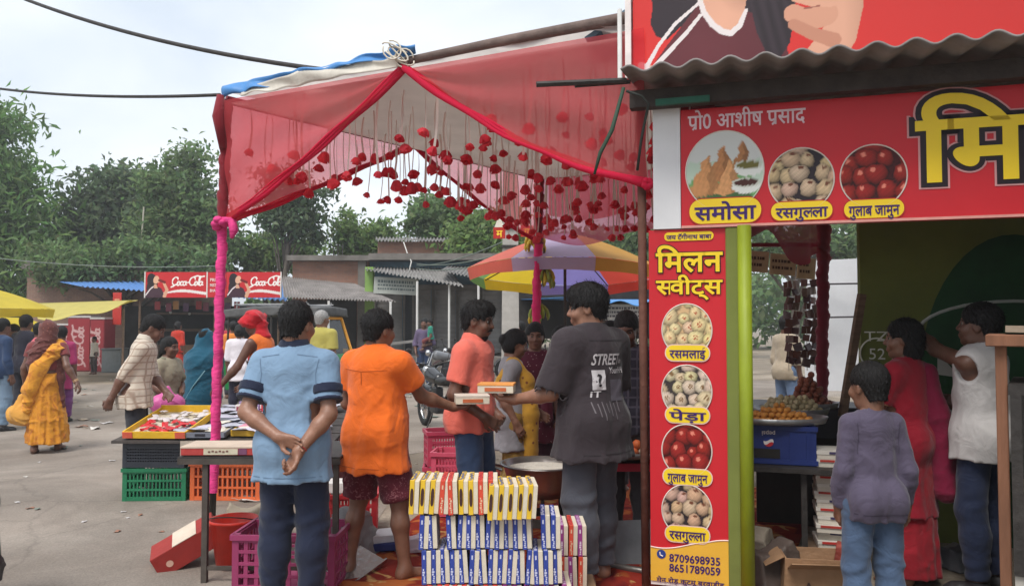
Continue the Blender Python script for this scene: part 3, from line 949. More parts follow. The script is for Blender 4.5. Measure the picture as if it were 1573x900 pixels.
def seam(p, cloth_obj, pts, m, w=.0035, name='seam', direction=(0, 1, 0)):
    """stitched line pressed onto a garment; pts are (x, z) in the wearer's frame"""
    P = []
    for i in range(len(pts) - 1):
        for k in range(10): t = k / 10; P.append((pts[i][0] * (1 - t) + pts[i + 1][0] * t, pts[i][1] * (1 - t) + pts[i + 1][1] * t))
    P.append(pts[-1]); n = len(P) - 1
    s0 = -.5 if direction[1] > 0 else .5
    hor = abs(pts[-1][0] - pts[0][0]) > abs(pts[-1][1] - pts[0][1])
    def fn(u, v):
        q = P[int(round(u * n))]; o = (v - .5) * w
        return (q[0] + (0 if hor else o), s0, q[1] + (o if hor else 0))
    o = MB().sheet(fn, n, 1).build(name, m, p.body); press_on(o, cloth_obj, direction, .0025); return o
from mathutils.bvhtree import BVHTree
def press_on(o, target, direction, lift=.003):
    """lay a flat print onto the cloth it belongs to (both in the same parent space)"""
    tm = target.data
    bv = BVHTree.FromPolygons([v.co for v in tm.vertices], [p.vertices for p in tm.polygons])
    d = Vector(direction).normalized()
    for v in o.data.vertices:
        h = bv.ray_cast(v.co - d * .6, d)
        if h[0] is not None: v.co = h[0] - d * lift
def band(p, sd, u0, u1, g, m, name='sleeve_band'):
    A, E = p.sh[sd], p.el[sd]; a, b = A + (E - A) * u0, A + (E - A) * u1
    ra = (.054 + (.041 - .054) * u0) + g
    f = Field(tuple(min(a[i], b[i]) - .12 for i in range(3)), tuple(max(a[i], b[i]) + .12 for i in range(3)), p.hb * .7)
    f.cone(A, E, .054 + g, .041 + g, .02)
    d = (E - A).normalized(); f.plane(a, tuple(-d)); f.plane(b, tuple(d))
    return sdf_obj(name, f, m, p.body)
# ------------------------------------------------------------------ ground, road, carpet
def ground_mat(name, cols, scale, rough=.95, bump=.5, fine=40):
    m = bpy.data.materials.new(name); m.use_nodes = True
    n, l = m.node_tree.nodes, m.node_tree.links; b = n['Principled BSDF']
    b.inputs['Roughness'].default_value = rough; b.inputs['Specular IOR Level'].default_value = .2
    tc = n.new('ShaderNodeTexCoord')
    def noise(s, d=6, dist=0):
        t = n.new('ShaderNodeTexNoise'); t.inputs['Scale'].default_value = s; t.inputs['Detail'].default_value = d; t.inputs['Distortion'].default_value = dist
        t.inputs['Roughness'].default_value = .62
        l.new(tc.outputs['Object'], t.inputs['Vector']); return t
    a, c = noise(scale, 8, .4), noise(fine, 5)
    r = n.new('ShaderNodeValToRGB'); e = r.color_ramp.elements
    e[0].position = .3; e[1].position = .7
    e[0].color = cols[0] + (1,); e[1].color = cols[-1] + (1,)
    if len(cols) > 2:
        x = e.new(.5); x.color = cols[1] + (1,)
    l.new(a.outputs['Fac'], r.inputs[0])
    mx = n.new('ShaderNodeMix'); mx.data_type = 'RGBA'; mx.blend_type = 'OVERLAY'; mx.inputs[0].default_value = .45
    l.new(r.outputs[0], mx.inputs[6]); l.new(c.outputs['Fac'], mx.inputs[7])
    l.new(mx.outputs[2], b.inputs['Base Color'])
    vo = n.new('ShaderNodeTexVoronoi'); vo.feature = 'DISTANCE_TO_EDGE'; vo.inputs['Scale'].default_value = .8
    wpn = noise(1.1, 4); wpm = n.new('ShaderNodeMix'); wpm.data_type = 'RGBA'; wpm.inputs[0].default_value = .35
    l.new(tc.outputs['Object'], wpm.inputs[6]); l.new(wpn.outputs['Color'], wpm.inputs[7]); l.new(wpm.outputs[2], vo.inputs['Vector'])
    cr_ = n.new('ShaderNodeMapRange'); cr_.inputs['From Min'].default_value = .0; cr_.inputs['From Max'].default_value = .012; cr_.inputs['To Min'].default_value = .84 if 'asphalt' in name else 1.0; cr_.inputs['To Max'].default_value = 1.0
    l.new(vo.outputs['Distance'], cr_.inputs['Value'])
    mcr = n.new('ShaderNodeMix'); mcr.data_type = 'RGBA'; mcr.blend_type = 'MULTIPLY'; mcr.inputs[0].default_value = 1
    l.new(mx.outputs[2], mcr.inputs[6]); l.new(cr_.outputs[0], mcr.inputs[7]); mx = mcr
    st = noise(.35, 9, 1.6); rr = n.new('ShaderNodeMapRange'); rr.inputs['From Min'].default_value = .42; rr.inputs['From Max'].default_value = .62; rr.inputs['To Min'].default_value = .78; rr.inputs['To Max'].default_value = 1.12
    l.new(st.outputs['Fac'], rr.inputs['Value'])
    m3_ = n.new('ShaderNodeMix'); m3_.data_type = 'RGBA'; m3_.blend_type = 'MULTIPLY'; m3_.inputs[0].default_value = 1
    l.new(mx.outputs[2], m3_.inputs[6]); l.new(rr.outputs[0], m3_.inputs[7]); l.new(m3_.outputs[2], b.inputs['Base Color'])
    bp = n.new('ShaderNodeBump'); bp.inputs['Strength'].default_value = bump; bp.inputs['Distance'].default_value = .02
    l.new(c.outputs['Fac'], bp.inputs['Height']); l.new(bp.outputs[0], b.inputs['Normal'])
    _mats[name] = m
    return m
M_DIRT = ground_mat('dirt', [(.20, .165, .125), (.27, .225, .175), (.34, .29, .235)], .8, bump=.8, fine=25)
M_ROAD = ground_mat('worn_asphalt', [(.215, .18, .15), (.27, .23, .195), (.32, .28, .24)], .55, bump=.35, fine=70)
g = MB().box((0, 100, -.25), (600, 600, .5)).build('ground', M_DIRT); struct(g)
# road with ragged edges
def ragged(pts, amp=.12, step=.5):
    out = []
    for i, a in enumerate(pts):
        a = Vector(a); b = Vector(pts[(i + 1) % len(pts)]); L = (b - a).length
        nn = max(1, int(L / step)) if L < 40 else 20
        for k in range(nn):
            p = a + (b - a) * k / nn
            out.append((p.x + rnd.uniform(-amp, amp), p.y + rnd.uniform(-amp, amp)))
    return out
pr = ragged([(-40, -6), (1.0, -6), (.9, 3.2), (-.6, 4.6), (-1.1, 6.2), (-1.5, 9.0), (1.0, 13.5), (4.0, 16.5), (22, 19.5), (22, 23), (-2, 20.5), (-9, 20), (-40, 25)], .14)
b = MB(); n_ = len(pr)
b.add([(x, y, .004) for x, y in pr], [tuple(range(n_))])
struct(b.build('road', M_ROAD))
# patterned carpet laid under the canopy
mc = mat('carpet_red', s2l((138, 46, 36)), .95, var=.3, scale=3, bump=.5, bscale=180, spec=.1)
def carpet_pattern(m):
    n, l = m.node_tree.nodes, m.node_tree.links; b = n['Principled BSDF']
    src = b.inputs['Base Color'].links[0].from_socket; mp = [x for x in n if x.type == 'MAPPING'][0]
    for sc, lo, hi, col, ds in ((2.6, .52, .60, (176, 98, 52), 2.0), (4, .60, .66, (190, 146, 92), 1.6), (2.2, .40, .36, (104, 28, 32), 1.2)):
        t = n.new('ShaderNodeTexNoise'); t.inputs['Scale'].default_value = sc; t.inputs['Detail'].default_value = 2; t.inputs['Distortion'].default_value = ds
        l.new(mp.outputs[0], t.inputs['Vector'])
        r = n.new('ShaderNodeMapRange'); r.inputs['From Min'].default_value = lo; r.inputs['From Max'].default_value = hi; l.new(t.outputs['Fac'], r.inputs['Value'])
        x = n.new('ShaderNodeMix'); x.data_type = 'RGBA'; l.new(r.outputs[0], x.inputs[0]); l.new(src, x.inputs[6]); x.inputs[7].default_value = s2l(col) + (1,)
        src = x.outputs[2]
    l.new(src, b.inputs['Base Color'])
carpet_pattern(mc)
def carpet_fn(u, v):
    a, b_, c, d = Vector((-1.25, 4.2)), Vector((.95, 3.4)), Vector((2.9, 7.4)), Vector((-.35, 8.6))
    p = (a * (1 - u) + b_ * u) * (1 - v) + (d * (1 - u) + c * u) * v
    return (p.x, p.y, .014 + .006 * math.sin(p.x * 9 + 2 * math.sin(p.y * 4)) + .005 * math.sin(p.y * 8 + p.x * 5))
tag(MB().sheet(carpet_fn, 50, 60).build('carpet', mc, smooth=True), 'red carpet with orange and cream floral pattern spread under the canopy', 'carpet')

# ------------------------------------------------------------------ vegetation
def leaf_mat(name, col, tr=.55):
    m = bpy.data.materials.new(name); m.use_nodes = True
    n, l = m.node_tree.nodes, m.node_tree.links; b = n['Principled BSDF']
    b.inputs['Roughness'].default_value = .55; b.inputs['Specular IOR Level'].default_value = .3
    a = n.new('ShaderNodeAttribute'); a.attribute_name = 'Col'
    mx = n.new('ShaderNodeMix'); mx.data_type = 'RGBA'; mx.blend_type = 'MULTIPLY'; mx.inputs[0].default_value = 1
    mx.inputs[6].default_value = col + (1,); l.new(a.outputs['Color'], mx.inputs[7]); l.new(mx.outputs[2], b.inputs['Base Color'])
    t = n.new('ShaderNodeBsdfTranslucent'); l.new(mx.outputs[2], t.inputs['Color'])
    ms = n.new('ShaderNodeMixShader'); ms.inputs[0].default_value = tr
    l.new(b.outputs[0], ms.inputs[1]); l.new(t.outputs[0], ms.inputs[2]); l.new(ms.outputs[0], n['Material Output'].inputs['Surface'])
    return m
M_BARK = mat('bark', (.13, .105, .08), .9, var=.35, scale=6, bump=.8, stretch=(3, 3, .6))
LEAF = {'dark': leaf_mat('leaf_dark', (.12, .175, .09)), 'mid': leaf_mat('leaf_mid', (.155, .235, .095)), 'light': leaf_mat('leaf_light', (.19, .28, .095)),
        'yellow': leaf_mat('leaf_yellowish', (.2, .24, .07)), 'feather': leaf_mat('leaf_feather', (.17, .29, .095))}
def leaf_mesh(P, D, Nn, size, nprs, asp=.5, tint=None):
    """rhombic leaves: centres P, directions D, normals N"""
    D = D / np.linalg.norm(D, axis=1, keepdims=True)
    S = np.cross(D, Nn); S /= np.linalg.norm(S, axis=1, keepdims=True) + 1e-9
    N2 = np.cross(S, D)
    s = size[:, None]
    v = np.stack([P - D * s * .5, P + S * s * asp * .5 + N2 * s * .08, P + D * s * .5 - N2 * s * .1, P - S * s * asp * .5 + N2 * s * .08], 1).reshape(-1, 3)
    f = np.arange(len(P) * 4).reshape(-1, 4)
    me = np_mesh('leaves', v, f)
    c = nprs.uniform(.65, 1.35, (len(P), 1)) * np.array([[1, 1, 1]]) + nprs.uniform(-.12, .12, (len(P), 3))
    if tint is not None: c = c * tint
    set_col(me, np.repeat(np.clip(c, .2, 2), 4, 0))
    return me
def tree(name, label, base, blobs, kind, leaf, count, seed, trunk_r=.22, group=None, clump=.55, per=26, limbs=True, asp=.5, trunk_top=None):
    """blobs: list of (x, y, z, rx, ry, rz) relative to the base"""
    r = np.random.RandomState(seed)
    t = thing(name, label, 'tree', base, 0, group)
    B = np.array(blobs, dtype=float)
    vol = B[:, 3] * B[:, 4] * B[:, 5]; pr_ = vol ** .8 / (vol ** .8).sum()
    nc = max(3, count // per)
    bi = r.choice(len(B), nc, p=pr_)
    d = r.normal(size=(nc, 3)); d /= np.linalg.norm(d, axis=1, keepdims=True)
    rad = r.uniform(.35, 1.05, (nc, 1)) ** .6
    C = B[bi, :3] + d * rad * B[bi, 3:]
    P = np.repeat(C, per, 0)
    off = r.normal(size=P.shape); off *= (clump * np.repeat(r.uniform(.5, 1.2, (nc, 1)), per, 0)) / 1.7
    off[:, 2] *= .55
    P = P + off
    D = r.normal(size=P.shape); D[:, 2] -= .35
    Nn = r.normal(size=P.shape) * .7; Nn[:, 2] += 1
    tint = np.repeat(r.uniform(.75, 1.25, (nc, 1)), per, 0)
    me = leaf_mesh(P, D, Nn, leaf * r.uniform(.6, 1.3, len(P)), r, asp, tint)
    link('crown', me, LEAF[kind], t)
    tk = MB()
    top = np.array(trunk_top) if trunk_top is not None else (B[:, :3] * pr_[:, None]).sum(0)
    pts = []
    for i in range(7):
        u = i / 6; pts.append((top[0] * u + .12 * math.sin(u * 5 + seed), top[1] * u + .1 * math.cos(u * 4 + seed), -.2 + (top[2] + .2) * u))
    tk.tube(pts, [trunk_r * (1 - .6 * i / 6) for i in range(7)], 9)
    if limbs:
        for k in range(min(nc, 16)):
            j = r.randint(nc); e = C[j]; u = r.uniform(.35, .85); q = int(u * 6)
            s0 = Vector(pts[q]); mid = (s0 + Vector(e)) / 2 + Vector((0, 0, .25))
            tk.tube([s0, mid, e], [trunk_r * .38, trunk_r * .22, trunk_r * .08], 5)
    tk.build('trunk', M_BARK, t, smooth=True)
    return t
def blobs_px(base, L, depth=1.0):
    """crown lumps given as (px, py, radius px x, radius px y) at the tree's own distance"""
    Y = base[1]; out = []
    for px, py, rx, ry in L:
        p = W(px, py, Y); k = Y / FPX
        out.append((p.x - base[0], rnd.uniform(-.3, .3), p.z - base[2], rx * k, (rx + ry) / 2 * k * depth, ry * k))
    return out
# feathery tree beside the road on the left
b0 = (X(10, 33), 33, 0)
tree('feathery_tree', 'tall bright green feathery tree growing beyond the yellow umbrellas', b0,
     blobs_px(b0, [(-10, 230, 40, 66), (15, 300, 52, 66), (-30, 330, 60, 90), (50, 350, 44, 46), (15, 410, 70, 50), (82, 335, 22, 16), (-60, 200, 60, 80), (70, 395, 40, 30), (-80, 330, 90, 90), (20, 180, 16, 22)]), 'feather', .5, 15000, 3, .35, clump=1.1, per=24, asp=.26)
# dark broad trees behind the tea stall
b0 = (X(175, 36), 36, 0)
tree('mango_tree', 'dark dense round tree with sky gaps behind the tea stall', b0,
     blobs_px(b0, [(165, 300, 42, 36), (140, 345, 40, 45), (195, 270, 30, 22), (215, 300, 30, 30), (130, 395, 55, 40), (190, 370, 45, 50), (235, 345, 30, 40), (110, 360, 22, 28)]), 'dark', .34, 11000, 5, .35, clump=1.0)
b0 = (X(275, 33), 33, 0)
tree('spreading_tree', 'mid green spreading tree with bare forked limb above the red cola board', b0,
     blobs_px(b0, [(275, 300, 42, 34), (262, 345, 45, 34), (305, 345, 36, 42), (250, 280, 26, 20), (300, 262, 18, 12), (285, 245, 22, 14), (292, 232, 14, 9), (330, 320, 16, 16), (325, 380, 45, 30), (275, 395, 60, 28)]), 'mid', .3, 12500, 9, .3, clump=.8)
b0 = (X(205, 30), 30, 0)
tree('bush_tree', 'low leafy thicket tree just behind the brick parapet', b0,
     blobs_px(b0, [(215, 400, 50, 30), (290, 405, 55, 22), (150, 410, 50, 25), (90, 405, 35, 35)]), 'mid', .26, 5200, 12, .15, clump=.7)
# taller trees in the gap under the canopy
b0 = (X(440, 31), 31, 0)
tree('slender_tree', 'slender tree with layered leaf tiers on a thin straight trunk', b0,
     blobs_px(b0, [(440, 315, 42, 12), (470, 335, 28, 13), (425, 332, 28, 12), (450, 350, 36, 13), (475, 362, 20, 10), (440, 295, 30, 12), (455, 278, 26, 12), (495, 300, 18, 9), (430, 270, 30, 12)]), 'dark', .27, 3600, 15, .13, clump=.6, trunk_top=(.1, 0, W(440, 285, 31).z))
b0 = (X(425, 34), 34, 0)
tree('leafy_tree', 'bright low tree behind the brick house with the grey tin awning', b0,
     blobs_px(b0, [(420, 385, 40, 22), (455, 392, 35, 18), (395, 395, 30, 25), (470, 388, 14, 10)]), 'light', .3, 3000, 16, .2, clump=.8)
b0 = (X(550, 33), 33, 0)
tree('pointed_tree', 'bright green tree with two pointed tops rising behind the shop roofs', b0,
     blobs_px(b0, [(540, 360, 16, 26), (535, 338, 10, 12), (555, 375, 26, 18), (580, 352, 18, 16), (590, 370, 18, 18), (548, 385, 30, 14)]), 'light', .28, 3600, 18, .16, clump=.55)
b0 = (X(672, 32), 32, 0)
tree('broad_tree', 'mid green tree behind the brick room on the shop roof', b0,
     blobs_px(b0, [(660, 340, 30, 22), (690, 335, 34, 22), (655, 355, 22, 16), (690, 360, 30, 16), (665, 318, 30, 14)]), 'mid', .3, 4200, 20, .2, clump=.7)
b0 = (X(735, 28), 28, 0)
tree('yellowish_tree', 'yellowish green bushy tree behind the concrete electric pole', b0,
     blobs_px(b0, [(730, 350, 34, 26), (755, 375, 30, 28), (715, 380, 30, 24), (740, 400, 44, 20), (800, 385, 34, 30), (765, 335, 30, 20)]), 'light', .26, 5600, 22, .2, clump=.6)
b0 = (X(960, 34), 34, 0)
tree('distant_tree', 'dark distant tree beyond the striped umbrella', b0,
     blobs_px(b0, [(950, 375, 50, 22), (1010, 370, 50, 26), (890, 380, 50, 20), (960, 400, 60, 18)]), 'mid', .34, 4000, 24, .25, clump=.9)
b0 = (X(1215, 34), 34, 0)
tree('backyard_tree', 'tree seen through the shop beyond the white tarpaulin', b0,
     blobs_px(b0, [(1215, 380, 50, 30), (1280, 370, 50, 30), (1150, 380, 40, 30)]), 'mid', .4, 2200, 25, .25, clump=.9)
# continuous far belt of foliage behind the roofs
r_ = np.random.RandomState(31)
nb = 15000
xs = r_.uniform(-34, 34, nb); ys = r_.uniform(44, 50, nb)
hh = 3.3 + 1.1 * np.sin(xs * .45) + .8 * np.sin(xs * 1.3 + 1)
P = np.stack([xs, ys, hh * r_.uniform(0, 1, nb) ** .6], 1)
Dd = r_.normal(size=P.shape); Nn = r_.normal(size=P.shape) * .7; Nn[:, 2] += 1
far = link('far_foliage', leaf_mesh(P, Dd, Nn, r_.uniform(.4, .8, nb), r_, .6), LEAF['mid'])
far['kind'] = 'stuff'; far['label'] = 'far belt of trees behind the roofs'

# ------------------------------------------------------------------ buildings across the road
def brick_mat(name, c1, c2, mortar, scale=4.2):
    m = bpy.data.materials.new(name); m.use_nodes = True
    n, l = m.node_tree.nodes, m.node_tree.links; b = n['Principled BSDF']; b.inputs['Roughness'].default_value = .92
    tc = n.new('ShaderNodeTexCoord'); sp = n.new('ShaderNodeSeparateXYZ'); cb = n.new('ShaderNodeCombineXYZ'); ad = n.new('ShaderNodeMath')
    l.new(tc.outputs['Object'], sp.inputs[0]); l.new(sp.outputs[0], ad.inputs[0]); l.new(sp.outputs[1], ad.inputs[1])
    l.new(ad.outputs[0], cb.inputs[0]); l.new(sp.outputs[2], cb.inputs[1])
    t = n.new('ShaderNodeTexBrick'); t.inputs['Scale'].default_value = scale
    t.inputs['Color1'].default_value = c1 + (1,); t.inputs['Color2'].default_value = c2 + (1,); t.inputs['Mortar'].default_value = mortar + (1,)
    t.inputs['Mortar Size'].default_value = .014; t.inputs['Row Height'].default_value = .32; t.inputs['Brick Width'].default_value = .95
    l.new(cb.outputs[0], t.inputs['Vector'])
    no = n.new('ShaderNodeTexNoise'); no.inputs['Scale'].default_value = 1.6; no.inputs['Detail'].default_value = 6; l.new(tc.outputs['Object'], no.inputs['Vector'])
    mx = n.new('ShaderNodeMix'); mx.data_type = 'RGBA'; mx.blend_type = 'OVERLAY'; mx.inputs[0].default_value = .5
    l.new(t.outputs['Color'], mx.inputs[6]); l.new(no.outputs['Fac'], mx.inputs[7]); l.new(mx.outputs[2], b.inputs['Base Color'])
    bp = n.new('ShaderNodeBump'); bp.inputs['Strength'].default_value = .5; bp.inputs['Distance'].default_value = .02
    l.new(t.outputs['Fac'], bp.inputs['Height']); bp.invert = True; l.new(bp.outputs[0], b.inputs['Normal'])
    _mats[name] = m; return m
M_BRICK = brick_mat('brick_wall', (.27, .16, .11), (.22, .13, .10), (.30, .27, .23))
M_BRICK2 = brick_mat('old_brick', (.30, .15, .10), (.24, .13, .095), (.22, .19, .16))
M_CONC = mat('old_concrete', (.17, .155, .14), .95, var=.35, scale=1.8, bump=.4)
M_BLUEWALL = mat('faded_blue_paint', (.12, .21, .28), .9, var=.3, scale=1.5, bump=.3)
M_GREENP = mat('lime_green_paint', (.24, .40, .10), .7, var=.2, scale=2, bump=.2)
M_SHUT = mat('grey_shutter', (.24, .23, .22), .6, var=.25, scale=2, bump=.1, metal=.2)
M_TIN = mat('weathered_tin', (.22, .21, .20), .75, var=.35, scale=2.2, bump=.2, metal=.1)
M_ASB = mat('asbestos_sheet', (.23, .21, .20), .9, var=.35, scale=2.4, bump=.3)
M_DARKIN = mat('interior_shade_dark', (.03, .027, .025), .95, var=.4, scale=2)  # near-black: the shade of interiors and openings put into the colour
M_WHITEP = mat('white_paint', (.66, .65, .62), .6, var=.08, scale=4, bump=.1)
M_IRON = mat('dark_iron', (.05, .045, .042), .6, var=.3, scale=12, bump=.2, metal=.4)
M_WOOD = mat('old_wood', (.17, .11, .07), .8, var=.3, scale=5, bump=.4, stretch=(1, 1, 6))
M_BLUET = mat('blue_tarpaulin', s2l((70, 130, 190)), .5, var=.12, scale=5, bump=.35, bscale=8)
M_YELT = mat('yellow_tarpaulin', s2l((216, 204, 118)), .6, var=.1, scale=4, bump=.4, bscale=6, transl=.4)

def boxpx(b, x0, x1, y0, y1, Y, th=.1):
    """slab whose face fills the photo rectangle at distance Y, thickness behind it"""
    p, q = W(x0, y1, Y), W(x1, y0, Y)
    b.box(((p.x + q.x) / 2, Y + th / 2, (p.z + q.z) / 2), (q.x - p.x, th, q.z - p.z)); return b
def corrug(p00, p10, p01, p11, waves, amp, nv=2, per=8):
    """corrugated sheet, ridges run from edge 0 to edge 1"""
    p00, p10, p01, p11 = map(Vector, (p00, p10, p01, p11))
    nrm = (p10 - p00).cross(p01 - p00).normalized()
    def fn(u, v):
        return (p00 * (1 - u) + p10 * u) * (1 - v) + (p01 * (1 - u) + p11 * u) * v + nrm * amp * math.sin(u * waves * 2 * math.pi)
    return MB().sheet(fn, waves * per, nv)
def shutter(parent, x0, x1, y0, y1, Y, nsl=18):
    p, q = W(x0, y1, Y), W(x1, y0, Y); w = q.x - p.x; h = q.z - p.z
    def fn(u, v): return (p.x + w * u, Y - .015 * abs(math.sin(v * nsl * math.pi)), p.z + h * v)
    MB().sheet(fn, 1, nsl * 6).build('shutter', M_SHUT, parent, smooth=True)

# brick wall house behind the tea stall
hL = thing('brick_house', 'low unplastered brick house with dark roof slab behind the tea stall', 'house', (X(150, 30), 30, 0))
def rel(o, b, name, m, **k): return b.build(name, m, o, loc=tuple(-v for v in o.location), **k)
rel(hL, boxpx(MB(), 37, 300, 412, 620, 30, 4), 'wall', M_BRICK)
rel(hL, boxpx(MB(), 33, 305, 400, 413, 29.8, 4.4), 'roof_slab', M_CONC)
# antenna pole above it
pole_b = W(215, 420, 31)
tag(MB().tube([(X(215, 31), 31, 0), W(213, 430, 31), W(221, 318, 31)], .03, 6).build('bamboo_mast', mat('pale_bamboo', (.45, .42, .34), .7)), 'thin pale bamboo mast standing behind the brick house', 'pole')

# tea stall
ts = thing('tea_stall', 'open dark tea stall with blue tin roof and red cola board across its eave', 'stall', (X(320, 27), 27, 0))
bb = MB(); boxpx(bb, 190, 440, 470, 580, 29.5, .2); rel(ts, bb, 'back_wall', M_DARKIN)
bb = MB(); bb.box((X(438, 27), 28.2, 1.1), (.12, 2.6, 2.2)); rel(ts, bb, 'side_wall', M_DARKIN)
p0, p1 = W(85, 432, 26.6), W(128, 432, 29); 
rel(ts, corrug(W(125, 440, 25.6), W(440, 462, 25.6), W(85, 432, 30.0), W(450, 430, 30.0), 40, .03), 'roof_sheet', mat('blue_tin', s2l((86, 128, 186)), .5, var=.15, scale=2, bump=.1), smooth=True)
for px in (215, 330, 428):
    bb = MB(); bb.tube([(X(px, 26), 26, 0), (X(px, 26), 26, 2.3)], .04, 6); rel(ts, bb, 'post', M_WOOD)
bb = MB(); boxpx(bb, 225, 420, 530, 580, 26.6, .7); rel(ts, bb, 'counter', M_WOOD)
bb = MB(); boxpx(bb, 240, 330, 505, 509, 28.8, .4); boxpx(bb, 240, 330, 480, 483, 28.8, .4); rel(ts, bb, 'shelf', M_WOOD)
for i in range(11):
    px = 240 + i * 16 + rnd.uniform(-4, 4)
    bb = MB(); q = W(px, rnd.uniform(468, 474), 26.1)
    bb.box(q, (.18, .05, .28)); rel(ts, bb, 'snack_packet', matc([(150, 44, 48), (120, 50, 70), (170, 120, 60), (90, 60, 90)][i % 4], .4))
for px, py in ((256, 470), (291, 482), (262, 480)):
    bb = MB(); bb.ball(W(px, py, 28.0), .05, 8, 6); rel(ts, bb, 'bulb', matc((220, 220, 210), .3), smooth=True)

# cola board on the stall: printed boards
def flat_print(name, parent, p00, ux, uy, w, h, fn, nx, ny, lift=0.0, rough=.5, m=None):
    """a printed sheet: fn(u, v) -> colour array, u and v in metres from the lower-left corner"""
    ux, uy = Vector(ux).normalized(), Vector(uy).normalized(); n = ux.cross(uy)
    gx, gy = np.meshgrid(np.linspace(0, w, nx + 1), np.linspace(0, h, ny + 1))
    o = np.array(Vector(p00) + n * lift)
    V = o + gx.ravel()[:, None] * np.array(ux) + gy.ravel()[:, None] * np.array(uy)
    idx = np.arange((nx + 1) * (ny + 1)).reshape(ny + 1, nx + 1)
    F = np.stack([idx[:-1, :-1], idx[:-1, 1:], idx[1:, 1:], idx[1:, :-1]], -1).reshape(-1, 4)
    me = np_mesh(name, V, F)
    c = fn(gx.ravel(), gy.ravel())
    set_col(me, c)
    return link(name, me, m or attr_mat('print', rough), parent)
def paint(img, mask, col):
    img[mask] = s2l(col); return img
def seg_d(x, y, a, b):
    dx, dy = b[0] - a[0], b[1] - a[1]; L = dx * dx + dy * dy + 1e-12
    t = np.clip(((x - a[0]) * dx + (y - a[1]) * dy) / L, 0, 1)
    return np.hypot(x - a[0] - t * dx, y - a[1] - t * dy), t
def stroke(img, x, y, pts, r, col):
    rs = r if isinstance(r, (list, tuple)) else [r] * len(pts)
    for i in range(len(pts) - 1):
        d, t = seg_d(x, y, pts[i], pts[i + 1]); paint(img, d < rs[i] + (rs[i + 1] - rs[i]) * t, col)
    return img
def blobm(x, y, cx, cy, rx, ry, a=0):
    c, s_ = math.cos(a), math.sin(a); dx, dy = x - cx, y - cy
    return ((dx * c + dy * s_) / rx) ** 2 + ((-dx * s_ + dy * c) / ry) ** 2 < 1
def poly_in(x, y, pts):
    ins = np.zeros(x.shape, bool); n = len(pts)
    for i in range(n):
        (x1, y1), (x2, y2) = pts[i], pts[(i + 1) % n]
        c = ((y1 > y) != (y2 > y)) & (x < (x2 - x1) * (y - y1) / (y2 - y1 + 1e-12) + x1)
        ins ^= c
    return ins
# flowing script lettering as strokes, unit height 1 for the capital
def arc(cx, cy, rx, ry, a0, a1, n=14): return [(cx + rx * math.cos(R(a0 + (a1 - a0) * i / n)), cy + ry * math.sin(R(a0 + (a1 - a0) * i / n))) for i in range(n + 1)]
def bigC(x): return [(x + .62, .70)] + arc(x + .38, .48, .36, .46, 55, 330, 18)
def lowo(x): return arc(x + .17, .22, .16, .22, 60, 420, 14)
def lowc(x): return arc(x + .19, .22, .17, .22, 55, 320, 12)
def lowa(x): return arc(x + .17, .22, .16, .22, 50, 400, 14) + [(x + .34, .42), (x + .34, .06), (x + .44, .06)]
def lowl(x): return [(x, .1), (x + .16, .6), (x + .2, .95), (x + .1, 1.0), (x + .06, .7), (x + .08, .1), (x + .2, .02)]
COLA = [bigC(0), lowo(.6), lowc(.98), lowa(1.3), [(1.78, .3), (1.98, .36)], bigC(2.0), lowo(2.62), lowl(3.0), lowa(3.18),
        [(.5, .1), (.2, -.12), (.02, -.2)], [(2.3, .93), (2.8, 1.1), (3.3, 1.0), (3.62, 1.06)]]
def cola_print(img, x, y, x0, y0, s, col=(240, 236, 230)):
    for st in COLA:
        pts = [(x0 + (p[0] + .18 * p[1]) * s, y0 + p[1] * s) for p in st]
        n = len(pts); rs = [s * (.052 + .03 * abs(math.sin(i * .55 + .6))) for i in range(n)]
        stroke(img, x, y, pts, rs, col)
def drinker(img, x, y, x0, y0, s):
    """printed advertisement figure: woman in a dark shirt raising a bottle"""
    T = lambda px, py: (x0 + px * s, y0 + py * s)
    paint(img, blobm(x, y, *T(.30, .62), .20 * s, .34 * s, .2), (38, 28, 32))
    paint(img, blobm(x, y, *T(.22, .45), .14 * s, .3 * s, -.2), (38, 28, 32))
    paint(img, poly_in(x, y, [T(.0, 0), T(.06, .25), T(.2, .42), T(.45, .46), T(.66, .36), T(.78, .1), T(.8, 0)]), (66, 40, 52))
    paint(img, poly_in(x, y, [T(.36, .52), T(.46, .52), T(.52, .36), T(.36, .36)]), (214, 164, 134))
    paint(img, blobm(x, y, *T(.45, .7), .11 * s, .16 * s, -.25), (222, 174, 144))
    paint(img, poly_in(x, y, [T(.5, .62), T(.62, .7), T(.56, .58)]), (222, 174, 144))
    stroke(img, x, y, [T(.05, .1), T(.22, .33), T(.34, .43)], .022 * s, (225, 215, 215))
    stroke(img, x, y, [T(.78, .05), T(.88, .3), T(.74, .6)], [.07 * s, .06 * s, .045 * s], (214, 164, 134))
    stroke(img, x, y, [T(.58, .68), T(.78, .6)], .05 * s, (110, 24, 24))
def cola_board(u, v, w, h):
    img = np.tile(np.array(s2l((196, 38, 44))), (len(u), 1)).astype(np.float32)
    d = np.abs(v - (.14 + .10 * np.sin((u / w - .25) * 5.0) + .12 * np.maximum(u / w - .4, 0)) * h) < .055 * h * np.clip(u / w * 2.5 - .4, 0, 1)
    paint(img, d, (232, 222, 218))
    drinker(img, u, v, .0, 0, h * 1.0)
    cola_print(img, u, v, w * .43, h * .48, h * .34)
    return img
pB0 = W(222, 457, 25.2); pB1 = W(432, 455, 25.2); hB = W(222, 418, 25.2).z - pB0.z
cb_ = thing('cola_board', 'long red cola signboard fixed along the tea stall eave', 'signboard', (pB0.x, 25.2, pB0.z))
wB = pB1.x - pB0.x
MB().box((wB / 2, .03, hB / 2), (wB, .05, hB)).build('board', matc((150, 36, 40)), cb_)
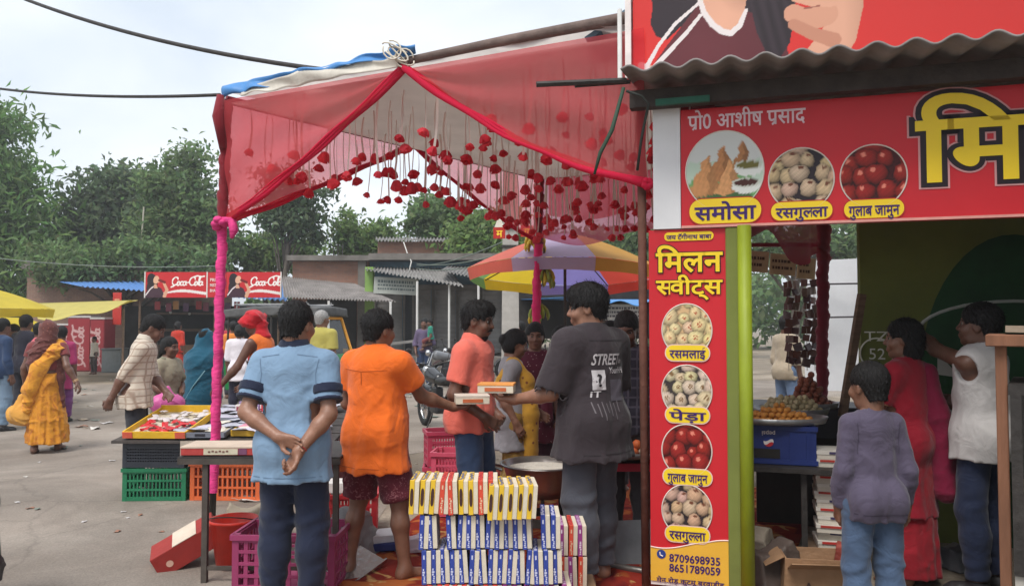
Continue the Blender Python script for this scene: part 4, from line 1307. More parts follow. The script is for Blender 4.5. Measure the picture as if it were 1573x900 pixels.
for x0, w_ in ((0, wB * .455), (wB * .60, wB * .40)):
    flat_print('printed_panel', cb_, (x0, .0, 0), (1, 0, 0), (0, 0, 1), w_, hB, lambda u, v, w_=w_: cola_board(u, v, w_, hB), 170, 70, .004)
MB().box((wB * .527, 0, hB / 2), (wB * .14, .004, hB * .98)).build('name_panel', matc((196, 38, 44), .5), cb_)
for i, tx in enumerate(('PRINCE', 'MISTHAN', 'BHANDAR')):
    letter('lettering', tx, matc((236, 228, 222)), cb_, (wB * .527, -.003, hB * (.70 - .21 * i)), (1, 0, 0), (0, 0, 1), hB * .12, wB * .1, off=.012, center=True)
for x in (0.01, wB * .457, wB - .01): MB().box((x, -.006, hB / 2), (.035, .03, hB * 1.02)).build('frame_strip', matc((220, 216, 210)), cb_)

# yellow tarpaulin awning left of the stall
def tarp_fn(a, b, c, d, sag=.12, wob=.05):
    a, b, c, d = map(Vector, (a, b, c, d))
    def fn(u, v):
        p = (a * (1 - u) + b * u) * (1 - v) + (d * (1 - u) + c * u) * v
        p.z += -sag * 4 * u * (1 - u) * v + wob * math.sin(u * 11 + v * 3) * v
        return p
    return fn
yt = thing('yellow_awning', 'yellow tarpaulin awning stretched in front of the brick wall', 'awning', (X(130, 22), 22, 0))
rel(yt, MB().sheet(tarp_fn(W(50, 466, 24), W(212, 461, 24.5), W(200, 464, 20.0), W(58, 490, 20.0)), 24, 10), 'tarpaulin', M_YELT, smooth=True, solid=.01)
for px, y_ in ((78, 20.6), (190, 20.7)):
    bb = MB(); bb.tube([(X(px, y_), y_, 0), W(px, 474, y_)], .03, 6); rel(yt, bb, 'pole', M_WOOD)
# red drink coolers and a steel bin by the stall
def cooler(px, py, Y, w, h, label):
    p = G(px, py); p.y = Y
    t = thing('drink_cooler', label, 'cooler', (X(px, Y), Y, 0), R(rnd.uniform(-12, 12)), 'red drink coolers beside the tea stall')
    MB().box((0, .3, h / 2), (w, .6, h), ch=.03).build('cabinet', matc((140, 52, 60), .4), t)
    MB().box((0, .3, h + .03), (w * 1.02, .62, .06)).build('lid', matc((190, 186, 184), .4), t)
    flat_print('printed_panel', t, (-w / 2 + .02, -.002, .05), (1, 0, 0), (0, 0, 1), w - .04, h - .1, lambda u, v: script_side(u, v, w - .04, h - .1), 40, 90, .003)
def script_side(u, v, w, h):
    img = np.tile(np.array(s2l((146, 48, 56))), (len(u), 1)).astype(np.float32)
    cola_print(img, v, w - u, h * .08, w * .28, h * .21, (196, 160, 160)); return img
cooler(122, 570, 25.5, .75, 1.75, 'tall red drink cooler with white script, in front of the brick wall')
cooler(98, 570, 25.8, .6, 1.5, 'red drink cooler half hidden behind the tall one')
cooler(150, 575, 25.2, .5, 1.7, 'narrow red drink cooler beside the steel bin')
bn = thing('steel_bin', 'square grey steel storage bin standing in front of the tea stall', 'bin', (X(172, 25), 25, 0))
MB().box((0, .25, .36), (.62, .5, .72), ch=.02).build('body', matc((120, 126, 128), .4, metal=.4), bn)
MB().box((0, .25, .745), (.66, .54, .05)).build('lid', matc((104, 110, 112), .4, metal=.4), bn)
sg = thing('advert_banner', 'narrow red upright advert banner hanging at the stall post', 'banner', (X(180, 25.6), 25.6, 1.5))
MB().box((0, 0, .55), (.28, .03, 1.05)).build('sheet', matc((186, 52, 44), .5), sg)
MB().box((0, -.018, .72), (.16, .006, .3)).build('printed_figure', matc((214, 150, 110), .5), sg)

# ---- the middle building with shutters
YB = 25.5
mb = thing('shop_building', 'one-storey brick and blue shop building with closed shutters', 'building', (X(620, YB), YB, 0))
rel(mb, boxpx(MB(), 447, 566, 399, 640, YB, 5), 'brick_wall', M_BRICK2)
rel(mb, boxpx(MB(), 440, 570, 392, 400, YB - .3, 5.5), 'roof_slab', M_CONC)
rel(mb, boxpx(MB(), 562, 790, 398, 640, YB + .2, 5), 'blue_wall', M_BLUEWALL)
rel(mb, boxpx(MB(), 566, 795, 389, 399, YB - .6, 6), 'roof_slab', M_CONC)
rel(mb, boxpx(MB(), 548, 562, 400, 640, YB - .15, .4), 'concrete_pillar', M_CONC)
gp = boxpx(MB(), 559, 573, 410, 640, YB - 1.4, .3); rel(mb, gp, 'green_pillar', M_GREENP)
for x0, x1 in ((577, 618), (636, 662), (668, 700), (706, 736), (742, 772)): 
    p_ = MB(); boxpx(p_, x0 - 4, x0, 445, 640, YB - .05, .12); boxpx(p_, x1, x1 + 4, 445, 640, YB - .05, .12); boxpx(p_, x0 - 4, x1 + 4, 437, 445, YB - .06, .2); rel(mb, p_, 'door_frame', M_CONC)
    shutter(mb, x0, x1, 445, 580, YB + .1)
    mb.children[-1].location = tuple(-v for v in mb.location)
rel(mb, boxpx(MB(), 619, 635, 452, 580, YB + .1, .06), 'door', mat('dark_door', (.05, .05, .055), .6))
rel(mb, boxpx(MB(), 470, 548, 460, 640, YB - .02, .05), 'doorway_shade', M_DARKIN)  # dark slab on the wall, painted as the shade of an open door
# brick room on the roof, with tin sheet top
rm = thing('rooftop_room', 'small brick room with tin sheet roof on the shop roof', 'room', (X(640, 28), 28, 3.8))
rel(rm, boxpx(MB(), 580, 684, 371, 402, 28, 3), 'brick_wall', M_BRICK2)
rel(rm, boxpx(MB(), 683, 699, 370, 402, 27.95, 3), 'plastered_corner', M_WHITEP)
rel(rm, corrug(W(577, 370, 27.7), W(702, 371, 27.7), W(577, 365, 31), W(702, 366, 31), 24, .04), 'roof_sheet', M_TIN, smooth=True)
for px in (512, 519, 526): tag(MB().tube([W(px, 394, 28), W(px, 374 + (px % 3) * 2, 28)], .02, 5).build('rebar_rod', M_IRON), 'rusty reinforcing rod sticking up from the roof slab', 'rod', 'rods on the roof slab')
# awnings
def awning(label, c, posts, Yp, waves, mt=M_TIN):
    t = thing('tin_awning', label, 'awning', (c[2].x, c[2].y, 0))
    rel(t, corrug(*c, waves, .03), 'tin_sheet', mt, smooth=True)
    for px, py in posts:
        bb = MB(); q = W(px, py, Yp); bb.tube([(q.x, q.y, 0), q], .035, 6); rel(t, bb, 'post', M_WHITEP)
awning('wide grey corrugated awning on the brick house', (W(436, 457, 22.5), W(608, 463, 22.8), W(432, 424, 25.6), W(545, 436, 25.6)), ((505, 462), (600, 463)), 22.6, 36, M_ASB)
awning('long tin awning with rust over the white signboard', (W(560, 414, 23.5), W(712, 440, 22.5), W(566, 410, 25.6), W(690, 412, 25.6)), ((641, 432), (690, 437)), 22.9, 26)
awning('dark tin awning over the last shutters', (W(676, 416, 23.0), W(800, 440, 22.5), W(690, 408, 25.6), W(800, 410, 25.6)), ((735, 428),), 22.8, 22)
# white notice board with painted lines of writing
nb_ = thing('notice_board', 'faded white shop signboard with rows of small writing under the awning', 'signboard', W(574, 452, 23.6))
nw, nh = W(642, 452, 23.6).x - W(574, 452, 23.6).x, .5
MB().box((nw / 2, .02, nh / 2), (nw, .04, nh), rot=(0, R(3), 0)).build('board', matc((168, 172, 164)), nb_)
for i in range(3):
    q = MB(); x = .12
    while x < nw - .15:
        w_ = rnd.uniform(.03, .08); q.box((x + w_ / 2, -.006, nh * (.75 - .22 * i) - x * .052 + .03), (w_, .006, .05 if i else .08)); x += w_ + .025
    o_ = q.build('small_lettering', matc((92, 104, 104)), nb_); o_['kind'] = 'stuff'
# platform in front
pf = MB(); boxpx(pf, 590, 780, 548, 600, 23.4, 2.2); rel(mb, pf, 'platform', M_CONC)
# plank bench by the platform
bt = thing('plank_bench', 'rough grey plank table in front of the shutters', 'table', (X(618, 22.6), 22.6, 0))
MB().box((0, 0, 1.02), (1.2, .7, .07), rot=(0, R(-6), 0)).build('table_top', M_TIN, bt)
for sx in (-1, 1):
    for sy in (-1, 1): MB().box((sx * .5, sy * .28, .49), (.07, .07, .98)).build('leg', M_WOOD, bt)

# right side behind the umbrella: lean-to with blue tarpaulin and pale board
rs = thing('market_shed', 'low dark market shed with blue tarpaulin edge behind the striped umbrella', 'shed', (X(900, 17), 17, 0))
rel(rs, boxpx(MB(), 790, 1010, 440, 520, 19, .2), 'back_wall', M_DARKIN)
rel(rs, MB().sheet(tarp_fn(W(800, 460, 19), W(1020, 460, 19), W(1010, 459, 15.5), W(908, 459, 15.5), .1, .06), 24, 8), 'tarpaulin', M_BLUET, smooth=True, solid=.01)
for px in (918, 1000):
    bb = MB(); q = W(px, 470, 15.6); bb.tube([(q.x, q.y, 0), q], .03, 6); rel(rs, bb, 'pole', M_WOOD)
wb = thing('pale_board', 'long pale board with dark lettering at the market shed', 'signboard', W(925, 492, 16.5))
ww, wh = W(990, 492, 16.5).x - W(925, 492, 16.5).x, .34
MB().box((ww / 2, .02, wh / 2), (ww, .03, wh)).build('board', matc((212, 208, 200)), wb)
q = MB()
for i in range(3):
    x = .06
    while x < ww - .1:
        w_ = rnd.uniform(.02, .06); q.box((x + w_ / 2, .002, wh * (.76 - .25 * i)), (w_, .006, .04)); x += w_ + .02
o_ = q.build('small_lettering', matc((96, 92, 96)), wb); o_['kind'] = 'stuff'
for px in (930, 985):
    bb = MB(); bb.box((X(px, 16.55) - wb.location.x, .06, -wb.location.z / 2), (.05, .05, wb.location.z)).build('post', M_WOOD, wb)

# concrete electric pole with wires
ep = thing('electric_pole', 'grey concrete electric pole with wire clamps and stays', 'pole', (X(784, 14), 14, 0))
bb = MB(); zt = 6.5
bb.add([(-.17, -.12, -.3), (.17, -.12, -.3), (.17, .12, -.3), (-.17, .12, -.3), (-.11, -.09, zt), (.11, -.09, zt), (.11, .09, zt), (-.11, .09, zt)], [(0, 3, 2, 1), (4, 5, 6, 7), (0, 1, 5, 4), (1, 2, 6, 5), (2, 3, 7, 6), (3, 0, 4, 7)])
bb.build('shaft', mat('pole_concrete', (.40, .38, .35), .9, var=.2, scale=3, bump=.4), ep)
for z in (2.95, 3.3, 1.2): MB().box((0, 0, z), (.37 - z * .02, .28, .05)).build('clamp', M_IRON, ep)
def cable(label, pts, r=.012, name='power_cable', m=None):
    o = MB().tube(pts, r, 6).build(name, m or M_IRON, smooth=True); return tag(o, label, 'cable', None)
def sagline(a, b, sag, n=16):
    a, b = Vector(a), Vector(b)
    return [a + (b - a) * i / n - Vector((0, 0, sag * 4 * (i / n) * (1 - i / n))) for i in range(n + 1)]
cable('thick black cable slanting down to the canopy corner rope', sagline(W(-1100, -300, 12), W(20, -8, 8.6), .12, 24) + sagline(W(20, -8, 8.6), W(500, 108, 6.2), .10)[1:], .020)
cable('black cable running level to the canopy corner post', sagline(W(-1100, 90, 14), W(-40, 131, 9), .15, 24) + sagline(W(-40, 131, 9), W(338, 146, 6.2), .06)[1:], .014)
for i, (y0, y1) in enumerate(((370, 408), (388, 405), (398, 412))):
    cable(['upper stay wire', 'middle stay wire', 'lower stay wire'][i] + ' running from the electric pole to the blue shop roof', sagline((X(776, 14), 14, W(776, y0, 14).z), W(640, y1, 24), .12), .012, m=matc((110, 122, 112)))
cable('thin wire crossing the trees above the brick house', sagline(W(-20, 395, 24), W(345, 408, 24), .15), .014, m=matc((120, 128, 124)))
cable('white loose wire hanging from the blue wall', [W(620, 372, 25.4), W(626, 390, 25.2), W(632, 402, 24.8), W(628, 418, 24.6)], .02, m=matc((190, 188, 182)))
# pennants with letters on the pole
for px, py, tx, lb in ((767, 358, 'म', 'small red and white paper pennant with a yellow letter, left of the electric pole'), (809, 355, 'ग', 'small paper pennant with a yellow letter, right of the electric pole')):
    p = W(px, py, 11); t = thing('paper_pennant', lb, 'pennant', p)
    MB().box((0, 0, 0), (.17, .004, .16)).build('sheet', matc((176, 46, 40)), t)
    MB().poly([(-.07, .082), (.07, .082), (0, .26)], -.002, .002).build('top_flap', matc((216, 210, 200)), t)
    letter('letter', tx, matc((240, 200, 60)), t, (0, -.003, -.005), (1, 0, 0), (0, 0, 1), .1, off=.02, center=True)
# ------------------------------------------------------------------ red canopy with hanging flowers
def net_mat(name, col, clear, tr=.5):
    m = bpy.data.materials.new(name); m.use_nodes = True
    n, l = m.node_tree.nodes, m.node_tree.links; b = n['Principled BSDF']
    b.inputs['Base Color'].default_value = col + (1,); b.inputs['Roughness'].default_value = .8; b.inputs['Specular IOR Level'].default_value = .15
    tc = n.new('ShaderNodeTexCoord'); no = n.new('ShaderNodeTexNoise'); no.inputs['Scale'].default_value = 2.2; no.inputs['Detail'].default_value = 3
    l.new(tc.outputs['Object'], no.inputs['Vector'])
    t = n.new('ShaderNodeBsdfTranslucent'); t.inputs['Color'].default_value = col + (1,)
    mx = n.new('ShaderNodeMixShader'); mx.inputs[0].default_value = tr
    l.new(b.outputs[0], mx.inputs[1]); l.new(t.outputs[0], mx.inputs[2])
    tp = n.new('ShaderNodeBsdfTransparent'); tp.inputs['Color'].default_value = tuple(.55 + .45 * c for c in col) + (1,)
    mr = n.new('ShaderNodeMapRange'); mr.inputs['From Min'].default_value = .3; mr.inputs['From Max'].default_value = .7
    mr.inputs['To Min'].default_value = 1 - clear - .1; mr.inputs['To Max'].default_value = 1 - clear + .1
    l.new(no.outputs['Fac'], mr.inputs['Value'])
    m2 = n.new('ShaderNodeMixShader'); l.new(mr.outputs[0], m2.inputs[0]); l.new(tp.outputs[0], m2.inputs[1]); l.new(mx.outputs[0], m2.inputs[2])
    l.new(m2.outputs[0], n['Material Output'].inputs['Surface'])
    _mats[name] = m; return m
M_NET = net_mat('red_net', s2l((238, 104, 112)), .48, .62)
M_NETD = net_mat('red_net_gathered', s2l((222, 44, 80)), .12, .4)
M_PINK = mat('pink_wrap', s2l((222, 62, 132)), .7, var=.28, scale=4, bump=.5, bscale=22, stretch=(1, 1, 3)); M_CERISE = cloth((214, 44, 104)); M_DKRED = cloth((120, 30, 40))
M_CEIL = mat('ceiling_cloth', (.62, .58, .54), .9, var=.1, scale=2, bump=.3, bscale=5, transl=.45)
M_RIBBON = mat('ribbon_cloth', (.72, .64, .58), .7, var=.1, transl=.4)
M_PETAL = mat('petal_cloth', s2l((232, 72, 86)), .65, var=.25, scale=12, bump=.2, transl=.45)
M_PETAL2 = mat('petal_cloth_deep', s2l((216, 50, 68)), .65, var=.25, scale=12, bump=.2, transl=.45)
CZ = 3.36
cA, cB, cC, cD = Vector((-2.26, 6.13, CZ)), Vector((.32, 9.0, CZ - .08)), Vector((3.06, 7.6, CZ - .1)), Vector((.78, 4.62, CZ))
cp = thing('decorated_canopy', 'red net festival canopy with white ceiling cloth on wrapped poles', 'canopy', (0, 7, 0))
def onc(b, name, m, **k): return b.build(name, m, cp, loc=(0, -7, 0), **k)
# ceiling cloth with a slight sag
def ceil_fn(u, v, dz=0):
    p = (cA * (1 - u) + cD * u) * (1 - v) + (cB * (1 - u) + cC * u) * v
    q = p.copy(); q.z += -.10 * math.sin(math.pi * u) * math.sin(math.pi * v) - .015 * math.sin(u * 19) * math.sin(v * 3) + dz - .03
    return q
onc(MB().sheet(ceil_fn, 30, 30), 'ceiling_cloth', M_CEIL, smooth=True)
onc(MB().sheet(lambda u, v: ceil_fn(u, v, .09 + .02 * math.sin(u * 31 + v * 7)), 40, 30), 'tarpaulin', mat('grey_white_tarpaulin', s2l((212, 206, 200)), .5, var=.15, scale=4, bump=.4, bscale=7, transl=.55), smooth=True)
# front roll of tarpaulin, then the timber along the front edge
mid = (cA + cD) / 2
def strip(name, m, t0, t1, za, zb, wob, dy=0.0):
    def fn(u, v):
        t = t0 + (t1 - t0) * u; p = cA + (mid - cA) * t
        z = (za(t) * (1 - v) + zb(t) * v) + .006 * math.sin(t * 37 + v * 4)
        return p + Vector((.02 * math.sin(t * 23) * wob, dy - .05 - .03 * math.sin(v * 3.1 + t * 11) * wob - .02 * math.sin(t * 41) * wob, z))
    onc(MB().sheet(fn, 60, 6), name, m, smooth=True, solid=.006)
strip('tarpaulin_edge', M_BLUET, -.01, 1.06, lambda t: .005 + .075 * min(1, max(0, t) * 1.3) , lambda t: .10 + .035 * t + .01 * math.sin(t * 9), 1.0)
strip('cream_sheet_edge', matc((206, 200, 188), .7), .10, .97, lambda t: -.01 + .015 * t, lambda t: .03 + .065 * math.sin(min(1, t * 1.1) * 2.4), .6, -.012)
dFD = (cD - mid).normalized()
onc(MB().tube([mid - dFD * .15 + Vector((0, 0, .05)), mid + dFD * .8 + Vector((0, 0, .075)), cD + Vector((.05, 0, .09))], [.028, .033, .038], 9), 'front_timber', mat('dark_bamboo', (.16, .115, .10), .8, var=.3, scale=8, bump=.4), smooth=True)
onc(MB().tube([cA + Vector((0, 0, 0)), cB], .035, 8), 'side_timber', M_DKRED, smooth=True)
onc(MB().tube([cB, cC], .03, 8), 'rear_timber', M_DKRED, smooth=True)
onc(MB().tube([cC, cD], .03, 8), 'inner_timber', M_DKRED, smooth=True)
# rope lashing at the middle of the front edge
for k in range(5):
    a = k * 1.1; c = mid + Vector((.0, -.03, .05))
    loop = [c + Vector((.09 * math.cos(t + a) * (1 if k % 2 else .7) - .02 * k, -.05 - .006 * k, .065 * math.sin(t + a * .3) + .012 * k)) for t in [i * 2 * math.pi / 14 for i in range(13)]]
    onc(MB().tube(loop, .006, 5), 'rope_lashing', matc((214, 206, 190)), smooth=True)
# drapes
def drape(T1, T2, K, folds=7, sag=.10, name='net_drape', m=None, rim=.024, out=0.0, amp=.018):
    T1, T2, K = Vector(T1), Vector(T2), Vector(K)
    nr = (T2 - T1).cross(Vector((0, 0, 1))).normalized()
    def bot(u):
        p = K + (T2 - K) * u; p.z -= sag * math.sin(math.pi * u) ; return p
    def fn(u, v):
        t = T1 + (T2 - T1) * u; b_ = bot(u)
        p = t * (1 - v) + b_ * v
        return p + nr * (amp * math.sin(v * folds * 2 + 2.2 * math.sin(u * 5) + u * 3) * min(1, v * 2 + .2) + out)
    onc(MB().sheet(fn, 26, 26), name, m or M_NET, smooth=True)
    if rim:
        for j in range(3):
            onc(MB().tube([bot(u) + nr * (.01 * j - .01) + Vector((0, 0, .016 * j + .008 * math.sin(u * 20 + j))) for u in [i / 20 for i in range(21)]], [rim * (1 - .25 * j) * (.75 + .25 * math.cos(u * 6 + j)) for u in [i / 20 for i in range(21)]], 7), 'gathered_hem', M_NETD, smooth=True)
f0 = Vector((0, -.06, -.02))
kA, kB, kC, kD = cA + Vector((.05, -.03, -.97)), cB + Vector((0, 0, -.78)), cC + Vector((0, 0, -.85)), cD + Vector((.02, -.02, -.95))
drape(cA + f0, mid + f0, kA + Vector((0, -.05, 0)), sag=.05)
drape(cD + f0, mid + f0, kD, sag=.12)
sm = (cA + cB) / 2
drape(cA, sm, kA, sag=.03); drape(cB, sm, kB, sag=.06)
rm_ = (cB + cC) / 2
# rear and inner sides carry a full-length valance
def valance(a, b, depth, m, name='net_valance', fold=26):
    a, b = Vector(a), Vector(b); nr = (b - a).cross(Vector((0, 0, 1))).normalized()
    def fn(u, v):
        p = a + (b - a) * u; p.z -= depth * v * (1 + .10 * math.sin(u * 2 * math.pi * 2 - .6))
        return p + nr * (.03 * math.sin(u * fold + math.sin(u * 9) * 2) * v)
    onc(MB().sheet(fn, 70, 8), name, m, smooth=True)
M_NETP = net_mat('pink_net', s2l((196, 96, 120)), .30, .6)
valance(cB, cC, .74, M_NETP); valance(cB + Vector((.1, -.1, .01)), cC + Vector((0, -.12, .01)), .5, M_NET)
valance(cC + Vector((-.1, -.06, 0)), cD + Vector((.2, .35, 0)), 1.05, net_mat('dark_red_net', s2l((120, 24, 40)), .15, .4))
# poles
def wrapped(name_label, top, foot, zc, mt_up, mt_lo, r=.036):
    top, foot = Vector(top), Vector(foot)
    onc(MB().tube([foot, top], r * .8, 8), 'pole', M_IRON, smooth=True)
    f = lambda z: foot + (top - foot) * ((z - foot.z) / (top.z - foot.z))
    def spiral(z0, z1, m, nm, rr):
        n = 90
        def fn(u, v):
            a = u * 2 * math.pi; z = z0 + (z1 - z0) * v; ph = (z * 3.6 + u) % 1.0
            q = f(z); rad = rr * (1 + .32 * (ph ** 2) - .08 * math.sin(ph * 19) + .06 * math.sin(a * 3 + z * 9))
            return q + Vector((math.cos(a) * rad, math.sin(a) * rad, 0))
        onc(MB().sheet(fn, 14, n), nm, m, smooth=True)
    spiral(zc, top.z - .02, mt_up, 'upper_wrap', r * 1.15); spiral(.28, zc + .02, mt_lo, 'lower_wrap', r)
wrapped('', cA, (-2.33, 6.13, 0), 2.36, M_DKRED, M_PINK, .033)
wrapped('', cB, (.24, 9.0, 0), 2.5, M_DKRED, M_CERISE, .045)
wrapped('', cC, (2.98, 7.6, 0), 2.2, M_DKRED, cloth((112, 26, 44)), .05)
# knots on the front pole
kn = MB()
c = cA + Vector((-.02, -.03, -.99))
for k in range(7):
    a = k * .9; kn.ball(c + Vector((.035 * math.cos(a), .03 * math.sin(a) - .02, .028 * math.sin(a * 1.7))), .036, 8, 6, (1.1, 1, .8))
onc(kn, 'cloth_knot', M_PINK, smooth=True)
onc(MB().tube([c + Vector((.03, -.03, .02)), c + Vector((.1, -.05, .03)), c + Vector((.12, -.05, -.06)), c + Vector((.1, -.05, -.12))], [.03, .04, .035, .012], 7), 'knot_tail', M_PINK, smooth=True)
onc(MB().tube([cA + Vector((-.03, -.05, .02)), cA + Vector((-.04, -.06, -.15)), cA + Vector((-.01, -.04, -.4))], [.03, .05, .028], 12), 'corner_gather', M_DKRED, smooth=True)
kn = MB()
for k in range(6): kn.ball(kD + Vector((.018 * math.cos(k), -.03, .02 * math.sin(k * 2))), .022, 8, 6)
onc(kn, 'cloth_knot', M_NETD, smooth=True)

# hanging flowers: ribbon + bell of petals, each its own thing
def petal_bell(m_seed):
    r = random.Random(m_seed); n = 30; b = MB(); rows = 7
    ph = r.uniform(0, 6)
    def fn(u, v):
        a = u * 2 * math.pi
        rad = .008 + .052 * (v ** .55) * (1 + .16 * v * math.sin(5 * a + ph) + .08 * v * math.sin(9 * a + ph * 2))
        z = -.075 * v ** 1.3 + .012 * v * math.sin(5 * a + ph + 1)
        return (rad * math.cos(a), rad * math.sin(a), z)
    b.sheet(fn, n, rows)
    def fn2(u, v):
        a = u * 2 * math.pi
        rad = .006 + .036 * (v ** .6) * (1 + .2 * v * math.sin(4 * a + ph + 2)); return (rad * math.cos(a), rad * math.sin(a), -.01 - .085 * v ** 1.2)
    b.sheet(fn2, n, rows)
    me = bpy.data.meshes.new('petals'); me.from_pydata(b.v, [], b.f); me.polygons.foreach_set('use_smooth', [True] * len(me.polygons))
    return me
bells = []
for i in range(6):
    me = petal_bell(i); me.materials.append(M_PETAL if i % 2 else M_PETAL2); bells.append(me)
def ribbon_mesh(L, seed):
    r = random.Random(seed); w = r.uniform(.003, .009); tw = r.uniform(-2, 2); bx = r.uniform(-.02, .02)
    def fn(u, v):
        a = tw * v; x = (u - .5) * 2 * w
        return (x * math.cos(a) + bx * math.sin(v * 3.1), x * math.sin(a) + bx * math.sin(v * 3.1) * .5, L * v)
    b = MB().sheet(fn, 1, 8); me = bpy.data.meshes.new('ribbon'); me.from_pydata(b.v, [], b.f); me.materials.append(M_RIBBON)
    return me
ribs = {}
nu, nv = 15, 17
fi = 0
rf = random.Random(44)
for j in range(nv):
    for i in range(nu):
        u, v = (i + .5 + rf.uniform(-.38, .38)) / nu, (j + .5 + rf.uniform(-.38, .38)) / nv
        if rf.random() < .06: continue
        c = ceil_fn(u, v)
        L = round((rf.choice([.30, .36, .42, .46, .5, .54, .6]) + .10 * (v > .6)) * 20) / 20
        t = thing('hanging_flower', 'red cloth flower on a pale ribbon hanging from the canopy ceiling', 'flower', (c.x, c.y, c.z - L), 0, 'cloth flowers hanging under the canopy')
        key = (L, rf.randint(0, 4))
        if key not in ribs: ribs[key] = ribbon_mesh(L, hash(key) % 999)
        link('ribbon', ribs[key], None, t)
        o = link('petals', bells[rf.randint(0, 5)], None, t)
        s_ = rf.uniform(.5, .85); o.scale = (s_, s_, s_ * rf.uniform(.8, 1.2)); o.rotation_euler = (rf.uniform(-.5, .5), rf.uniform(-.5, .5), rf.uniform(0, 6)); fi += 1

# banana hands hanging on the rear pole
M_BAN = [mat('banana_yellow', s2l((206, 176, 58)), .5, var=.2, scale=9, bump=.05), mat('banana_green', s2l((136, 150, 62)), .5, var=.2, scale=9, bump=.05)]
def bananas(loc, n, label, green, rz):
    t = thing('banana_bunch', label, 'bananas', loc, rz, 'banana bunches on the canopy pole')
    MB().tube([(0, 0, .22), (0, 0, 0), (.01, 0, -.14)], [.012, .02, .012], 6).build('stalk', matc((92, 84, 50)), t)
    for k in range(n):
        a = (k % 8) * math.pi * 2 / 8 + (k // 8) * .4; z0 = -.01 - .07 * (k // 8); d = Vector((math.cos(a), math.sin(a), 0))
        L = rnd.uniform(.16, .2)
        pts = [Vector((0, 0, z0)) + d * (.03 + .085 * math.sin(s_ * 2.1)) + Vector((0, 0, -L * s_ + .02)) for s_ in (0, .2, .45, .7, .9, 1)]
        MB().tube(pts, [.007, .017, .021, .02, .014, .005], 6).build('banana', M_BAN[1 if (green and k % 3) else 0], t, smooth=True)
bananas(W(822, 356, 9.1), 16, 'ripe yellow banana bunch, topmost on the canopy pole', False, .3)
bananas(W(836, 410, 9.08), 16, 'greenish banana bunch below the topmost one on the pole', True, 1.2)
bananas(W(828, 468, 9.1), 12, 'pale banana bunch, lowest on the canopy pole', True, 2.0)
# ------------------------------------------------------------------ sweet shop on the right
UX = Vector((.957, -.291, 0)).normalized(); UN = Vector((-UX.y, UX.x, 0))    # along the front, into the shop
FR = -UN                                                                        # towards the street
RZ = math.atan2(UX.y, UX.x)
UZ = Vector((0, 0, 1))
def on_plane(px, py, S, off=0.0):
    """point seen at pixel on the vertical plane through S along the shop front"""
    u, v = (px - IW / 2) / FPX, -(py - IH / 2) / FPX
    d = Vector((u, _cp - v * _sp, _sp + v * _cp)); o = Vector((0, 0, CAM_H))
    t = (Vector(S) + UN * off - o).dot(UN) / d.dot(UN)
    return o + d * t
S0 = Vector((.98, 4.5, 0))
def loc2(S, p): 
    q = Vector(p) - Vector(S); return (q.dot(UX), q.dot(UN), q.z)
sh = thing('sweet_shop', 'open-fronted sweet shop with green pillar and corrugated roof', 'shop', (S0.x, S0.y, 0), RZ)
M_LIME = mat('lime_pillar_paint', s2l((136, 150, 34)), .5, var=.28, scale=5, bump=.25, stretch=(1, 1, .3))
M_OLIVE = mat('olive_wall_paint', s2l((112, 120, 58)), .8, var=.2, scale=1.8, bump=.3)
M_RUST = mat('rusty_post', s2l((104, 68, 56)), .8, var=.25, scale=10, bump=.4)
# pillar: flat green jamb and round lime pipe
a = on_plane(1117.5, 700, S0, -.02); b_ = on_plane(1141, 700, S0, -.02)
ax_, bx_ = loc2(S0, a)[0], loc2(S0, b_)[0]
MB().box(((ax_ + bx_) / 2, .07, 1.07), (bx_ - ax_, .14, 2.14), ch=.006).build('green_jamb', M_OLIVE, sh)
cx_ = loc2(S0, on_plane(1147, 700, S0, -.02))[0]
MB().tube([(cx_, -.01, -.02), (cx_, -.01, 2.145)], .038, 16).build('lime_pipe', M_LIME, sh, smooth=True)
# olive back wall with paint marks
wl0 = Vector((X(1322, 5.9), 5.9, 0)); wx, wy, _ = loc2(S0, wl0)
MB().box((wx + 1.6, wy + .08, 1.5), (3.2, .16, 3.0)).build('green_wall', M_OLIVE, sh)
MB().box((4.9, wy / 2 + .2, 1.5), (.16, wy + .6, 3.0)).build('side_wall', M_OLIVE, sh)
mw = matc((232, 234, 220), .8)
def wall_pt(px, py, lift=.0): return Vector(loc2(S0, on_plane(px, py, wl0, -lift)))
letter('wall_lettering', 'TZ', mw, sh, wall_pt(1346, 516), (1, 0, 0), (0, 0, 1), .075, .17, center=True, lift=.004)
letter('wall_lettering', '52', mw, sh, wall_pt(1347, 543), (1, 0, 0), (0, 0, 1), .085, .12, center=True, lift=.004)
letter('wall_lettering', '27X11', mw, sh, wall_pt(1358, 573), (1, 0, 0), (0, 0, 1), .055, .26, center=True, lift=.004)
c = wall_pt(1347, 543, .006); MB().tube([(c.x + .115 * math.cos(i * math.pi / 16), c.y, c.z + .115 * math.sin(i * math.pi / 16)) for i in range(33)], .006, 5).build('painted_ring', mw, sh)
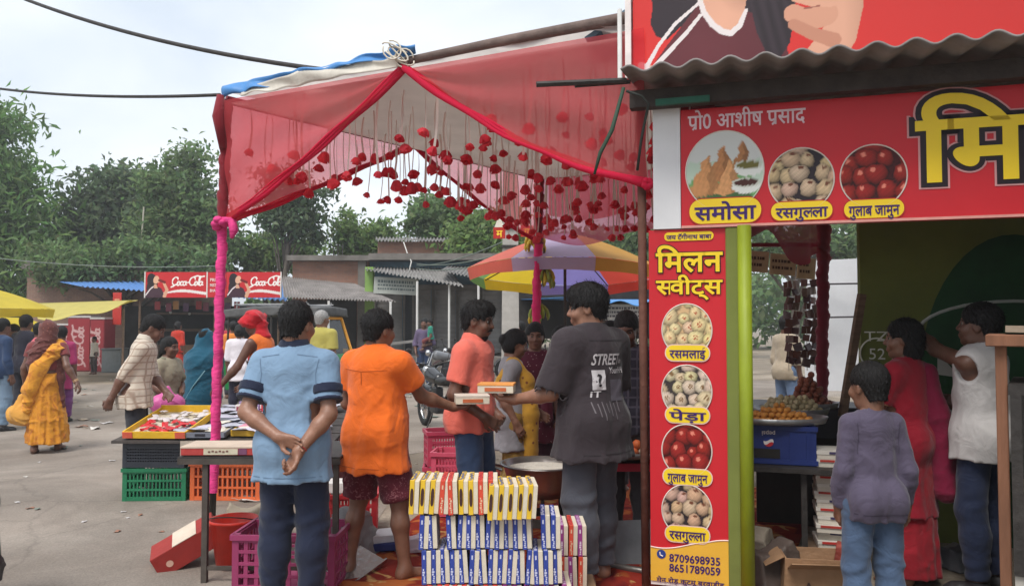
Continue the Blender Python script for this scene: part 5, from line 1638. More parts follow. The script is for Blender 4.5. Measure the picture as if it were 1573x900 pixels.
# dark green painted advert on the wall
mural = MB(); q0 = wall_pt(1560, 600, .004); Rr = .72
pts = [(q0.x + .62 * math.cos(R(a_)), q0.z + 1.12 * math.sin(R(a_))) for a_ in range(0, 360, 8)]
mural.add([(x_, q0.y, z_) for x_, z_ in pts], [tuple(range(len(pts)))]); mural.build('wall_mural', mat('dark_green_mural', s2l((34, 78, 44)), .7, var=.3, scale=3, bump=.2), sh)
MB().tube([(q0.x + .62 * math.cos(R(a_)), q0.y - .004, q0.z + .42 + .22 * math.sin(R(a_))) for a_ in range(180, 40, -10)], .012, 5).build('mural_line', matc((180, 186, 178)), sh)
for pl in ([(1440, 540), (1475, 580), (1440, 575)], [(1425, 660), (1470, 600), (1475, 668)]):
    mb_ = MB(); mb_.add([wall_pt(x_, y_, .008) for x_, y_ in pl], [(0, 1, 2)]); mb_.build('mural_patch', matc((176, 178, 170)), sh)
# roof: corrugated asbestos on timber
r0 = Vector(loc2(S0, (W(958, 122, 4.28)))); zr = 2.965
rsheet = corrug((r0.x, -.42, zr), (r0.x + 5.6, -.42, zr), (r0.x, 3.9, zr + .55), (r0.x + 5.6, 3.9, zr + .55), 32, .018, 10, 10)
rsheet.build('corrugated_roof', M_ASB, sh, smooth=True, solid=.012)
MB().box((r0.x + 2.8, -.06, 2.89), (5.6, .08, .10)).build('eave_beam', mat('dark_timber', (.05, .04, .036), .85, var=.3, bump=.3), sh)
MB().box((r0.x + 2.8, 2.2, 2.95), (5.6, .08, .1)).build('rear_beam', M_WOOD, sh)
MB().box((.02, -.11, 2.855), (.30, .03, .035)).build('teal_strip', matc((46, 100, 84)), sh)
for dx, z_, L in ((-.34, 2.975, .62), (-.30, 2.945, .46)):
    pass
MB().tube([loc2(S0, W(824, 130, 4.2)), loc2(S0, W(962, 124, 4.25))], .016, 6).build('projecting_rod', M_IRON, sh)
MB().tube([loc2(S0, W(883, 132, 4.25)), loc2(S0, W(968, 126, 4.28))], .012, 6).build('projecting_rod', M_IRON, sh)
# rusty front post that the canopy is tied to
MB().tube([loc2(S0, (.79, 4.66, -.02)), loc2(S0, (.775, 4.66, 3.0))], .026, 10).build('rusty_post', M_RUST, sh, smooth=True)
tag(MB().tube([W(958, 135, 4.2), W(940, 200, 4.18), W(922, 235, 4.18), W(913, 268, 4.18)], [.010, .012, .011, .007], 6).build('hanging_rope', matc((44, 66, 52)), smooth=True), 'dark green rope dangling from the roof rod over the canopy drape', 'rope')
tag(MB().tube([W(962, 140, 4.2), W(985, 148, 4.2), W(996, 160, 4.22), W(985, 215, 4.3), W(979, 262, 4.3)], .008, 6).build('dangling_rope', matc((40, 44, 40)), smooth=True), 'black cord looped from the roof corner down the rusty post', 'cord')

# ---- printed pictures of sweets
def ball_photo(kind, seed):
    r = random.Random(seed)
    def fn(u, v, D):
        x, y = u / D * 2 - 1, v / D * 2 - 1
        base = {'gulab': (66, 18, 22), 'rasgulla': (46, 38, 44), 'peda': (60, 52, 52), 'malai': (206, 172, 128), 'samosa': (186, 204, 186)}[kind]
        img = np.tile(np.array(s2l(base)), (len(u), 1)).astype(np.float32)
        if kind == 'samosa':
            paint(img, y > .25, (206, 208, 204)); paint(img, blobm(x, y, -.05, -.45, .95, .42), (110, 160, 100)); paint(img, blobm(x, y, -.1, -.62, .8, .16), (70, 100, 60))
            for pk_, bl_, br_, cc in (((.50, .72), (.16, -.1), (.66, .05), (172, 118, 74)), ((-.02, .64), (-.38, -.1), (.24, -.2), (184, 126, 80)), ((-.42, .42), (-.92, -.42), (-.1, -.56), (206, 146, 94)), ((.17, .30), (-.24, -.56), (.44, -.48), (212, 154, 102))):
                wob = .03 * np.sin(y * 17 + pk_[0] * 20) + .02 * np.sin(x * 23 + y * 9)
                cr_ = (bl_[0] * .38 + br_[0] * .62, bl_[1] * .3 + br_[1] * .7 - .08)
                for tri, kk in (([pk_, (pk_[0] - .05, pk_[1] - .02), bl_, (bl_[0] * .6 + cr_[0] * .4, min(bl_[1], cr_[1]) - .05), cr_], 1.0), ([pk_, cr_, br_, (pk_[0] + .05, pk_[1] - .04)], .66)):
                    m_ = poly_in(x + wob, y, tri); paint(img, m_, cc)
                    no_ = np.sin(x * 29 + y * 13) * np.sin(y * 23 - x * 17) + .6 * np.sin(x * 61 - y * 37)
                    img[m_] *= (kk * (1 + .10 * no_[m_] + .22 * (y[m_] - pk_[1] + .5)))[:, None]
            for cx, cy in ((.62, .12), (.55, -.32)):
                paint(img, blobm(x, y, cx, cy - .08, .36, .2), (220, 222, 216)); paint(img, blobm(x, y, cx, cy, .36, .12), (196, 198, 186)); paint(img, blobm(x, y, cx, cy, .30, .085), (110, 104, 50) if cy > 0 else (74, 40, 34))
            return img
        R0 = {'gulab': .34, 'rasgulla': .30, 'peda': .30, 'malai': .31}[kind]
        col = {'gulab': (158, 40, 34), 'rasgulla': (214, 184, 154), 'peda': (224, 206, 178), 'malai': (236, 214, 166)}[kind]
        cs = []
        for j in range(5):
            for i in range(5):
                cs.append((-1.0 + i * R0 * 1.72 + (j % 2) * R0 * .85 + r.uniform(-.13, .13), 1.0 - j * R0 * 1.5 + r.uniform(-.1, .1), R0 * r.uniform(.78, 1.16)))
        for cx, cy, rr in cs:
            asp_ = r.uniform(.82, 1.0); ro = r.uniform(0, 3); ex_, ey_ = (x - cx) * math.cos(ro) + (y - cy) * math.sin(ro), -(x - cx) * math.sin(ro) + (y - cy) * math.cos(ro)
            wob = 1 + .05 * np.sin(3 * np.arctan2(ey_, ex_) + ro * 5) + .03 * np.sin(7 * np.arctan2(ey_, ex_) + ro)
            q = ((ex_ / rr) ** 2 + (ey_ / (rr * asp_)) ** 2) / wob ** 2; m_ = q < 1; dx, dy = (x - cx) / rr, (y - cy) / rr
            gl_ = (q >= 1) & (q < 1.25); img[gl_] *= .6
            nzv = np.sqrt(np.clip(1 - q, 0, 1)); lit = np.clip(.42 + .5 * nzv + .22 * dy - .12 * dx, .15, 1.15)
            grain = 1 + .07 * np.sin(x * 71 + cx * 30) * np.sin(y * 67 + cy * 20) + .05 * np.sin(x * 33 - y * 41 + cx * 9); hue = np.array([1, r.uniform(.88, 1.08), r.uniform(.82, 1.1)])
            img[m_] = np.array(s2l(col)) * hue * (lit[m_] * grain[m_])[:, None] ** 1.7
            if kind == 'gulab':
                hl = ((dx + .3) ** 2 + (dy - .4) ** 2) < .05; paint(img, hl & m_, (222, 130, 110))
            if kind == 'peda':
                paint(img, ((dx - .05) ** 2 + (dy - .1) ** 2 < .11) & (np.sin(x * 60) * np.sin(y * 55 + cx * 9) > -.3), (126, 96, 62))
            if kind == 'malai':
                paint(img, ((dx) ** 2 + (dy - .1) ** 2 < .1) & (np.sin(x * 43 + cx * 7) * np.sin(y * 47) > .0), (170, 74, 44))
            if kind == 'rasgulla':
                paint(img, ((dx - .15) ** 2 * 2 + (dy - .62) ** 2 * 5 < .16), (112, 66, 46))
        return img
    return fn
def disc_print(name, parent, c, ux, uy, dw, dh, fn, lift=.003, rim=True):
    ux, uy = Vector(ux), Vector(uy); n = ux.cross(uy); N = 60
    k = 26; V = [(0, 0)]; F = []
    nr_ = 34; na = 72
    for i in range(1, nr_ + 1):
        for j in range(na):
            a_ = 2 * math.pi * j / na; V.append((i / nr_ * math.cos(a_), i / nr_ * math.sin(a_)))
    Vn = np.array(V)
    F = [(0, 1 + j, 1 + (j + 1) % na) for j in range(na)]
    for i in range(nr_ - 1):
        for j in range(na): F.append((1 + i * na + j, 1 + (i + 1) * na + j, 1 + (i + 1) * na + (j + 1) % na, 1 + i * na + (j + 1) % na))
    co = np.array(Vector(c) + n * lift) + Vn[:, :1] * dw / 2 * np.array(ux) + Vn[:, 1:] * dh / 2 * np.array(uy)
    me = bpy.data.meshes.new(name); me.from_pydata(co.tolist(), [], F)
    set_col(me, fn((Vn[:, 0] + 1) / 2, (Vn[:, 1] + 1) / 2, 1.0))
    o = link(name, me, attr_mat('print', .5), parent)
    if rim:
        MB().tube([Vector(c) + n * lift + ux * (dw / 2 * 1.01 * math.cos(i * math.pi / 24)) + uy * (dh / 2 * 1.01 * math.sin(i * math.pi / 24)) for i in range(49)], .0035, 4).build('white_rim', matc((222, 214, 204), .5), parent)
    return o
def pill(name, parent, c, ux, uy, w, h, m, lift=.004, rim=None):
    ux, uy = Vector(ux), Vector(uy); n = ux.cross(uy)
    def ring(w, h, lf):
        r = h / 2 * .95; pts = []
        for sx, sy, a0 in ((1, 1, 0), (-1, 1, 90), (-1, -1, 180), (1, -1, 270)):
            for i in range(7):
                a_ = R(a0 + 15 * i); pts.append(Vector(c) + ux * (sx * (w / 2 - r) + r * math.cos(a_)) + uy * (sy * (h / 2 - r) + r * math.sin(a_)) + n * lf)
        return pts
    if rim: 
        p = ring(w + .012, h + .012, lift - .001); MB().add(p, [tuple(range(len(p)))]).build('label_border', rim, parent)
    p = ring(w, h, lift); MB().add(p, [tuple(range(len(p)))]).build(name, m, parent)
M_SIGNRED = mat('sign_red', s2l((196, 34, 44)), .45, var=.07, scale=1.6, bump=.08, bscale=3)
M_SIGNYEL = mat('sign_yellow', s2l((238, 204, 40)), .45, var=.05, scale=3, bump=0)
M_INK = mat('purple_ink', s2l((58, 28, 98)), .5, bump=0); M_BLK = mat('black_ink', s2l((34, 20, 28)), .5, bump=0); M_INKW = mat('white_ink', s2l((226, 216, 212)), .5, bump=0)
GX, GZ = Vector((1, 0, 0)), Vector((0, 0, 1))
# ---- long sign over the front
fs = thing('shop_front_sign', 'long red sweet shop sign with round food pictures and yellow lettering', 'signboard', (S0.x, S0.y, 0), RZ)
def fsp(px, py): 
    q = on_plane(px, py, S0); return Vector(loc2(S0, q))
zt, zb = 2.83, 2.143
MB().box((1.95, .03, (zt + zb) / 2), (3.9, .06, zt - zb)).build('board', M_SIGNRED, fs)
MB().box((1.95, -.002, zb + .006), (3.9, .008, .014)).build('lower_edge', matc((214, 150, 140)), fs)
wp = MB(); x0_, x1_ = fsp(1003, 250).x, -.004
wp.box(((x0_ + x1_) / 2, .035, (zt + .04 + zb) / 2), (x1_ - x0_, .06, zt - zb + .04)); wp.build('white_end_panel', mat('white_panel', (.72, .72, .73), .5, var=.06, scale=3, bump=.1), fs)
letter('owner_name', 'प^ो0 आशीष प^साद', matc((226, 200, 206)), fs, fsp(1057, 200), GX, GZ, .088, fsp(1237, 190).x - fsp(1057, 200).x, off=.014, lift=.003)
for kind, cx, cy, x0, x1, y0, y1, tx, pyc, pw in (('samosa', 1113, 258, 1054, 1173, 202, 318, 'समोसा', 324, 110), ('rasgulla', 1231, 273, 1181, 1281, 228, 318, 'रसगु~लला', 324, 94), ('gulab', 1342, 268, 1291, 1393, 223, 313, 'गुलाब जामुन', 321, 92)):
    a_, b2 = fsp(x0, cy), fsp(x1, cy); t_, bt_ = fsp(cx, y0), fsp(cx, y1 + 6)
    disc_print('sweet_picture', fs, ((a_.x + b2.x) / 2, 0, (t_.z + bt_.z) / 2), GX, GZ, b2.x - a_.x, t_.z - bt_.z, ball_photo(kind, 5), lift=.004)
    c_ = fsp((x0 + x1) / 2, pyc); w_ = fsp((x0 + x1) / 2 + pw / 2, pyc).x - fsp((x0 + x1) / 2 - pw / 2, pyc).x; hh_ = fsp(cx, pyc - (19 if kind == 'samosa' else 14)).z - fsp(cx, pyc + (19 if kind == 'samosa' else 14)).z
    pill('name_label', fs, c_, GX, GZ, w_, hh_, M_SIGNYEL, .007, matc((180, 50, 40)))
    letter('sweet_name', tx, M_INK, fs, c_ - Vector((0, 0, hh_ * .06)), GX, GZ, hh_ * .58, w_ * .84, off=.022, lift=.010, center=True)
p_ = fsp(1404, 281)
hgt_ = fsp(1440, 175).z - p_.z
for off, m_, lf in ((.085, matc((206, 150, 150)), .004), (.068, M_BLK, .006), (.02, M_SIGNYEL, .010)):
    letter('shop_name', 'िमलन ~सवीट्स', m_, fs, p_ + Vector((.02, 0, .005)), GX, GZ, hgt_ * 1.0, 2.9, off=off, lift=lf)
# ---- upright banner at the pillar
S1 = Vector((.79, 4.575, 0)); 
vb = thing('menu_banner', 'tall upright red banner listing sweets, fixed to the green pillar', 'banner', (S1.x, S1.y, 0), RZ)
def vbp(px, py): 
    q = on_plane(px, py, S1); d = q - S1; return Vector((d.dot(UX), 0, d.z))
bl, br = vbp(998, 600).x, vbp(1117, 600).x; bw = br - bl; bz0, bz1 = vbp(1060, 896).z, vbp(1060, 352).z
MB().box(((bl + br) / 2, .02, (bz0 + bz1) / 2), (bw, .036, bz1 - bz0)).build('board', M_SIGNRED, vb)
MB().box(((bl + br) / 2, .019, bz0 - .012), (bw, .03, .022)).build('white_lower_edge', M_INKW, vb)
# yellow foot with a wavy top
zw = vbp(1060, 838).z
pts = [(bl + bw * i / 20, zw + .028 * math.sin(i / 20 * 4.6 - 2.2) + (.05 * max(0, i / 20 - .75) * 4 * .5)) for i in range(21)]
MB().add([(x_, -.0035, z_) for x_, z_ in pts] + [(br, -.0035, bz0), (bl, -.0035, bz0)], [tuple(range(20, -1, -1)) + (22, 21)]).build('yellow_foot', mat('foot_yellow', s2l((226, 176, 60)), .5, var=.12, scale=2, bump=0), vb)
MB().tube([(x_, -.004, z_ + .004) for x_, z_ in pts], .004, 5).build('wave_line', matc((232, 206, 200)), vb)
c_ = vbp(1058, 363); pill('name_label', vb, c_, GX, GZ, bw * .64, .05, M_SIGNYEL, .004)
letter('blessing_line', 'जय टॅंगीनाथ बाबा', M_INK, vb, c_ - Vector((0, 0, .003)), GX, GZ, .026, bw * .58, off=.02, lift=.007, center=True)
for tx, px0, px1, yb, yt in (('िमलन', 1006, 1106, 418, 386), ('~सवीट्स', 1006, 1106, 452, 429)):
    p0, p1 = vbp(px0, yb), vbp(px1, yb); h_ = vbp(px0, yt).z - p0.z
    for off, m_, lf in ((.055, M_BLK, .004), (.022, M_SIGNYEL, .008)):
        letter('shop_name', tx, m_, vb, p0 + Vector((.01, 0, 0)), GX, GZ, h_, (p1.x - p0.x), off=off, lift=lf)
for kind, cy, ly, tx, sd_ in (('malai', 507, 542, 'रसमलाई', 1), ('peda', 601, 637, 'पेड़ा', 2), ('gulab', 692, 732, 'गुलाब जामुन', 3), ('rasgulla', 784, 820, 'रसगु~लला', 4)):
    c_ = vbp(1055, cy); dw = vbp(1093, cy).x - vbp(1017, cy).x; dh = vbp(1055, cy - 40).z - vbp(1055, cy + 40).z
    disc_print('sweet_picture', vb, c_, GX, GZ, dw, dh, ball_photo(kind, sd_), lift=.004)
    c2 = vbp(1056, ly); lw = bw * (.56 if kind != 'gulab' else .62); lh = .088
    pill('name_label', vb, c2, GX, GZ, lw, lh, M_SIGNYEL, .007, matc((224, 190, 180)))
    letter('sweet_name', tx, M_INK, vb, c2 - Vector((0, 0, .004)), GX, GZ, .05, lw * .82, off=.02, lift=.010, center=True)
for tx, px0, px1, yb, yt in (('8709698935', 1028, 1107, 861, 849), ('8651789059', 1028, 1107, 876, 864)):
    p0 = vbp(px0, yb); letter('phone_number', tx, M_INK, vb, p0, GX, GZ, vbp(px0, yt).z - p0.z, vbp(px1, yb).x - p0.x, off=.02, lift=.006)
p0 = vbp(1009, 892); letter('address_line', 'मेन रोड़ कुटमू बरवाडीह', M_INK, vb, p0, GX, GZ, .027, bw * .86, off=.018, lift=.006)
c_ = vbp(1016, 850); ph = MB(); ph.lathe([(.0001, 0), (.026, 0)], 18, (c_.x, -.006, c_.z), ax=(0, -1, 0)); ph.build('phone_badge', matc((36, 60, 130)), vb)
MB().tube([(c_.x - .008, -.008, c_.z + .012), (c_.x - .006, -.008, c_.z - .004), (c_.x + .009, -.008, c_.z - .011)], .004, 5).build('phone_symbol', M_INKW, vb)
# ---- cola billboard on the roof
S2 = Vector((X(958, 4.62), 4.62, 0))
bbd = thing('roof_billboard', 'large red cola billboard with a printed woman standing on the shop roof', 'billboard', (S2.x, S2.y, 0), RZ)
def bbp(px, py):
    q = on_plane(px, py, S2); d = q - S2; return Vector((d.dot(UX), 0, d.z))
z0 = bbp(975, 121).z; w0 = bbp(972, 60).x; BW, BH = 3.2, 1.35
MB().box((w0 + BW / 2, .04, z0 + BH / 2), (BW, .06, BH)).build('backing', matc((120, 40, 44)), bbd)
MB().box((w0 - .025, .02, z0 + BH / 2), (.035, .09, BH)).build('white_frame', M_INKW, bbd)
MB().tube([(w0 - .075, -.02, z0 - .02), (w0 - .075, -.02, z0 + .42)], .014, 8).build('tube_lamp', matc((226, 226, 222), .3), bbd)
MB().box((w0 - .1, .3, z0 + .45), (.5, .3, .03), rot=(0, R(-30), 0)).build('side_brace', M_BLUEWALL, bbd)
def bb_print(u, v):
    # picture laid out in the board's own metres; one drawing unit is 3.45 mm
    X_, Y_ = u / .00345, v / .00345
    img = np.tile(np.array(s2l((204, 48, 44))), (len(u), 1)).astype(np.float32)
    img *= (1 + .10 * np.sin(X_ * .006 + 1) - .0006 * Y_)[:, None]
    hairc, skinc, tee, tape = (48, 38, 44), (214, 160, 134), (92, 40, 46), (226, 216, 214)
    def shade(m_, cx, cy, r, amt):
        k = np.clip(1 - np.hypot(X_ - cx, Y_ - cy) / r, 0, 1) * amt; img[m_] *= (1 + k[m_])[:, None]
    sw = np.abs(Y_ - (128 + .06 * (X_ - 380) + 26 * np.sin((X_ - 380) * .006))) < 20 * np.clip((X_ - 350) / 120, 0, 1); paint(img, sw, (212, 210, 210))
    hair_l = [(30, 92), (34, 120), (30, 160), (44, 230), (90, 300), (160, 330), (216, 300), (240, 240), (250, 160), (262, 110), (258, 60), (244, 26), (226, 40), (206, 70), (188, 90), (120, 120), (84, 84), (58, 62), (40, 70)]
    paint(img, poly_in(X_, Y_, hair_l), hairc)
    tm = poly_in(X_, Y_, [(22, -2), (34, 20), (58, 52), (84, 84), (112, 118), (124, 96), (140, 74), (160, 62), (178, 74), (190, 96), (214, 86), (236, 62), (250, 36), (258, -2)]); paint(img, tm, tee); shade(tm, 120, 40, 110, .25)
    paint(img, poly_in(X_, Y_, [(-8, -2), (4, 8), (22, 22), (34, 20), (26, -2)]), skinc)
    nk = poly_in(X_, Y_, [(118, 170), (114, 124), (126, 96), (142, 74), (160, 62), (176, 74), (186, 98), (190, 124), (188, 170)]); paint(img, nk, skinc); shade(nk, 150, 84, 60, .14); shade(nk, 186, 130, 40, -.3)
    fc = blobm(X_, Y_, 156, 214, 44, 62, -.2); paint(img, fc, (222, 174, 148)); shade(fc, 190, 200, 50, -.2)
    stroke(img, X_, Y_, [(112, 130), (120, 102), (134, 80), (150, 66), (164, 62), (178, 74), (188, 98)], [4, 4.5, 5, 5, 5, 4.5, 3], tape)
    stroke(img, X_, Y_, [(28, 8), (60, 40), (92, 72), (114, 98)], [4.5, 4, 3.5, 3], tape); stroke(img, X_, Y_, [(24, 20), (44, 54), (72, 88), (110, 118)], [4, 3, 3, 2.5], tape)
    stroke(img, X_, Y_, [(14, 22), (30, 10), (52, 2)], [6, 6, 6], tape)
    lock = [(190, 150), (196, 100), (204, 60), (218, 26), (240, 12), (256, 36), (264, 84), (268, 150), (262, 240), (214, 260)]; lm_ = poly_in(X_, Y_, lock); paint(img, lm_, hairc)
    k = .25 * np.sin(X_ * .35 + Y_ * .08); img[lm_] *= (1 + k[lm_])[:, None]
    for pts_, rs_, cc in (([(300, -4), (330, 40), (344, 90), (340, 150)], [30, 27, 24, 20], skinc), ([(262, 84), (284, 70), (310, 78)], [15, 18, 20], (206, 150, 124)), ([(268, 112), (292, 104), (318, 104)], [10, 12, 16], skinc), ([(264, 132), (288, 126), (316, 124)], [9, 11, 14], (208, 154, 128)), ([(262, 66), (290, 48), (322, 34)], [9, 10, 12], (190, 132, 108))): stroke(img, X_, Y_, pts_, rs_, cc)
    arm = (X_ > 326) & (X_ < 372) & (Y_ < 170); k = np.clip((X_ - 338) / 40, 0, 1) * -.28; ok = arm & (img[:, 1] > .2) & (img[:, 0] > .4); img[ok] *= (1 + k[ok])[:, None]
    stroke(img, X_, Y_, [(278, 90), (302, 92)], 1.2, (150, 90, 76)); stroke(img, X_, Y_, [(280, 116), (306, 114)], 1.2, (150, 90, 76))
    cola_print(img, X_, Y_, 430, 210, 120)
    return img
flat_print('printed_sheet', bbd, (w0, .008, z0), (1, 0, 0), (0, 0, 1), BW, .56, bb_print, 620, 112, .003)
flat_print('printed_upper_sheet', bbd, (w0, .008, z0 + .56), (1, 0, 0), (0, 0, 1), BW, BH - .56, lambda u, v: bb_print(u, v + .56), 240, 60, .003)

# ---- goods inside the shop
def in_shop(px, py, Y): return W(px, py, Y)
ct = thing('steel_counter', 'dark steel counter table inside the shop carrying the blue crate', 'table', (X(1190, 5.15), 5.15, 0), RZ)
MB().box((.0, .3, .665), (.95, .95, .03)).build('table_top', M_IRON, ct)
for sx, sy in ((-.42, -.1), (.16, -.1), (.42, .7), (-.42, .7)): MB().box((sx, sy, .325), (.035, .035, .65)).build('leg', M_IRON, ct)
MB().box((-.13, -.1, .14), (.58, .025, .025)).build('stretcher', M_IRON, ct)
pc = thing('drink_crate', 'blue plastic drink crate with upside-down round red and white logo', 'crate', (X(1196, 5.0), 5.1, .682), RZ)
M_NAVY = mat('navy_plastic', s2l((34, 50, 110)), .45, var=.1, scale=6, bump=.05)
cw = .50
part('body', M_NAVY, pc, lambda b: [b.box((0, .0, .125), (cw, .02, .25)), b.box((0, .34, .125), (cw, .02, .25)), b.box((-cw / 2 + .01, .17, .125), (.02, .32, .25)), b.box((cw / 2 - .01, .17, .125), (.02, .32, .25)), b.box((0, .17, .012), (cw - .04, .3, .02))])
for z in (.02, .235): MB().box((0, -.014, z), (cw + .02, .012, .03)).build('rim_band', M_NAVY, pc)
for x in (-.2, .1, .2): MB().box((x, -.014, .125), (.02, .012, .18)).build('rib', M_NAVY, pc)
MB().box((-.05, -.0135, .07), (.16, .004, .06)).build('hand_hole_shade', M_DARKIN, pc)  # dark plate, its colour stands for the shade inside the hole
letter('brand_lettering', 'pepsi', M_INKW, pc, (-.04, -.011, .198), (-1, 0, 0), (0, 0, -1), .03, .085, off=.012, lift=.003, center=True)
def pepsi(u, v, D):
    x, y = u * 2 - 1, v * 2 - 1; img = np.tile(np.array(s2l((226, 222, 218))), (len(u), 1)).astype(np.float32)
    paint(img, y < -.22 + .3 * np.sin(x * 2.6) - .1, (190, 40, 50)); paint(img, y > .22 + .25 * np.sin(x * 2.6) + .12, (40, 60, 130)); return img
disc_print('round_logo', pc, (-.04, -.013, .145), (1, 0, 0), (0, 0, 1), .062, .062, pepsi, lift=.002, rim=False)
# sweets heaped on trays over the crate
def heap(label, loc, rx, ry, h, n, r, m, seed, name='sweet_heap', rz=0, sq=(1, 1, .85), tray=None, part_name='sweet'):
    t = thing(name, label, 'sweets', loc, rz); rr = random.Random(seed)
    tb = MB(); tb.lathe([(.001, 0), (1, 0), (1.06, .035), (1.08, .035), (1.02, -.006), (.001, -.006)], 28)
    tb.v = [(p[0] * (rx + .03), p[1] * (ry + .03), p[2]) for p in tb.v]; tb.build('tray', tray or matc((150, 150, 150), .35, metal=.6), t, smooth=True)
    b = MB().ball((0, 0, 0), r, 9, 6, sq); me = bpy.data.meshes.new(part_name); me.from_pydata(b.v, [], b.f); me.polygons.foreach_set('use_smooth', [True] * len(me.polygons))
    me.materials.append(m)
    pl = []
    lay = 0
    while len(pl) < n and lay < 12:
        z = r * .8 + lay * r * 1.35; k = 1 - (z / (h + r)) if h > r * 2 else 1 - lay * .3
        if k <= .05: break
        st = 2.02 * r
        ax, ay = rx * k, ry * k
        for j in range(-int(ay / st) - 1, int(ay / st) + 2):
            for i in range(-int(ax / st) - 1, int(ax / st) + 2):
                x, y = i * st + (j % 2) * r + rr.uniform(-.2, .2) * r + lay * r * .5, j * st * .88 + rr.uniform(-.2, .2) * r
                if (x / max(ax, r)) ** 2 + (y / max(ay, r)) ** 2 <= 1 and len(pl) < n: pl.append((x, y, z + rr.uniform(-.15, .15) * r))
        lay += 1
    for p in pl:
        o = link(part_name, me, None, t, loc=p, rot=(rr.uniform(0, 6), rr.uniform(0, 6), rr.uniform(0, 6)))
    return t
heap('tray of orange laddoo balls on the blue crate', (X(1195, 5.2), 5.22, .945), .27, .17, .10, 130, .021, matc((206, 140, 66), .7, bump=.4, bscale=80), 3)
heap('mound of cream coloured sweets behind the orange laddoos', (X(1214, 5.6), 5.62, .96), .22, .18, .22, 150, .022, matc((196, 180, 140), .7, bump=.4, bscale=80), 4)
heap('pile of reddish brown sweets at the back of the counter', (X(1243, 5.75), 5.8, .98), .17, .15, .28, 120, .026, matc((136, 76, 56), .6, bump=.4, bscale=60), 5)
cab = MB().box((0, .2, 0), (1.0, .5, .24)).build('dark_chest', mat('dark_grey_chest', (.035, .037, .045), .5)); cab.location = (X(1240, 6.2), 6.2, .82); cab.rotation_euler = (0, 0, RZ)
tag(cab, 'dark low chest standing behind the heaped sweets', 'chest')
cs_ = MB().box((0, .2, 0), (.8, .4, .7)).build('chest_stand', M_DARKIN); cs_.location = (X(1240, 6.2), 6.2, .35); cs_.rotation_euler = (0, 0, RZ); tag(cs_, 'dark wooden stand carrying the low chest', 'stand')
# stack of flat sweet boxes
bxc = [(190, 52, 46), (60, 54, 92), (176, 60, 50), (70, 62, 96)]
for k in range(12):
    z = .165 + k * .0515
    t = thing('flat_sweet_box', 'white flat sweet box with coloured edge stacked beside the counter', 'box', (X(1281, 5.0) + rnd.uniform(-.012, .012), 5.0 + rnd.uniform(-.02, .02), z), RZ + rnd.uniform(-.06, .06), 'flat boxes stacked beside the counter')
    MB().box((0, .12, .0145), (.235, .24, .029)).build('tray', matc((206, 198, 184)), t)
    MB().box((0, .12, .0395), (.243, .248, .021)).build('lid', matc((214, 208, 198)), t)
    MB().box((-.02 + .05 * (k % 2), -.006, .040), (.15, .003, .014)).build('printed_band', matc(bxc[k % 4]), t)
bs_ = MB().box((0, 0, 0), (.34, .3, .16)).build('wooden_block', M_WOOD); bs_.location = (X(1281, 5.0) + .03, 5.13, .08); bs_.rotation_euler = (0, 0, RZ); tag(bs_, 'low wooden block under the stacked flat boxes', 'block')
# brown paper sacks on the floor
def sack(label, loc, w, d, h, rgb, seed, rz=0, txt=None, name='paper_sack'):
    f = Field((-w, -d, -.02), (w, d, h + .1), .014)
    bx_, by_, bz_ = w * .62, d * .55, h * .46
    f.func(lambda x, y, z: np.maximum(np.maximum(np.abs(x + .12 * z) - bx_ * (1 - .25 * np.clip(z / h, 0, 1)), np.abs(y) - by_ * (1 - .55 * np.clip(z / h, 0, 1))), np.abs(z - bz_ - .04 * np.sin(x * 14 + seed)) - bz_) - .015, .02)
    f.wrinkle(.008, seed, 26, n=4, flatz=.9); f.plane((0, 0, 0), (0, 0, -1))
    o = sdf_obj(name, f, mat('sack_%d_%d_%d' % rgb, s2l(rgb), .6, var=.15, scale=6, bump=.6, bscale=14), None, loc, rz)
    tag(o, label, 'sack'); return o
k_ = thing('cardboard_carton', 'worn open brown cardboard carton with printed letters on the shop floor', 'carton', (X(1245, 4.6), 4.55, 0), RZ + R(8))
M_KRAFT = mat('kraft_card', s2l((156, 122, 92)), .8, var=.22, scale=5, bump=.45, bscale=16)
for c_, s_, rt_ in (((0, 0, .12), (.36, .008, .24), (R(4), 0, 0)), ((0, .24, .12), (.36, .008, .24), (0, 0, 0)), ((-.18, .12, .12), (.008, .23, .24), (0, R(3), 0)), ((.18, .12, .12), (.008, .23, .24), (0, R(-2), 0)), ((0, .12, .006), (.35, .23, .008), (0, 0, 0))): MB().box(c_, s_, rot=rt_).build('panel', M_KRAFT, k_)
for c_, s_, rt_ in (((.01, -.05, .21), (.35, .006, .12), (R(62), 0, R(3))), ((-.235, .12, .215), (.12, .22, .006), (0, R(-28), 0)), ((.225, .12, .225), (.11, .22, .006), (0, R(-20), 0))): MB().box(c_, s_, rot=rt_).build('flap', M_KRAFT, k_)
letter('carton_lettering', 'A', matc((70, 52, 48)), k_, (-.08, -.012, .05), GX, GZ, .06, off=.02, lift=.004); letter('carton_lettering', '1(', matc((70, 52, 48)), k_, (.05, -.012, .05), GX, GZ, .045, off=.01, lift=.004)
sack('dark crumpled plastic bag beside the brown paper sack', (X(1190, 4.75), 4.8, 0), .26, .2, .26, (88, 76, 70), 6, .4, name='plastic_bag')
sack('pale crumpled bag on the floor under the counter', (X(1168, 4.95), 5.0, 0), .2, .18, .28, (140, 130, 116), 8, 1.0, name='plastic_bag')
sack('red and white packet bundle beside the boy', (X(1303, 4.7), 4.75, 0), .16, .16, .26, (150, 70, 60), 9, 1.0, name='packet_bundle')
sack('pale crumpled papers on the floor by the green mural', (X(1440, 5.3), 5.3, 0), .36, .24, .1, (150, 148, 146), 10, .3, name='paper_heap')
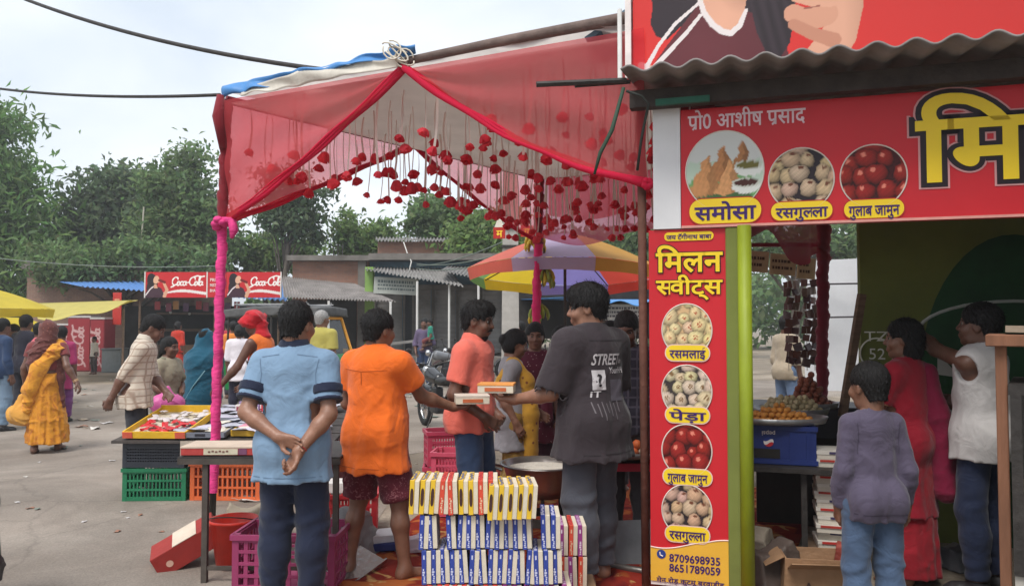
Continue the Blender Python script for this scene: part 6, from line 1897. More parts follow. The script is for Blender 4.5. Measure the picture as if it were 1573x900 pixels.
sack('grey cloth bundle at the foot of the wall', (X(1478, 5.2), 5.2, 0), .3, .2, .14, (110, 110, 116), 12, .3, name='cloth_bundle')
# plank leaning at the wall end
tag(MB().bar(W(1294, 640, 5.75), W(1324, 452, 5.75), .05, .05).build('leaning_plank', M_WOOD), 'dark wooden plank leaning against the end of the green wall', 'plank')
# wooden stand and glass display case at the right
ws = thing('wooden_rack', 'wooden rack post with a plank top beside the glass display case', 'rack', (X(1536, 3.7), 3.7, 0), R(-33))
MB().box((0, 0, .745), (.048, .05, 1.49), ch=.004).build('post', mat('raw_timber', s2l((128, 88, 66)), .8, var=.25, scale=4, bump=.3, stretch=(4, 4, .5)), ws)
MB().box((.52, .14, 1.515), (1.16, .42, .055), ch=.004).build('plank_top', mat('raw_timber', (1, 1, 1)), ws)
MB().box((.52, .14, 1.56), (1.0, .36, .03), rot=(0, R(1), 0)).build('cardboard_sheet', matc((150, 134, 116)), ws)
MB().box((1.05, .3, .745), (.048, .05, 1.49)).build('post', mat('raw_timber', (1, 1, 1)), ws)
M_GLASS = bpy.data.materials.new('case_glass'); M_GLASS.use_nodes = True
_n, _l = M_GLASS.node_tree.nodes, M_GLASS.node_tree.links
_t = _n.new('ShaderNodeBsdfTransparent'); _g = _n.new('ShaderNodeBsdfGlossy'); _g.inputs['Roughness'].default_value = .03; _m = _n.new('ShaderNodeMixShader'); _f = _n.new('ShaderNodeFresnel'); _f.inputs['IOR'].default_value = 1.45
_t.inputs['Color'].default_value = (.86, .9, .9, 1)
_l.new(_f.outputs[0], _m.inputs[0]); _l.new(_t.outputs[0], _m.inputs[1]); _l.new(_g.outputs[0], _m.inputs[2]); _l.new(_m.outputs[0], _n['Material Output'].inputs['Surface'])
dc = thing('display_case', 'glass sweets display case with dark frame and pale base', 'display case', (X(1549, 3.62), 3.62, 0), R(-35))
MB().box((.6, .3, .22), (1.2, .55, .44)).build('pale_base', matc((176, 172, 164), .5), dc)
MB().box((.6, .022, .17), (1.1, .01, .22)).build('blue_poster', matc((110, 150, 180), .5), dc)
for x in (.02, 1.18): MB().box((x, .03, .86), (.045, .045, .84)).build('frame_post', M_IRON, dc); MB().box((x, .56, .86), (.045, .045, .84)).build('frame_post', M_IRON, dc)
MB().box((.6, .3, 1.29), (1.22, .58, .05)).build('top', M_IRON, dc)
MB().box((.6, .024, .87), (1.12, .008, .8)).build('glass_pane', M_GLASS, dc)
for z in (.46, .72, .98): MB().box((.6, .31, z), (1.1, .46, .015)).build('shelf', matc((180, 180, 176), .4), dc)
for i in range(14):
    z = (.47, .73, .99)[i % 3]; MB().box((.1 + (i // 3) * .22 + rnd.uniform(-.03, .03), .16 + rnd.uniform(0, .1), z + .06), (.13, .12, .1), rot=(0, 0, rnd.uniform(-.3, .3))).build('sweet_packet', matc([(180, 60, 40), (210, 170, 80), (200, 196, 180), (150, 40, 50)][i % 4]), dc)
for i in range(3): MB().box((.2 + i * .3, .25, 1.33 + .0), (.26, .3, .035 + .01 * i), rot=(0, 0, .2 * i)).build('paper_bundle', matc((150, 152, 156)), dc)

# ---- behind the shop: board strip, packet strings, white tarpaulin
bs = thing('menu_strip', 'beige strip of three faded name boards hanging behind the counter', 'signboard', W(1158, 420, 8.2))
o = bs.location
for i, (x0, x1) in enumerate(((1150, 1180), (1183, 1222), (1225, 1252))):
    y0 = 384 + (x0 - 1150) * .14
    a_, b2 = W(x0, y0 + 34, 8.2), W(x1, y0 + 2, 8.2)
    MB().box(((a_.x + b2.x) / 2 - o.x, 0, (a_.z + b2.z) / 2 - o.z), (b2.x - a_.x, .02, b2.z - a_.z), rot=(0, R(5), 0)).build('board', matc((176, 152, 118)), bs)
    q = MB()
    for j in range(2):
        x = .03
        while x < b2.x - a_.x - .05:
            w_ = rnd.uniform(.012, .03); q.box((a_.x + x - o.x, -.013, (a_.z + b2.z) / 2 - o.z + .045 - .07 * j - x * .08), (w_, .004, .03)); x += w_ + .012
    q.build('small_lettering', matc((84, 62, 48)), bs)['kind'] = 'stuff'
MB().box((X(1203, 8.2) - o.x, .02, W(1203, 376, 8.2).z - o.z), (.9, .04, .04)).build('rail', M_DKRED, bs)
for i, px in enumerate((1210, 1222, 1238, 1250)):
    t = thing('packet_string', 'string of small snack packets hanging in the shop rear', 'packets', W(px, 432, 8.6), 0, 'strings of snack packets')
    MB().tube([(0, 0, .05), (0, 0, -.98)], .004, 5).build('string', matc((160, 150, 140)), t)
    for k in range(11): MB().box((rnd.uniform(-.02, .02), rnd.uniform(-.02, .02), -.03 - k * .085 + rnd.uniform(-.015, .015)), (rnd.uniform(.06, .1), .025, rnd.uniform(.07, .1)), rot=(rnd.uniform(-.4, .4), rnd.uniform(-.35, .35), rnd.uniform(-.8, .8))).build('packet', matc([(84, 52, 50), (96, 64, 56), (70, 46, 48), (112, 92, 84), (92, 50, 44)][rnd.randint(0, 4)], .35), t)
def wt_fn(u, v):
    p = W(1238, 600, 10.5) * (1 - u) + W(1345, 600, 10.2) * u; q = W(1238, 400, 10.5) * (1 - u) + W(1345, 396, 10.2) * u
    r_ = p * (1 - v) + q * v; r_.y += .03 * math.sin(u * 9 + v * 3) + .03 * math.sin(v * 7); return r_
wtp = thing('white_tarpaulin', 'white plastic tarpaulin sheet hung on ropes behind the shop', 'tarpaulin', W(1290, 600, 10.3))
MB().sheet(wt_fn, 20, 20).build('sheet', mat('white_tarp', (.75, .76, .78), .5, var=.06, scale=3, bump=.4, bscale=4, transl=.4), wtp, loc=tuple(-v for v in wtp.location), smooth=True)
for yy in (437, 488): MB().tube([W(1238, yy, 10.3), W(1345, yy - 2, 10.0)], .012, 5).build('rope', matc((70, 66, 70)), wtp, loc=tuple(-v for v in wtp.location))
for k in range(5): sack('grey stuffed plastic sack lying below the white tarpaulin', (X(1270 + k * 14, 9.6), 9.6 + .1 * (k % 2), .0 + .0), .3, .25, .62, (150, 146, 142), 20 + k, k, name='stuffed_sack')['group'] = 'sacks below the tarpaulin'

# unseen block and awning, added to shade the sweet shop interior and signs
nbs = thing('unseen_shade_shop', 'added unseen shop block with a tin awning shading the sweet shop', 'shop', (4.2, .6, 0))
MB().box((.3, .0, 1.55), (1.6, 4.4, 3.1)).build('wall', M_CONC, nbs)
corrug((-2.2, -3.6, 3.05), (-2.2, 1.2, 3.05), (1.0, -3.6, 3.45), (1.0, 1.2, 3.45), 30, .03, 4).build('tin_awning', M_TIN, nbs, smooth=True, solid=.01)
for y_ in (-3.5, -.9): MB().tube([(-2.1, y_, 0), (-2.1, y_, 3.05)], .03, 8).build('post', M_IRON, nbs)
MB().box((3.05, 0.02, 1.07), (1.7, .12, 2.14)).build('unseen_shade_wall', M_OLIVE, sh)  # added out-of-view wall, keeps light out of the shop interior
# ------------------------------------------------------------------ umbrellas
def umbrella(label, loc, rad, zr, za, cols, nseg=8, val=.16, tilt=(0, 0), rz=0, prints=None, polez=0):
    t = thing('market_umbrella', label, 'umbrella', loc, rz)
    hd = bpy.data.objects.new('canopy_frame', None)
    MB().tube([(0, 0, polez - loc[2] if False else 0), (0, 0, za + .05)], .02, 8).build('pole', M_IRON, t)
    bpy.data.objects.remove(hd)
    Mt = Euler((R(tilt[0]), R(tilt[1]), 0)).to_matrix(); piv = Vector((0, 0, zr))
    tr = lambda p: piv + Mt @ (Vector(p) - piv)
    for k in range(nseg):
        a0, a1 = 2 * math.pi * k / nseg, 2 * math.pi * (k + 1) / nseg
        def fn(u, v):
            a = a0 + (a1 - a0) * u; am = (a0 + a1) / 2; r = rad * v
            chord = math.cos((a1 - a0) / 2) / math.cos(a - am); r *= (1 - .55 * (1 - chord)) if v > 0 else 1
            z = za + (zr - za) * (v ** 1.35) - .05 * v * math.sin(math.pi * u) * (1 - v) * 2
            return tr((r * math.cos(a), r * math.sin(a), z))
        m_ = mat('umbrella_%d_%d_%d' % cols[k % len(cols)], s2l(cols[k % len(cols)]), .6, var=.08, scale=3, bump=.15, transl=.45)
        p = MB().sheet(fn, 8, 10).build('panel', m_, t, smooth=True)
        def fv(u, v):
            a = a0 + (a1 - a0) * u; am = (a0 + a1) / 2
            chord = math.cos((a1 - a0) / 2) / math.cos(a - am); r = rad * (1 - .55 * (1 - chord)) * (1 - .03 * v)
            return tr((r * math.cos(a), r * math.sin(a), zr - val * v * (1 - .12 * math.sin(math.pi * u)) - .004))
        MB().sheet(fv, 8, 3).build('valance', m_, p, smooth=True)
        MB().tube([tr((0, 0, za - .04)), tr((rad * .98 * math.cos(a0), rad * .98 * math.sin(a0), zr - .02))], .008, 5).build('rib', M_IRON, t)
    return t
umbrella('large market umbrella striped lilac, ochre, red, yellow and green', (X(868, 10.1), 10.1, 0), 1.28, 2.24, 2.76,
         [(228, 120, 104), (190, 174, 206), (206, 156, 72), (210, 84, 70), (212, 80, 66), (150, 140, 206), (236, 206, 62), (120, 166, 104)], val=.15, tilt=(4.5, -2), rz=R(192))
umbrella('yellow market umbrella with one grey printed panel by the roadside', (X(-24, 13), 13, 0), 1.05, 1.82, 2.18, [(226, 204, 74), (112, 110, 118), (226, 204, 74), (226, 204, 74)], val=.14, rz=R(225))
umbrella('lower plain yellow market umbrella behind the printed one', (X(-10, 14.6), 14.6, 0), 1.0, 1.52, 1.8, [(230, 206, 60)], val=.14, rz=R(10))

# ------------------------------------------------------------------ crates
def crate_mesh(w, d, h, slats=12, rails=4, pan=.0):
    """open plastic crate with lattice sides"""
    b = MB(); t = .012
    for sx in (-1, 1):
        for sy in (-1, 1): b.box((sx * (w / 2 - .02), sy * (d / 2 - .02), h / 2), (.04, .04, h))
    for z in [0.02 + (h - .05) * i / rails for i in range(rails + 1)]:
        hh = .035 if z < .03 or z > h - .07 else .018
        for sy in (-1, 1): b.box((0, sy * (d / 2 - t / 2), z), (w - .07, t, hh))
        for sx in (-1, 1): b.box((sx * (w / 2 - t / 2), 0, z), (t, d - .07, hh))
    for i in range(slats):
        x = -w / 2 + .05 + (w - .1) * (i + .5) / slats
        for sy in (-1, 1): b.box((x, sy * (d / 2 - t / 2 - .002), h / 2), ((w - .1) / slats * .38, t * .7, h - .03))
    ns = max(4, int(slats * d / w))
    for i in range(ns):
        y = -d / 2 + .05 + (d - .1) * (i + .5) / ns
        for sx in (-1, 1): b.box((sx * (w / 2 - t / 2 - .002), y, h / 2), (t * .7, (d - .1) / ns * .38, h - .03))
    b.box((0, 0, .012), (w - .04, d - .04, .015))
    return b
def crate(label, loc, w, d, h, rgb, rz=0, slats=12, rails=4, group=None, name='plastic_crate'):
    t = thing(name, label, 'crate', loc, rz, group)
    m = matc(rgb, .45, var=.1, bump=.05)
    crate_mesh(w, d, h, slats, rails).build('lattice_body', m, t)
    rm = MB()
    for sy in (-1, 1): rm.box((0, sy * (d / 2 + .004), h - .016), (w + .02, .018, .032))
    for sx in (-1, 1): rm.box((sx * (w / 2 + .004), 0, h - .016), (.018, d - .012, .032))
    rm.build('rim', m, t)
    return t
# vendor's table: plank top on stacked crates
Yt = 7.05
crate('green plastic crate at the bottom under the packet stall', (X(240, Yt) , Yt + .19, .004), .56, .38, .29, (38, 116, 80), R(2), 14, 3)
crate('dark grey plastic crate stacked on the green crate', (X(240, Yt), Yt + .19, .298), .56, .38, .26, (58, 62, 70), R(-1), 20, 8)
crate('orange plastic crate at the bottom under the packet stall', (X(350, Yt), Yt + .2, .004), .64, .38, .34, (214, 104, 58), R(-3), 12, 3)
crate('dull red plastic crate stacked on the orange crate', (X(350, Yt), Yt + .2, .348), .62, .38, .2, (150, 60, 66), R(-2), 12, 3)
crate('maroon plastic crate hidden under the right end of the packet stall', (X(470, Yt + .3), Yt + .5, .004), .6, .38, .54, (130, 50, 60), R(3), 12, 6)
tp = thing('plank_table', 'plank top of the packet stall laid across plastic crates', 'table', (-2.53, 7.65, .56))
for i in range(5): MB().box((rnd.uniform(-.02, .02), -.6 + .3 * i, .0 + .03 * i), (1.96, .28, .024), rot=(R(5), 0, 0)).build('plank', mat('dark_plank', (.07, .06, .055), .8, var=.3, bump=.3), tp)
MB().box((-.3, -.75, -.07), (.16, .008, .14)).build('cloth_flap', matc((176, 164, 150)), tp)
# open yellow carton tray with red sachets
def tray(label, loc, w, d, h, rgb, rz, rx, name='carton_tray', inner=None):
    t = thing(name, label, 'carton', loc, rz); t.rotation_euler = (rx, 0, rz)
    m = matc(rgb, .6)
    MB().box((0, d / 2, .006), (w, d, .012)).build('base', matc((200, 190, 170), .7), t)
    for c_, s_ in (((0, 0, h / 2), (w, .012, h)), ((0, d, h / 2 + .01), (w, .012, h + .02)), ((-w / 2, d / 2, h / 2), (.012, d - .014, h)), ((w / 2, d / 2, h / 2), (.012, d - .014, h))):
        MB().box(c_, s_).build('side', m, t)
    return t
yl = tray('open yellow carton tray filled with red and white sachets', (X(242, 6.95), 6.93, .58), .56, .72, .06, (224, 178, 46), R(-2), R(11))
for sx in (-1, 1): MB().box((sx * .235, -.009, .03), (.09, .004, .055)).build('printed_corner', matc((206, 92, 70)), yl)
letter('carton_lettering', 'RERETE', matc((196, 110, 40)), yl, (0, -.008, .03), GX, GZ, .022, .15, center=True, off=.0, lift=.002) if False else None
pk = MB().box((0, 0, 0), (.075, .05, .012), ch=.004)
def packet_me(w, d, h, rgb, nm):
    b = MB()
    def fn(s):
        return lambda u, v: ((u - .5) * w * (1 - .05 * math.sin(v * 9)), (v - .5) * d, s * h * (math.sin(math.pi * u) * math.sin(math.pi * v)) ** .5 + .002 * math.sin(u * 14 + v * 9))
    b.sheet(fn(1), 8, 6); b.sheet(fn(-1), 8, 6)
    me = bpy.data.meshes.new(nm); me.from_pydata(b.v, [], b.f); me.polygons.foreach_set('use_smooth', [True] * len(me.polygons)); me.materials.append(matc(rgb, .3, spec=.5)); return me
rp = random.Random(5)
P_RED, P_WH, P_PK, P_LIL, P_CRM = packet_me(.085, .055, .009, (196, 40, 46), 'sachet'), packet_me(.08, .055, .009, (206, 196, 194), 'sachet'), packet_me(.17, .13, .014, (206, 130, 150), 'packet'), packet_me(.2, .14, .014, (196, 190, 206), 'packet'), packet_me(.16, .12, .012, (216, 208, 192), 'packet')
P_SIL = packet_me(.19, .13, .012, (176, 176, 188), 'packet')
for k in range(46):
    x, y = rp.uniform(-.23, .23), .06 + .6 * k / 46 + rp.uniform(-.02, .02)
    link('sachet', P_RED if y < .36 + rp.uniform(-.08, .05) else P_WH, None, yl, loc=(x, y, .03 + rp.uniform(0, .022)), rot=(rp.uniform(-.3, .3), rp.uniform(-.3, .3), rp.uniform(0, 6)))
def gp(name, me, label, cat, loc, rot, group): 
    o = link(name, me, None, None, loc, rot); tag(o, label, cat, group); return o
cols = [P_PK, P_LIL, P_CRM, P_SIL, P_WH]
LB = {id(P_PK): 'pink glossy gift packet lying on the packet stall', id(P_LIL): 'pale lilac gift packet lying on the packet stall', id(P_CRM): 'cream paper packet lying on the packet stall', id(P_SIL): 'silver grey packet lying on the packet stall', id(P_WH): 'tiny white sachet lying on the packet stall'}
for j in range(8):
    for i in range(9):
        x = -2.92 + .155 * i + rp.uniform(-.05, .05); y = 7.02 + .155 * j + rp.uniform(-.04, .04)
        me = rp.choice(cols)
        z = .603 + .095 * (y - 7.0) + .012 + rp.uniform(.0, .03)
        if x > -1.75: continue
        gp('gift_packet', me, LB[id(me)], 'packet', (x, y, z), (R(5) + rp.uniform(-.16, .16), rp.uniform(-.16, .16), rp.uniform(0, 6)), 'gift packets spread on the stall')
for i in range(6):
    for j in range(2):
        t = thing('bangle_box', 'small upright white and purple printed box at the back of the packet stall', 'box', (-2.72 + i * .13 + rp.uniform(-.02, .02), 7.85 + j * .16, .69 + .015 * j), rp.uniform(-.2, .2), 'upright boxes on the stall')
        MB().box((0, 0, .045), (.10, .06, .09), ch=.004).build('carton', matc([(214, 208, 204), (150, 130, 170), (200, 60, 70), (190, 170, 110)][(i + j) % 4]), t)
        MB().box((0, -.0315, .045), (.07, .003, .05)).build('printed_label', matc([(150, 60, 80), (220, 214, 210), (230, 226, 220), (120, 90, 50)][(i + j) % 4]), t)
gt = tray('shallow grey tray of silver packets beside the yellow carton', (X(312, 6.95), 6.93, .585), .42, .5, .045, (120, 124, 136), R(1), R(6), name='grey_tray')
MB().box((0, -.008, .024), (.09, .003, .022)).build('printed_label', matc((50, 48, 56)), gt)
y2 = tray('second yellow carton tray holding pale packets', (X(398, 7.0), 7.02, .585), .5, .45, .05, (222, 176, 60), R(-4), R(6))
for k in range(14): link('packet', rp.choice(cols[:4]), None, y2, loc=(rp.uniform(-.18, .18), rp.uniform(.08, .38), .04 + rp.uniform(0, .02)), rot=(0, 0, rp.uniform(0, 6)))
gn = MB().box((0, 0, 0), (.2, .16, .05), ch=.005).build('green_carton', matc((120, 190, 60))); gn.location = (X(409, 6.6), 6.75, .66); tag(gn, 'small bright green carton beside the blue shirted man', 'carton')
gs_ = MB().box((0, 0, 0), (.2, .16, .06), ch=.005).build('grey_carton', matc((130, 134, 140))); gs_.location = (X(409, 6.6), 6.75, .605); tag(gs_, 'grey carton under the small green carton', 'carton')
# front metal table with the long red carton
ft = thing('iron_table', 'narrow dark iron table standing in front of the packet stall', 'table', (X(405, 4.9), 4.85, 0), 0)
zt_ = .775
MB().box((0, .32, zt_ - .012), (1.0, .66, .02)).build('table_top', M_IRON, ft)
MB().box((0, -.005, zt_ - .03), (1.0, .02, .035)).build('front_rail', mat('brown_iron', (.085, .07, .06), .7, var=.3, metal=.2), ft)
for sx, sy in ((-.335, .02), (.47, .02), (-.06, .6), (.47, .6)): MB().box((sx, sy, (zt_ - .05) / 2), (.034, .034, zt_ - .05)).build('leg', mat('brown_iron', (1, 1, 1)), ft)
MB().box((.07, .02, .09), (.8, .02, .024)).build('stretcher', mat('brown_iron', (1, 1, 1)), ft)
rc = thing('long_carton', 'long red and cream flat carton lying on the iron table', 'carton', (X(345, 4.95), 4.86, zt_), R(1))
MB().box((0, .13, .026), (.455, .25, .046), ch=.003).build('carton', matc((176, 64, 60)), rc)
MB().box((.0, .13, .052), (.46, .256, .012), ch=.002).build('lid', matc((196, 178, 160)), rc)
MB().box((.02, .0025, .026), (.21, .004, .036)).build('cream_label', matc((204, 194, 170)), rc); MB().box((.155, .0025, .026), (.05, .004, .036)).build('purple_label', matc((116, 72, 100)), rc)
q = MB()
for i in range(6): q.box((-.05 + i * .022, -.0005, .026 + .004 * (i % 2)), (.014, .002, .01))
q.build('small_lettering', matc((120, 84, 76)), rc)['kind'] = 'stuff'
# tall pinkish-purple crate, red bucket, leaning red carton
pcr = crate('tall magenta plastic crate standing behind the blue shirted man', (X(443, 4.72), 4.9, .0), .62, .40, .335, (150, 58, 98), R(-3), 8, 4)
bk = thing('red_bucket', 'red plastic bucket standing under the iron table', 'bucket', (X(361, 5.15), 5.18, 0))
MB().lathe([(.001, .012), (.105, .012), (.148, .30), (.158, .302), (.158, .318), (.150, .320), (.142, .312), (.1, .02), (.001, .02)], 32).build('bowl', matc((214, 58, 44), .4), bk, smooth=True)
MB().tube([(.155 * math.cos(R(a_)), .155 * math.sin(R(a_)) , .30 - .06 * math.sin(R(a_))) for a_ in range(180, 361, 15)], .004, 5).build('handle', M_IRON, bk)
lc = thing('leaning_carton', 'red and white carton lying tilted on the road beside the bucket', 'carton', (X(296, 5.15), 5.12, .12), R(35)); lc.rotation_euler = (R(6), R(-28), R(20))
MB().box((0, .12, 0), (.42, .26, .15), ch=.004).build('carton', matc((150, 46, 40)), lc)
MB().box((.02, .12, .0775), (.16, .262, .004)).build('white_label', matc((206, 190, 172)), lc); MB().box((-.2115, .12, 0), (.004, .2, .1)).build('side_label', matc((190, 70, 56)), lc)
MB().lathe([(.001, 0), (.022, 0)], 14, (-.12, -.0115, -.01), ax=(0, -1, 0)).build('round_mark', matc((214, 170, 150)), lc)
# heap of stuff under and behind the table
sack('dirty pale cloth bundle under the iron table', (X(395, 5.8), 5.85, 0), .34, .26, .26, (150, 138, 120), 31, .2, name='cloth_bundle')
sack('grey plastic sheet bundle beside the magenta crate', (X(532, 5.2), 5.4, 0), .3, .24, .3, (150, 150, 150), 33, 1.2, name='plastic_bundle')
crate('red plastic crate behind the man in orange', (X(527, 5.9), 6.0, .01), .5, .36, .32, (190, 46, 52), R(8), 8, 4)
pp = MB().box((0, 0, 0), (.3, .2, .07)).build('paper_stack', matc((214, 210, 206))); pp.location = (X(522, 5.95), 5.95, .37); tag(pp, 'white paper stack on the red crate behind the man in orange', 'paper')
# pans on the carpet
sp = thing('steel_tray', 'shiny steel tray leaning by the magenta crate', 'tray', (X(545, 4.95), 5.05, .05)); sp.rotation_euler = (R(20), R(-12), R(60))
MB().box((0, 0, 0), (.34, .22, .012), ch=.003).build('plate', matc((176, 178, 180), .25, metal=.9), sp); MB().box((0, -.11, .01), (.34, .012, .03)).build('lip', matc((176, 178, 180), .25, metal=.9), sp)
# flat boxes and plastic on the carpet
fb = thing('flat_box_pile', 'blue and white flat boxes lying on the carpet behind the box stack', 'boxes', (X(590, 5.6), 5.55, .02), R(12))
MB().box((0, 0, .03), (.3, .22, .05), ch=.003).build('lower_box', matc((44, 52, 110)), fb); MB().box((-.02, .01, .08), (.28, .2, .05), rot=(0, 0, .15), ch=.003).build('upper_box', matc((206, 204, 206)), fb)
MB().box((.17, -.02, .02), (.2, .22, .03), rot=(0, 0, -.4)).build('grey_box', matc((120, 116, 120)), fb)
sack('crumpled clear plastic wrapping on the carpet', (X(632, 5.4), 5.5, .01), .16, .13, .13, (190, 170, 176), 36, .3, name='plastic_wrap')
# pink crates behind the salmon shirt man
crate('pink plastic crate tilted against the other pink crate', (X(683, 7.0), 7.05, .34), .34, .28, .3, (192, 70, 96), R(14), 10, 4)
crate('pink plastic crate on the carpet beside the man in salmon', (X(702, 6.6), 6.55, .02), .36, .3, .52, (206, 84, 108), R(-6), 10, 6)
crate('pink plastic crate under the tilted pink crate', (X(683, 7.0), 7.05, .02), .36, .3, .31, (186, 66, 92), R(4), 10, 4)
# big cooking pan
kd = thing('cooking_pan', 'wide shallow steel cooking pan of white milk sweets on a stove', 'pan', (X(832, 5.6), 5.62, 0))
MB().lathe([(.001, .36), (.16, .37), (.24, .46), (.275, .585), (.30, .592), (.30, .60), (.27, .60), (.235, .48), (.15, .40), (.001, .39)], 36).build('bowl', matc((150, 148, 146), .3, metal=.85), kd, smooth=True)
MB().lathe([(.001, .575), (.14, .57), (.262, .56)], 30).build('milk_sweet', matc((206, 200, 188), .6, bump=.8, bscale=30), kd, smooth=True)
for sx in (-1, 1): MB().tube([(sx * .28, -.07, .56), (sx * .35, -.05, .58), (sx * .35, .05, .58), (sx * .28, .07, .56)], .01, 6).build('handle', matc((120, 118, 116), .3, metal=.8), kd)
for a_ in (30, 150, 270): MB().tube([(.18 * math.cos(R(a_)), .18 * math.sin(R(a_)), 0), (.15 * math.cos(R(a_)), .15 * math.sin(R(a_)), .38)], .014, 6).build('stove_leg', M_IRON, kd)
MB().lathe([(.17, .18), (.18, .18), (.18, .24), (.17, .24)], 20).build('stove_ring', M_IRON, kd)
# second table with orange and white sweets by the rusty post
t2 = thing('sweet_table', 'low table behind the rusty post carrying a tray of sweets', 'table', (X(975, 5.5), 5.75, 0))
MB().box((.1, .1, .62), (.8, .6, .03)).build('table_top', M_IRON, t2)
for sx, sy in ((-.27, -.17), (.47, -.17), (-.27, .37), (.47, .37)): MB().box((sx, sy, .3), (.035, .035, .6)).build('leg', M_IRON, t2)
MB().box((-.05, -.19, .6), (.46, .02, .1)).build('red_cloth', matc((170, 40, 60)), t2)
hp = heap('tray of orange and white round sweets on the low table', (X(968, 5.5), 5.68, .65), .24, .17, .12, 44, .036, matc((214, 112, 62), .5), 14)
mwht = matc((226, 214, 190), .6)
for i, o in enumerate([c_ for c_ in hp.children if c_.name.startswith('sweet')]):
    if i % 3 == 1:
        o.data = o.data.copy(); o.data.materials[0] = mwht
gt2 = thing('steel_sheet_pan', 'grey steel pan lying tilted under the low table', 'pan', (X(962, 5.2), 5.25, .12)); gt2.rotation_euler = (R(55), 0, R(10))
MB().box((0, 0, 0), (.42, .34, .015), ch=.003).build('plate', matc((130, 132, 134), .35, metal=.6), gt2)
tag(MB().tube([(.32, 5.35, .03), (.75, 5.05, .03), (1.05, 4.9, .03)], .022, 8).build('steel_pipe', matc((120, 116, 112), .4, metal=.6), smooth=True), 'grey steel pipe lying on the ground by the rusty post', 'pipe')

# ------------------------------------------------------------------ the stack of sweet boxes
BT, BHt, BD = .0475, .172, .235
def strip_me(w, h, d, nm, m):
    b = MB().box((0, 0, 0), (w, d, h), ch=.0015); me = bpy.data.meshes.new(nm); me.from_pydata(b.v, [], b.f); me.materials.append(m); return me
M_CARD = mat('cream_card', s2l((214, 204, 184)), .7, var=.08, scale=8, bump=.1)
M_CARDB = mat('blue_card', s2l((52, 70, 150)), .4, var=.12, scale=20, bump=.03)
M_CARDY = mat('yellow_card', s2l((226, 186, 52)), .4, var=.08, scale=14, bump=.03); M_CARDR = mat('orange_red_card', s2l((206, 76, 56)), .4, var=.1, scale=14, bump=.03)
M_CARDP = mat('purple_card', s2l((146, 60, 128)), .4, var=.1, scale=14, bump=.03)
me_tray = strip_me(BT * .5, BHt - .008, BD - .006, 'tray', M_CARD)
lids = {k: strip_me(BT * .5, BHt, BD, 'lid', m) for k, m in (('b', M_CARDB), ('y', M_CARDY), ('r', M_CARDR), ('p', M_CARDP))}
def scrib(col, vert=True, seed=0):
    r = random.Random(seed); b = MB()
    z = -BHt * .44
    while z < -BHt * .02:
        h_ = r.uniform(.004, .011); b.box((r.uniform(-.003, .003), 0, z + h_ / 2), (BT * r.uniform(.12, .26), .0012, h_)); z += h_ + .003
    b.box((0, 0, BHt * .3), (BT * .16, .0012, BHt * .12))
    me = bpy.data.meshes.new('small_print'); me.from_pydata(b.v, [], b.f); me.materials.append(matc(col)); return me
scr = {'b': scrib((196, 200, 226), seed=1), 'r': scrib((222, 180, 150), seed=2), 'p': scrib((222, 206, 222), seed=3)}
oval = MB(); 
pts = [(.0085 * math.cos(R(a_)), .045 * math.copysign(abs(math.sin(R(a_))) ** .5, math.sin(R(a_)))) for a_ in range(0, 360, 15)]
oval.poly(pts, -.0006, .0006); me_oval = bpy.data.meshes.new('dark_emblem'); me_oval.from_pydata(oval.v, [], oval.f); me_oval.materials.append(matc((70, 44, 40)))
top_print = {}
for k, col in (('y', (80, 92, 130)), ('r', (170, 50, 60)), ('b', (200, 200, 220)), ('p', (190, 160, 190))):
    b = MB(); r = random.Random(ord(k))
    for j in range(7): b.box((r.uniform(-.004, .004), -BD * .42 + BD * .13 * j, 0), (BT * r.uniform(.2, .4), BD * r.uniform(.05, .1), .001))
    me = bpy.data.meshes.new('top_print'); me.from_pydata(b.v, [], b.f); me.materials.append(matc(col)); top_print[k] = me
def sweet_box(kind, loc, label, group, tilt=0, rz=0, pitch=0):
    t = thing('sweet_box', label, 'box', loc, 0, group); t.rotation_euler = (pitch, tilt, rz)
    link('tray', me_tray, None, t, loc=(BT * .25, BD / 2, BHt / 2)); link('lid', lids[kind], None, t, loc=(-BT * .25, BD / 2, BHt / 2))
    if kind in scr: link('small_print', scr[kind], None, t, loc=(-BT * .25, -.0005, BHt / 2))['kind'] = 'stuff'
    else: link('emblem', me_oval, None, t, loc=(-BT * .25, -.0005, BHt / 2))
    link('top_print', top_print[kind], None, t, loc=(-BT * .25, BD / 2, BHt + .0004))['kind'] = 'stuff'
    return t
Yk = 4.0
st = thing('low_wooden_crate', 'low wooden crate under the stack of sweet boxes', 'crate', (X(765, Yk), Yk + .13, 0))
for k in range(4): MB().box((0, -.11 + k * .075, .09), (.84, .06, .02)).build('slat', M_WOOD, st)
for sx in (-.4, 0, .4): MB().box((sx, 0, .04), (.04, .28, .08)).build('batten', M_WOOD, st)
zrow = [.102, .277, .452, .627]
def row(n, x0, x1, z, kinds, label, group, skip=(), jit=.006):
    for i in range(n):
        if i in skip: continue
        x = x0 + (x1 - x0) * i / (n - 1); k = kinds(i)
        sweet_box(k, (x, Yk + rnd.uniform(-jit, jit) * 2, z), label[k] if isinstance(label, dict) else label, group, tilt=rnd.uniform(-.075, .075), rz=rnd.uniform(-.05, .05))
row(15, X(662, Yk), X(868, Yk), zrow[0], lambda i: 'r' if i < 8 else 'p', {'r': 'red and cream sweet box standing in the bottom row of the box stack', 'p': 'purple and cream sweet box standing in the bottom row of the box stack'}, 'sweet boxes in the bottom row')
row(15, X(657, Yk), X(856, Yk), zrow[1], lambda i: 'b', 'blue and cream sweet box standing in the row above the red and purple boxes', 'sweet boxes in the lower blue row')
row(15, X(652, Yk), X(853, Yk), zrow[2], lambda i: 'b', 'blue and cream sweet box standing in the upper blue row, below the yellow boxes', 'sweet boxes in the upper blue row', skip=(2, 12))
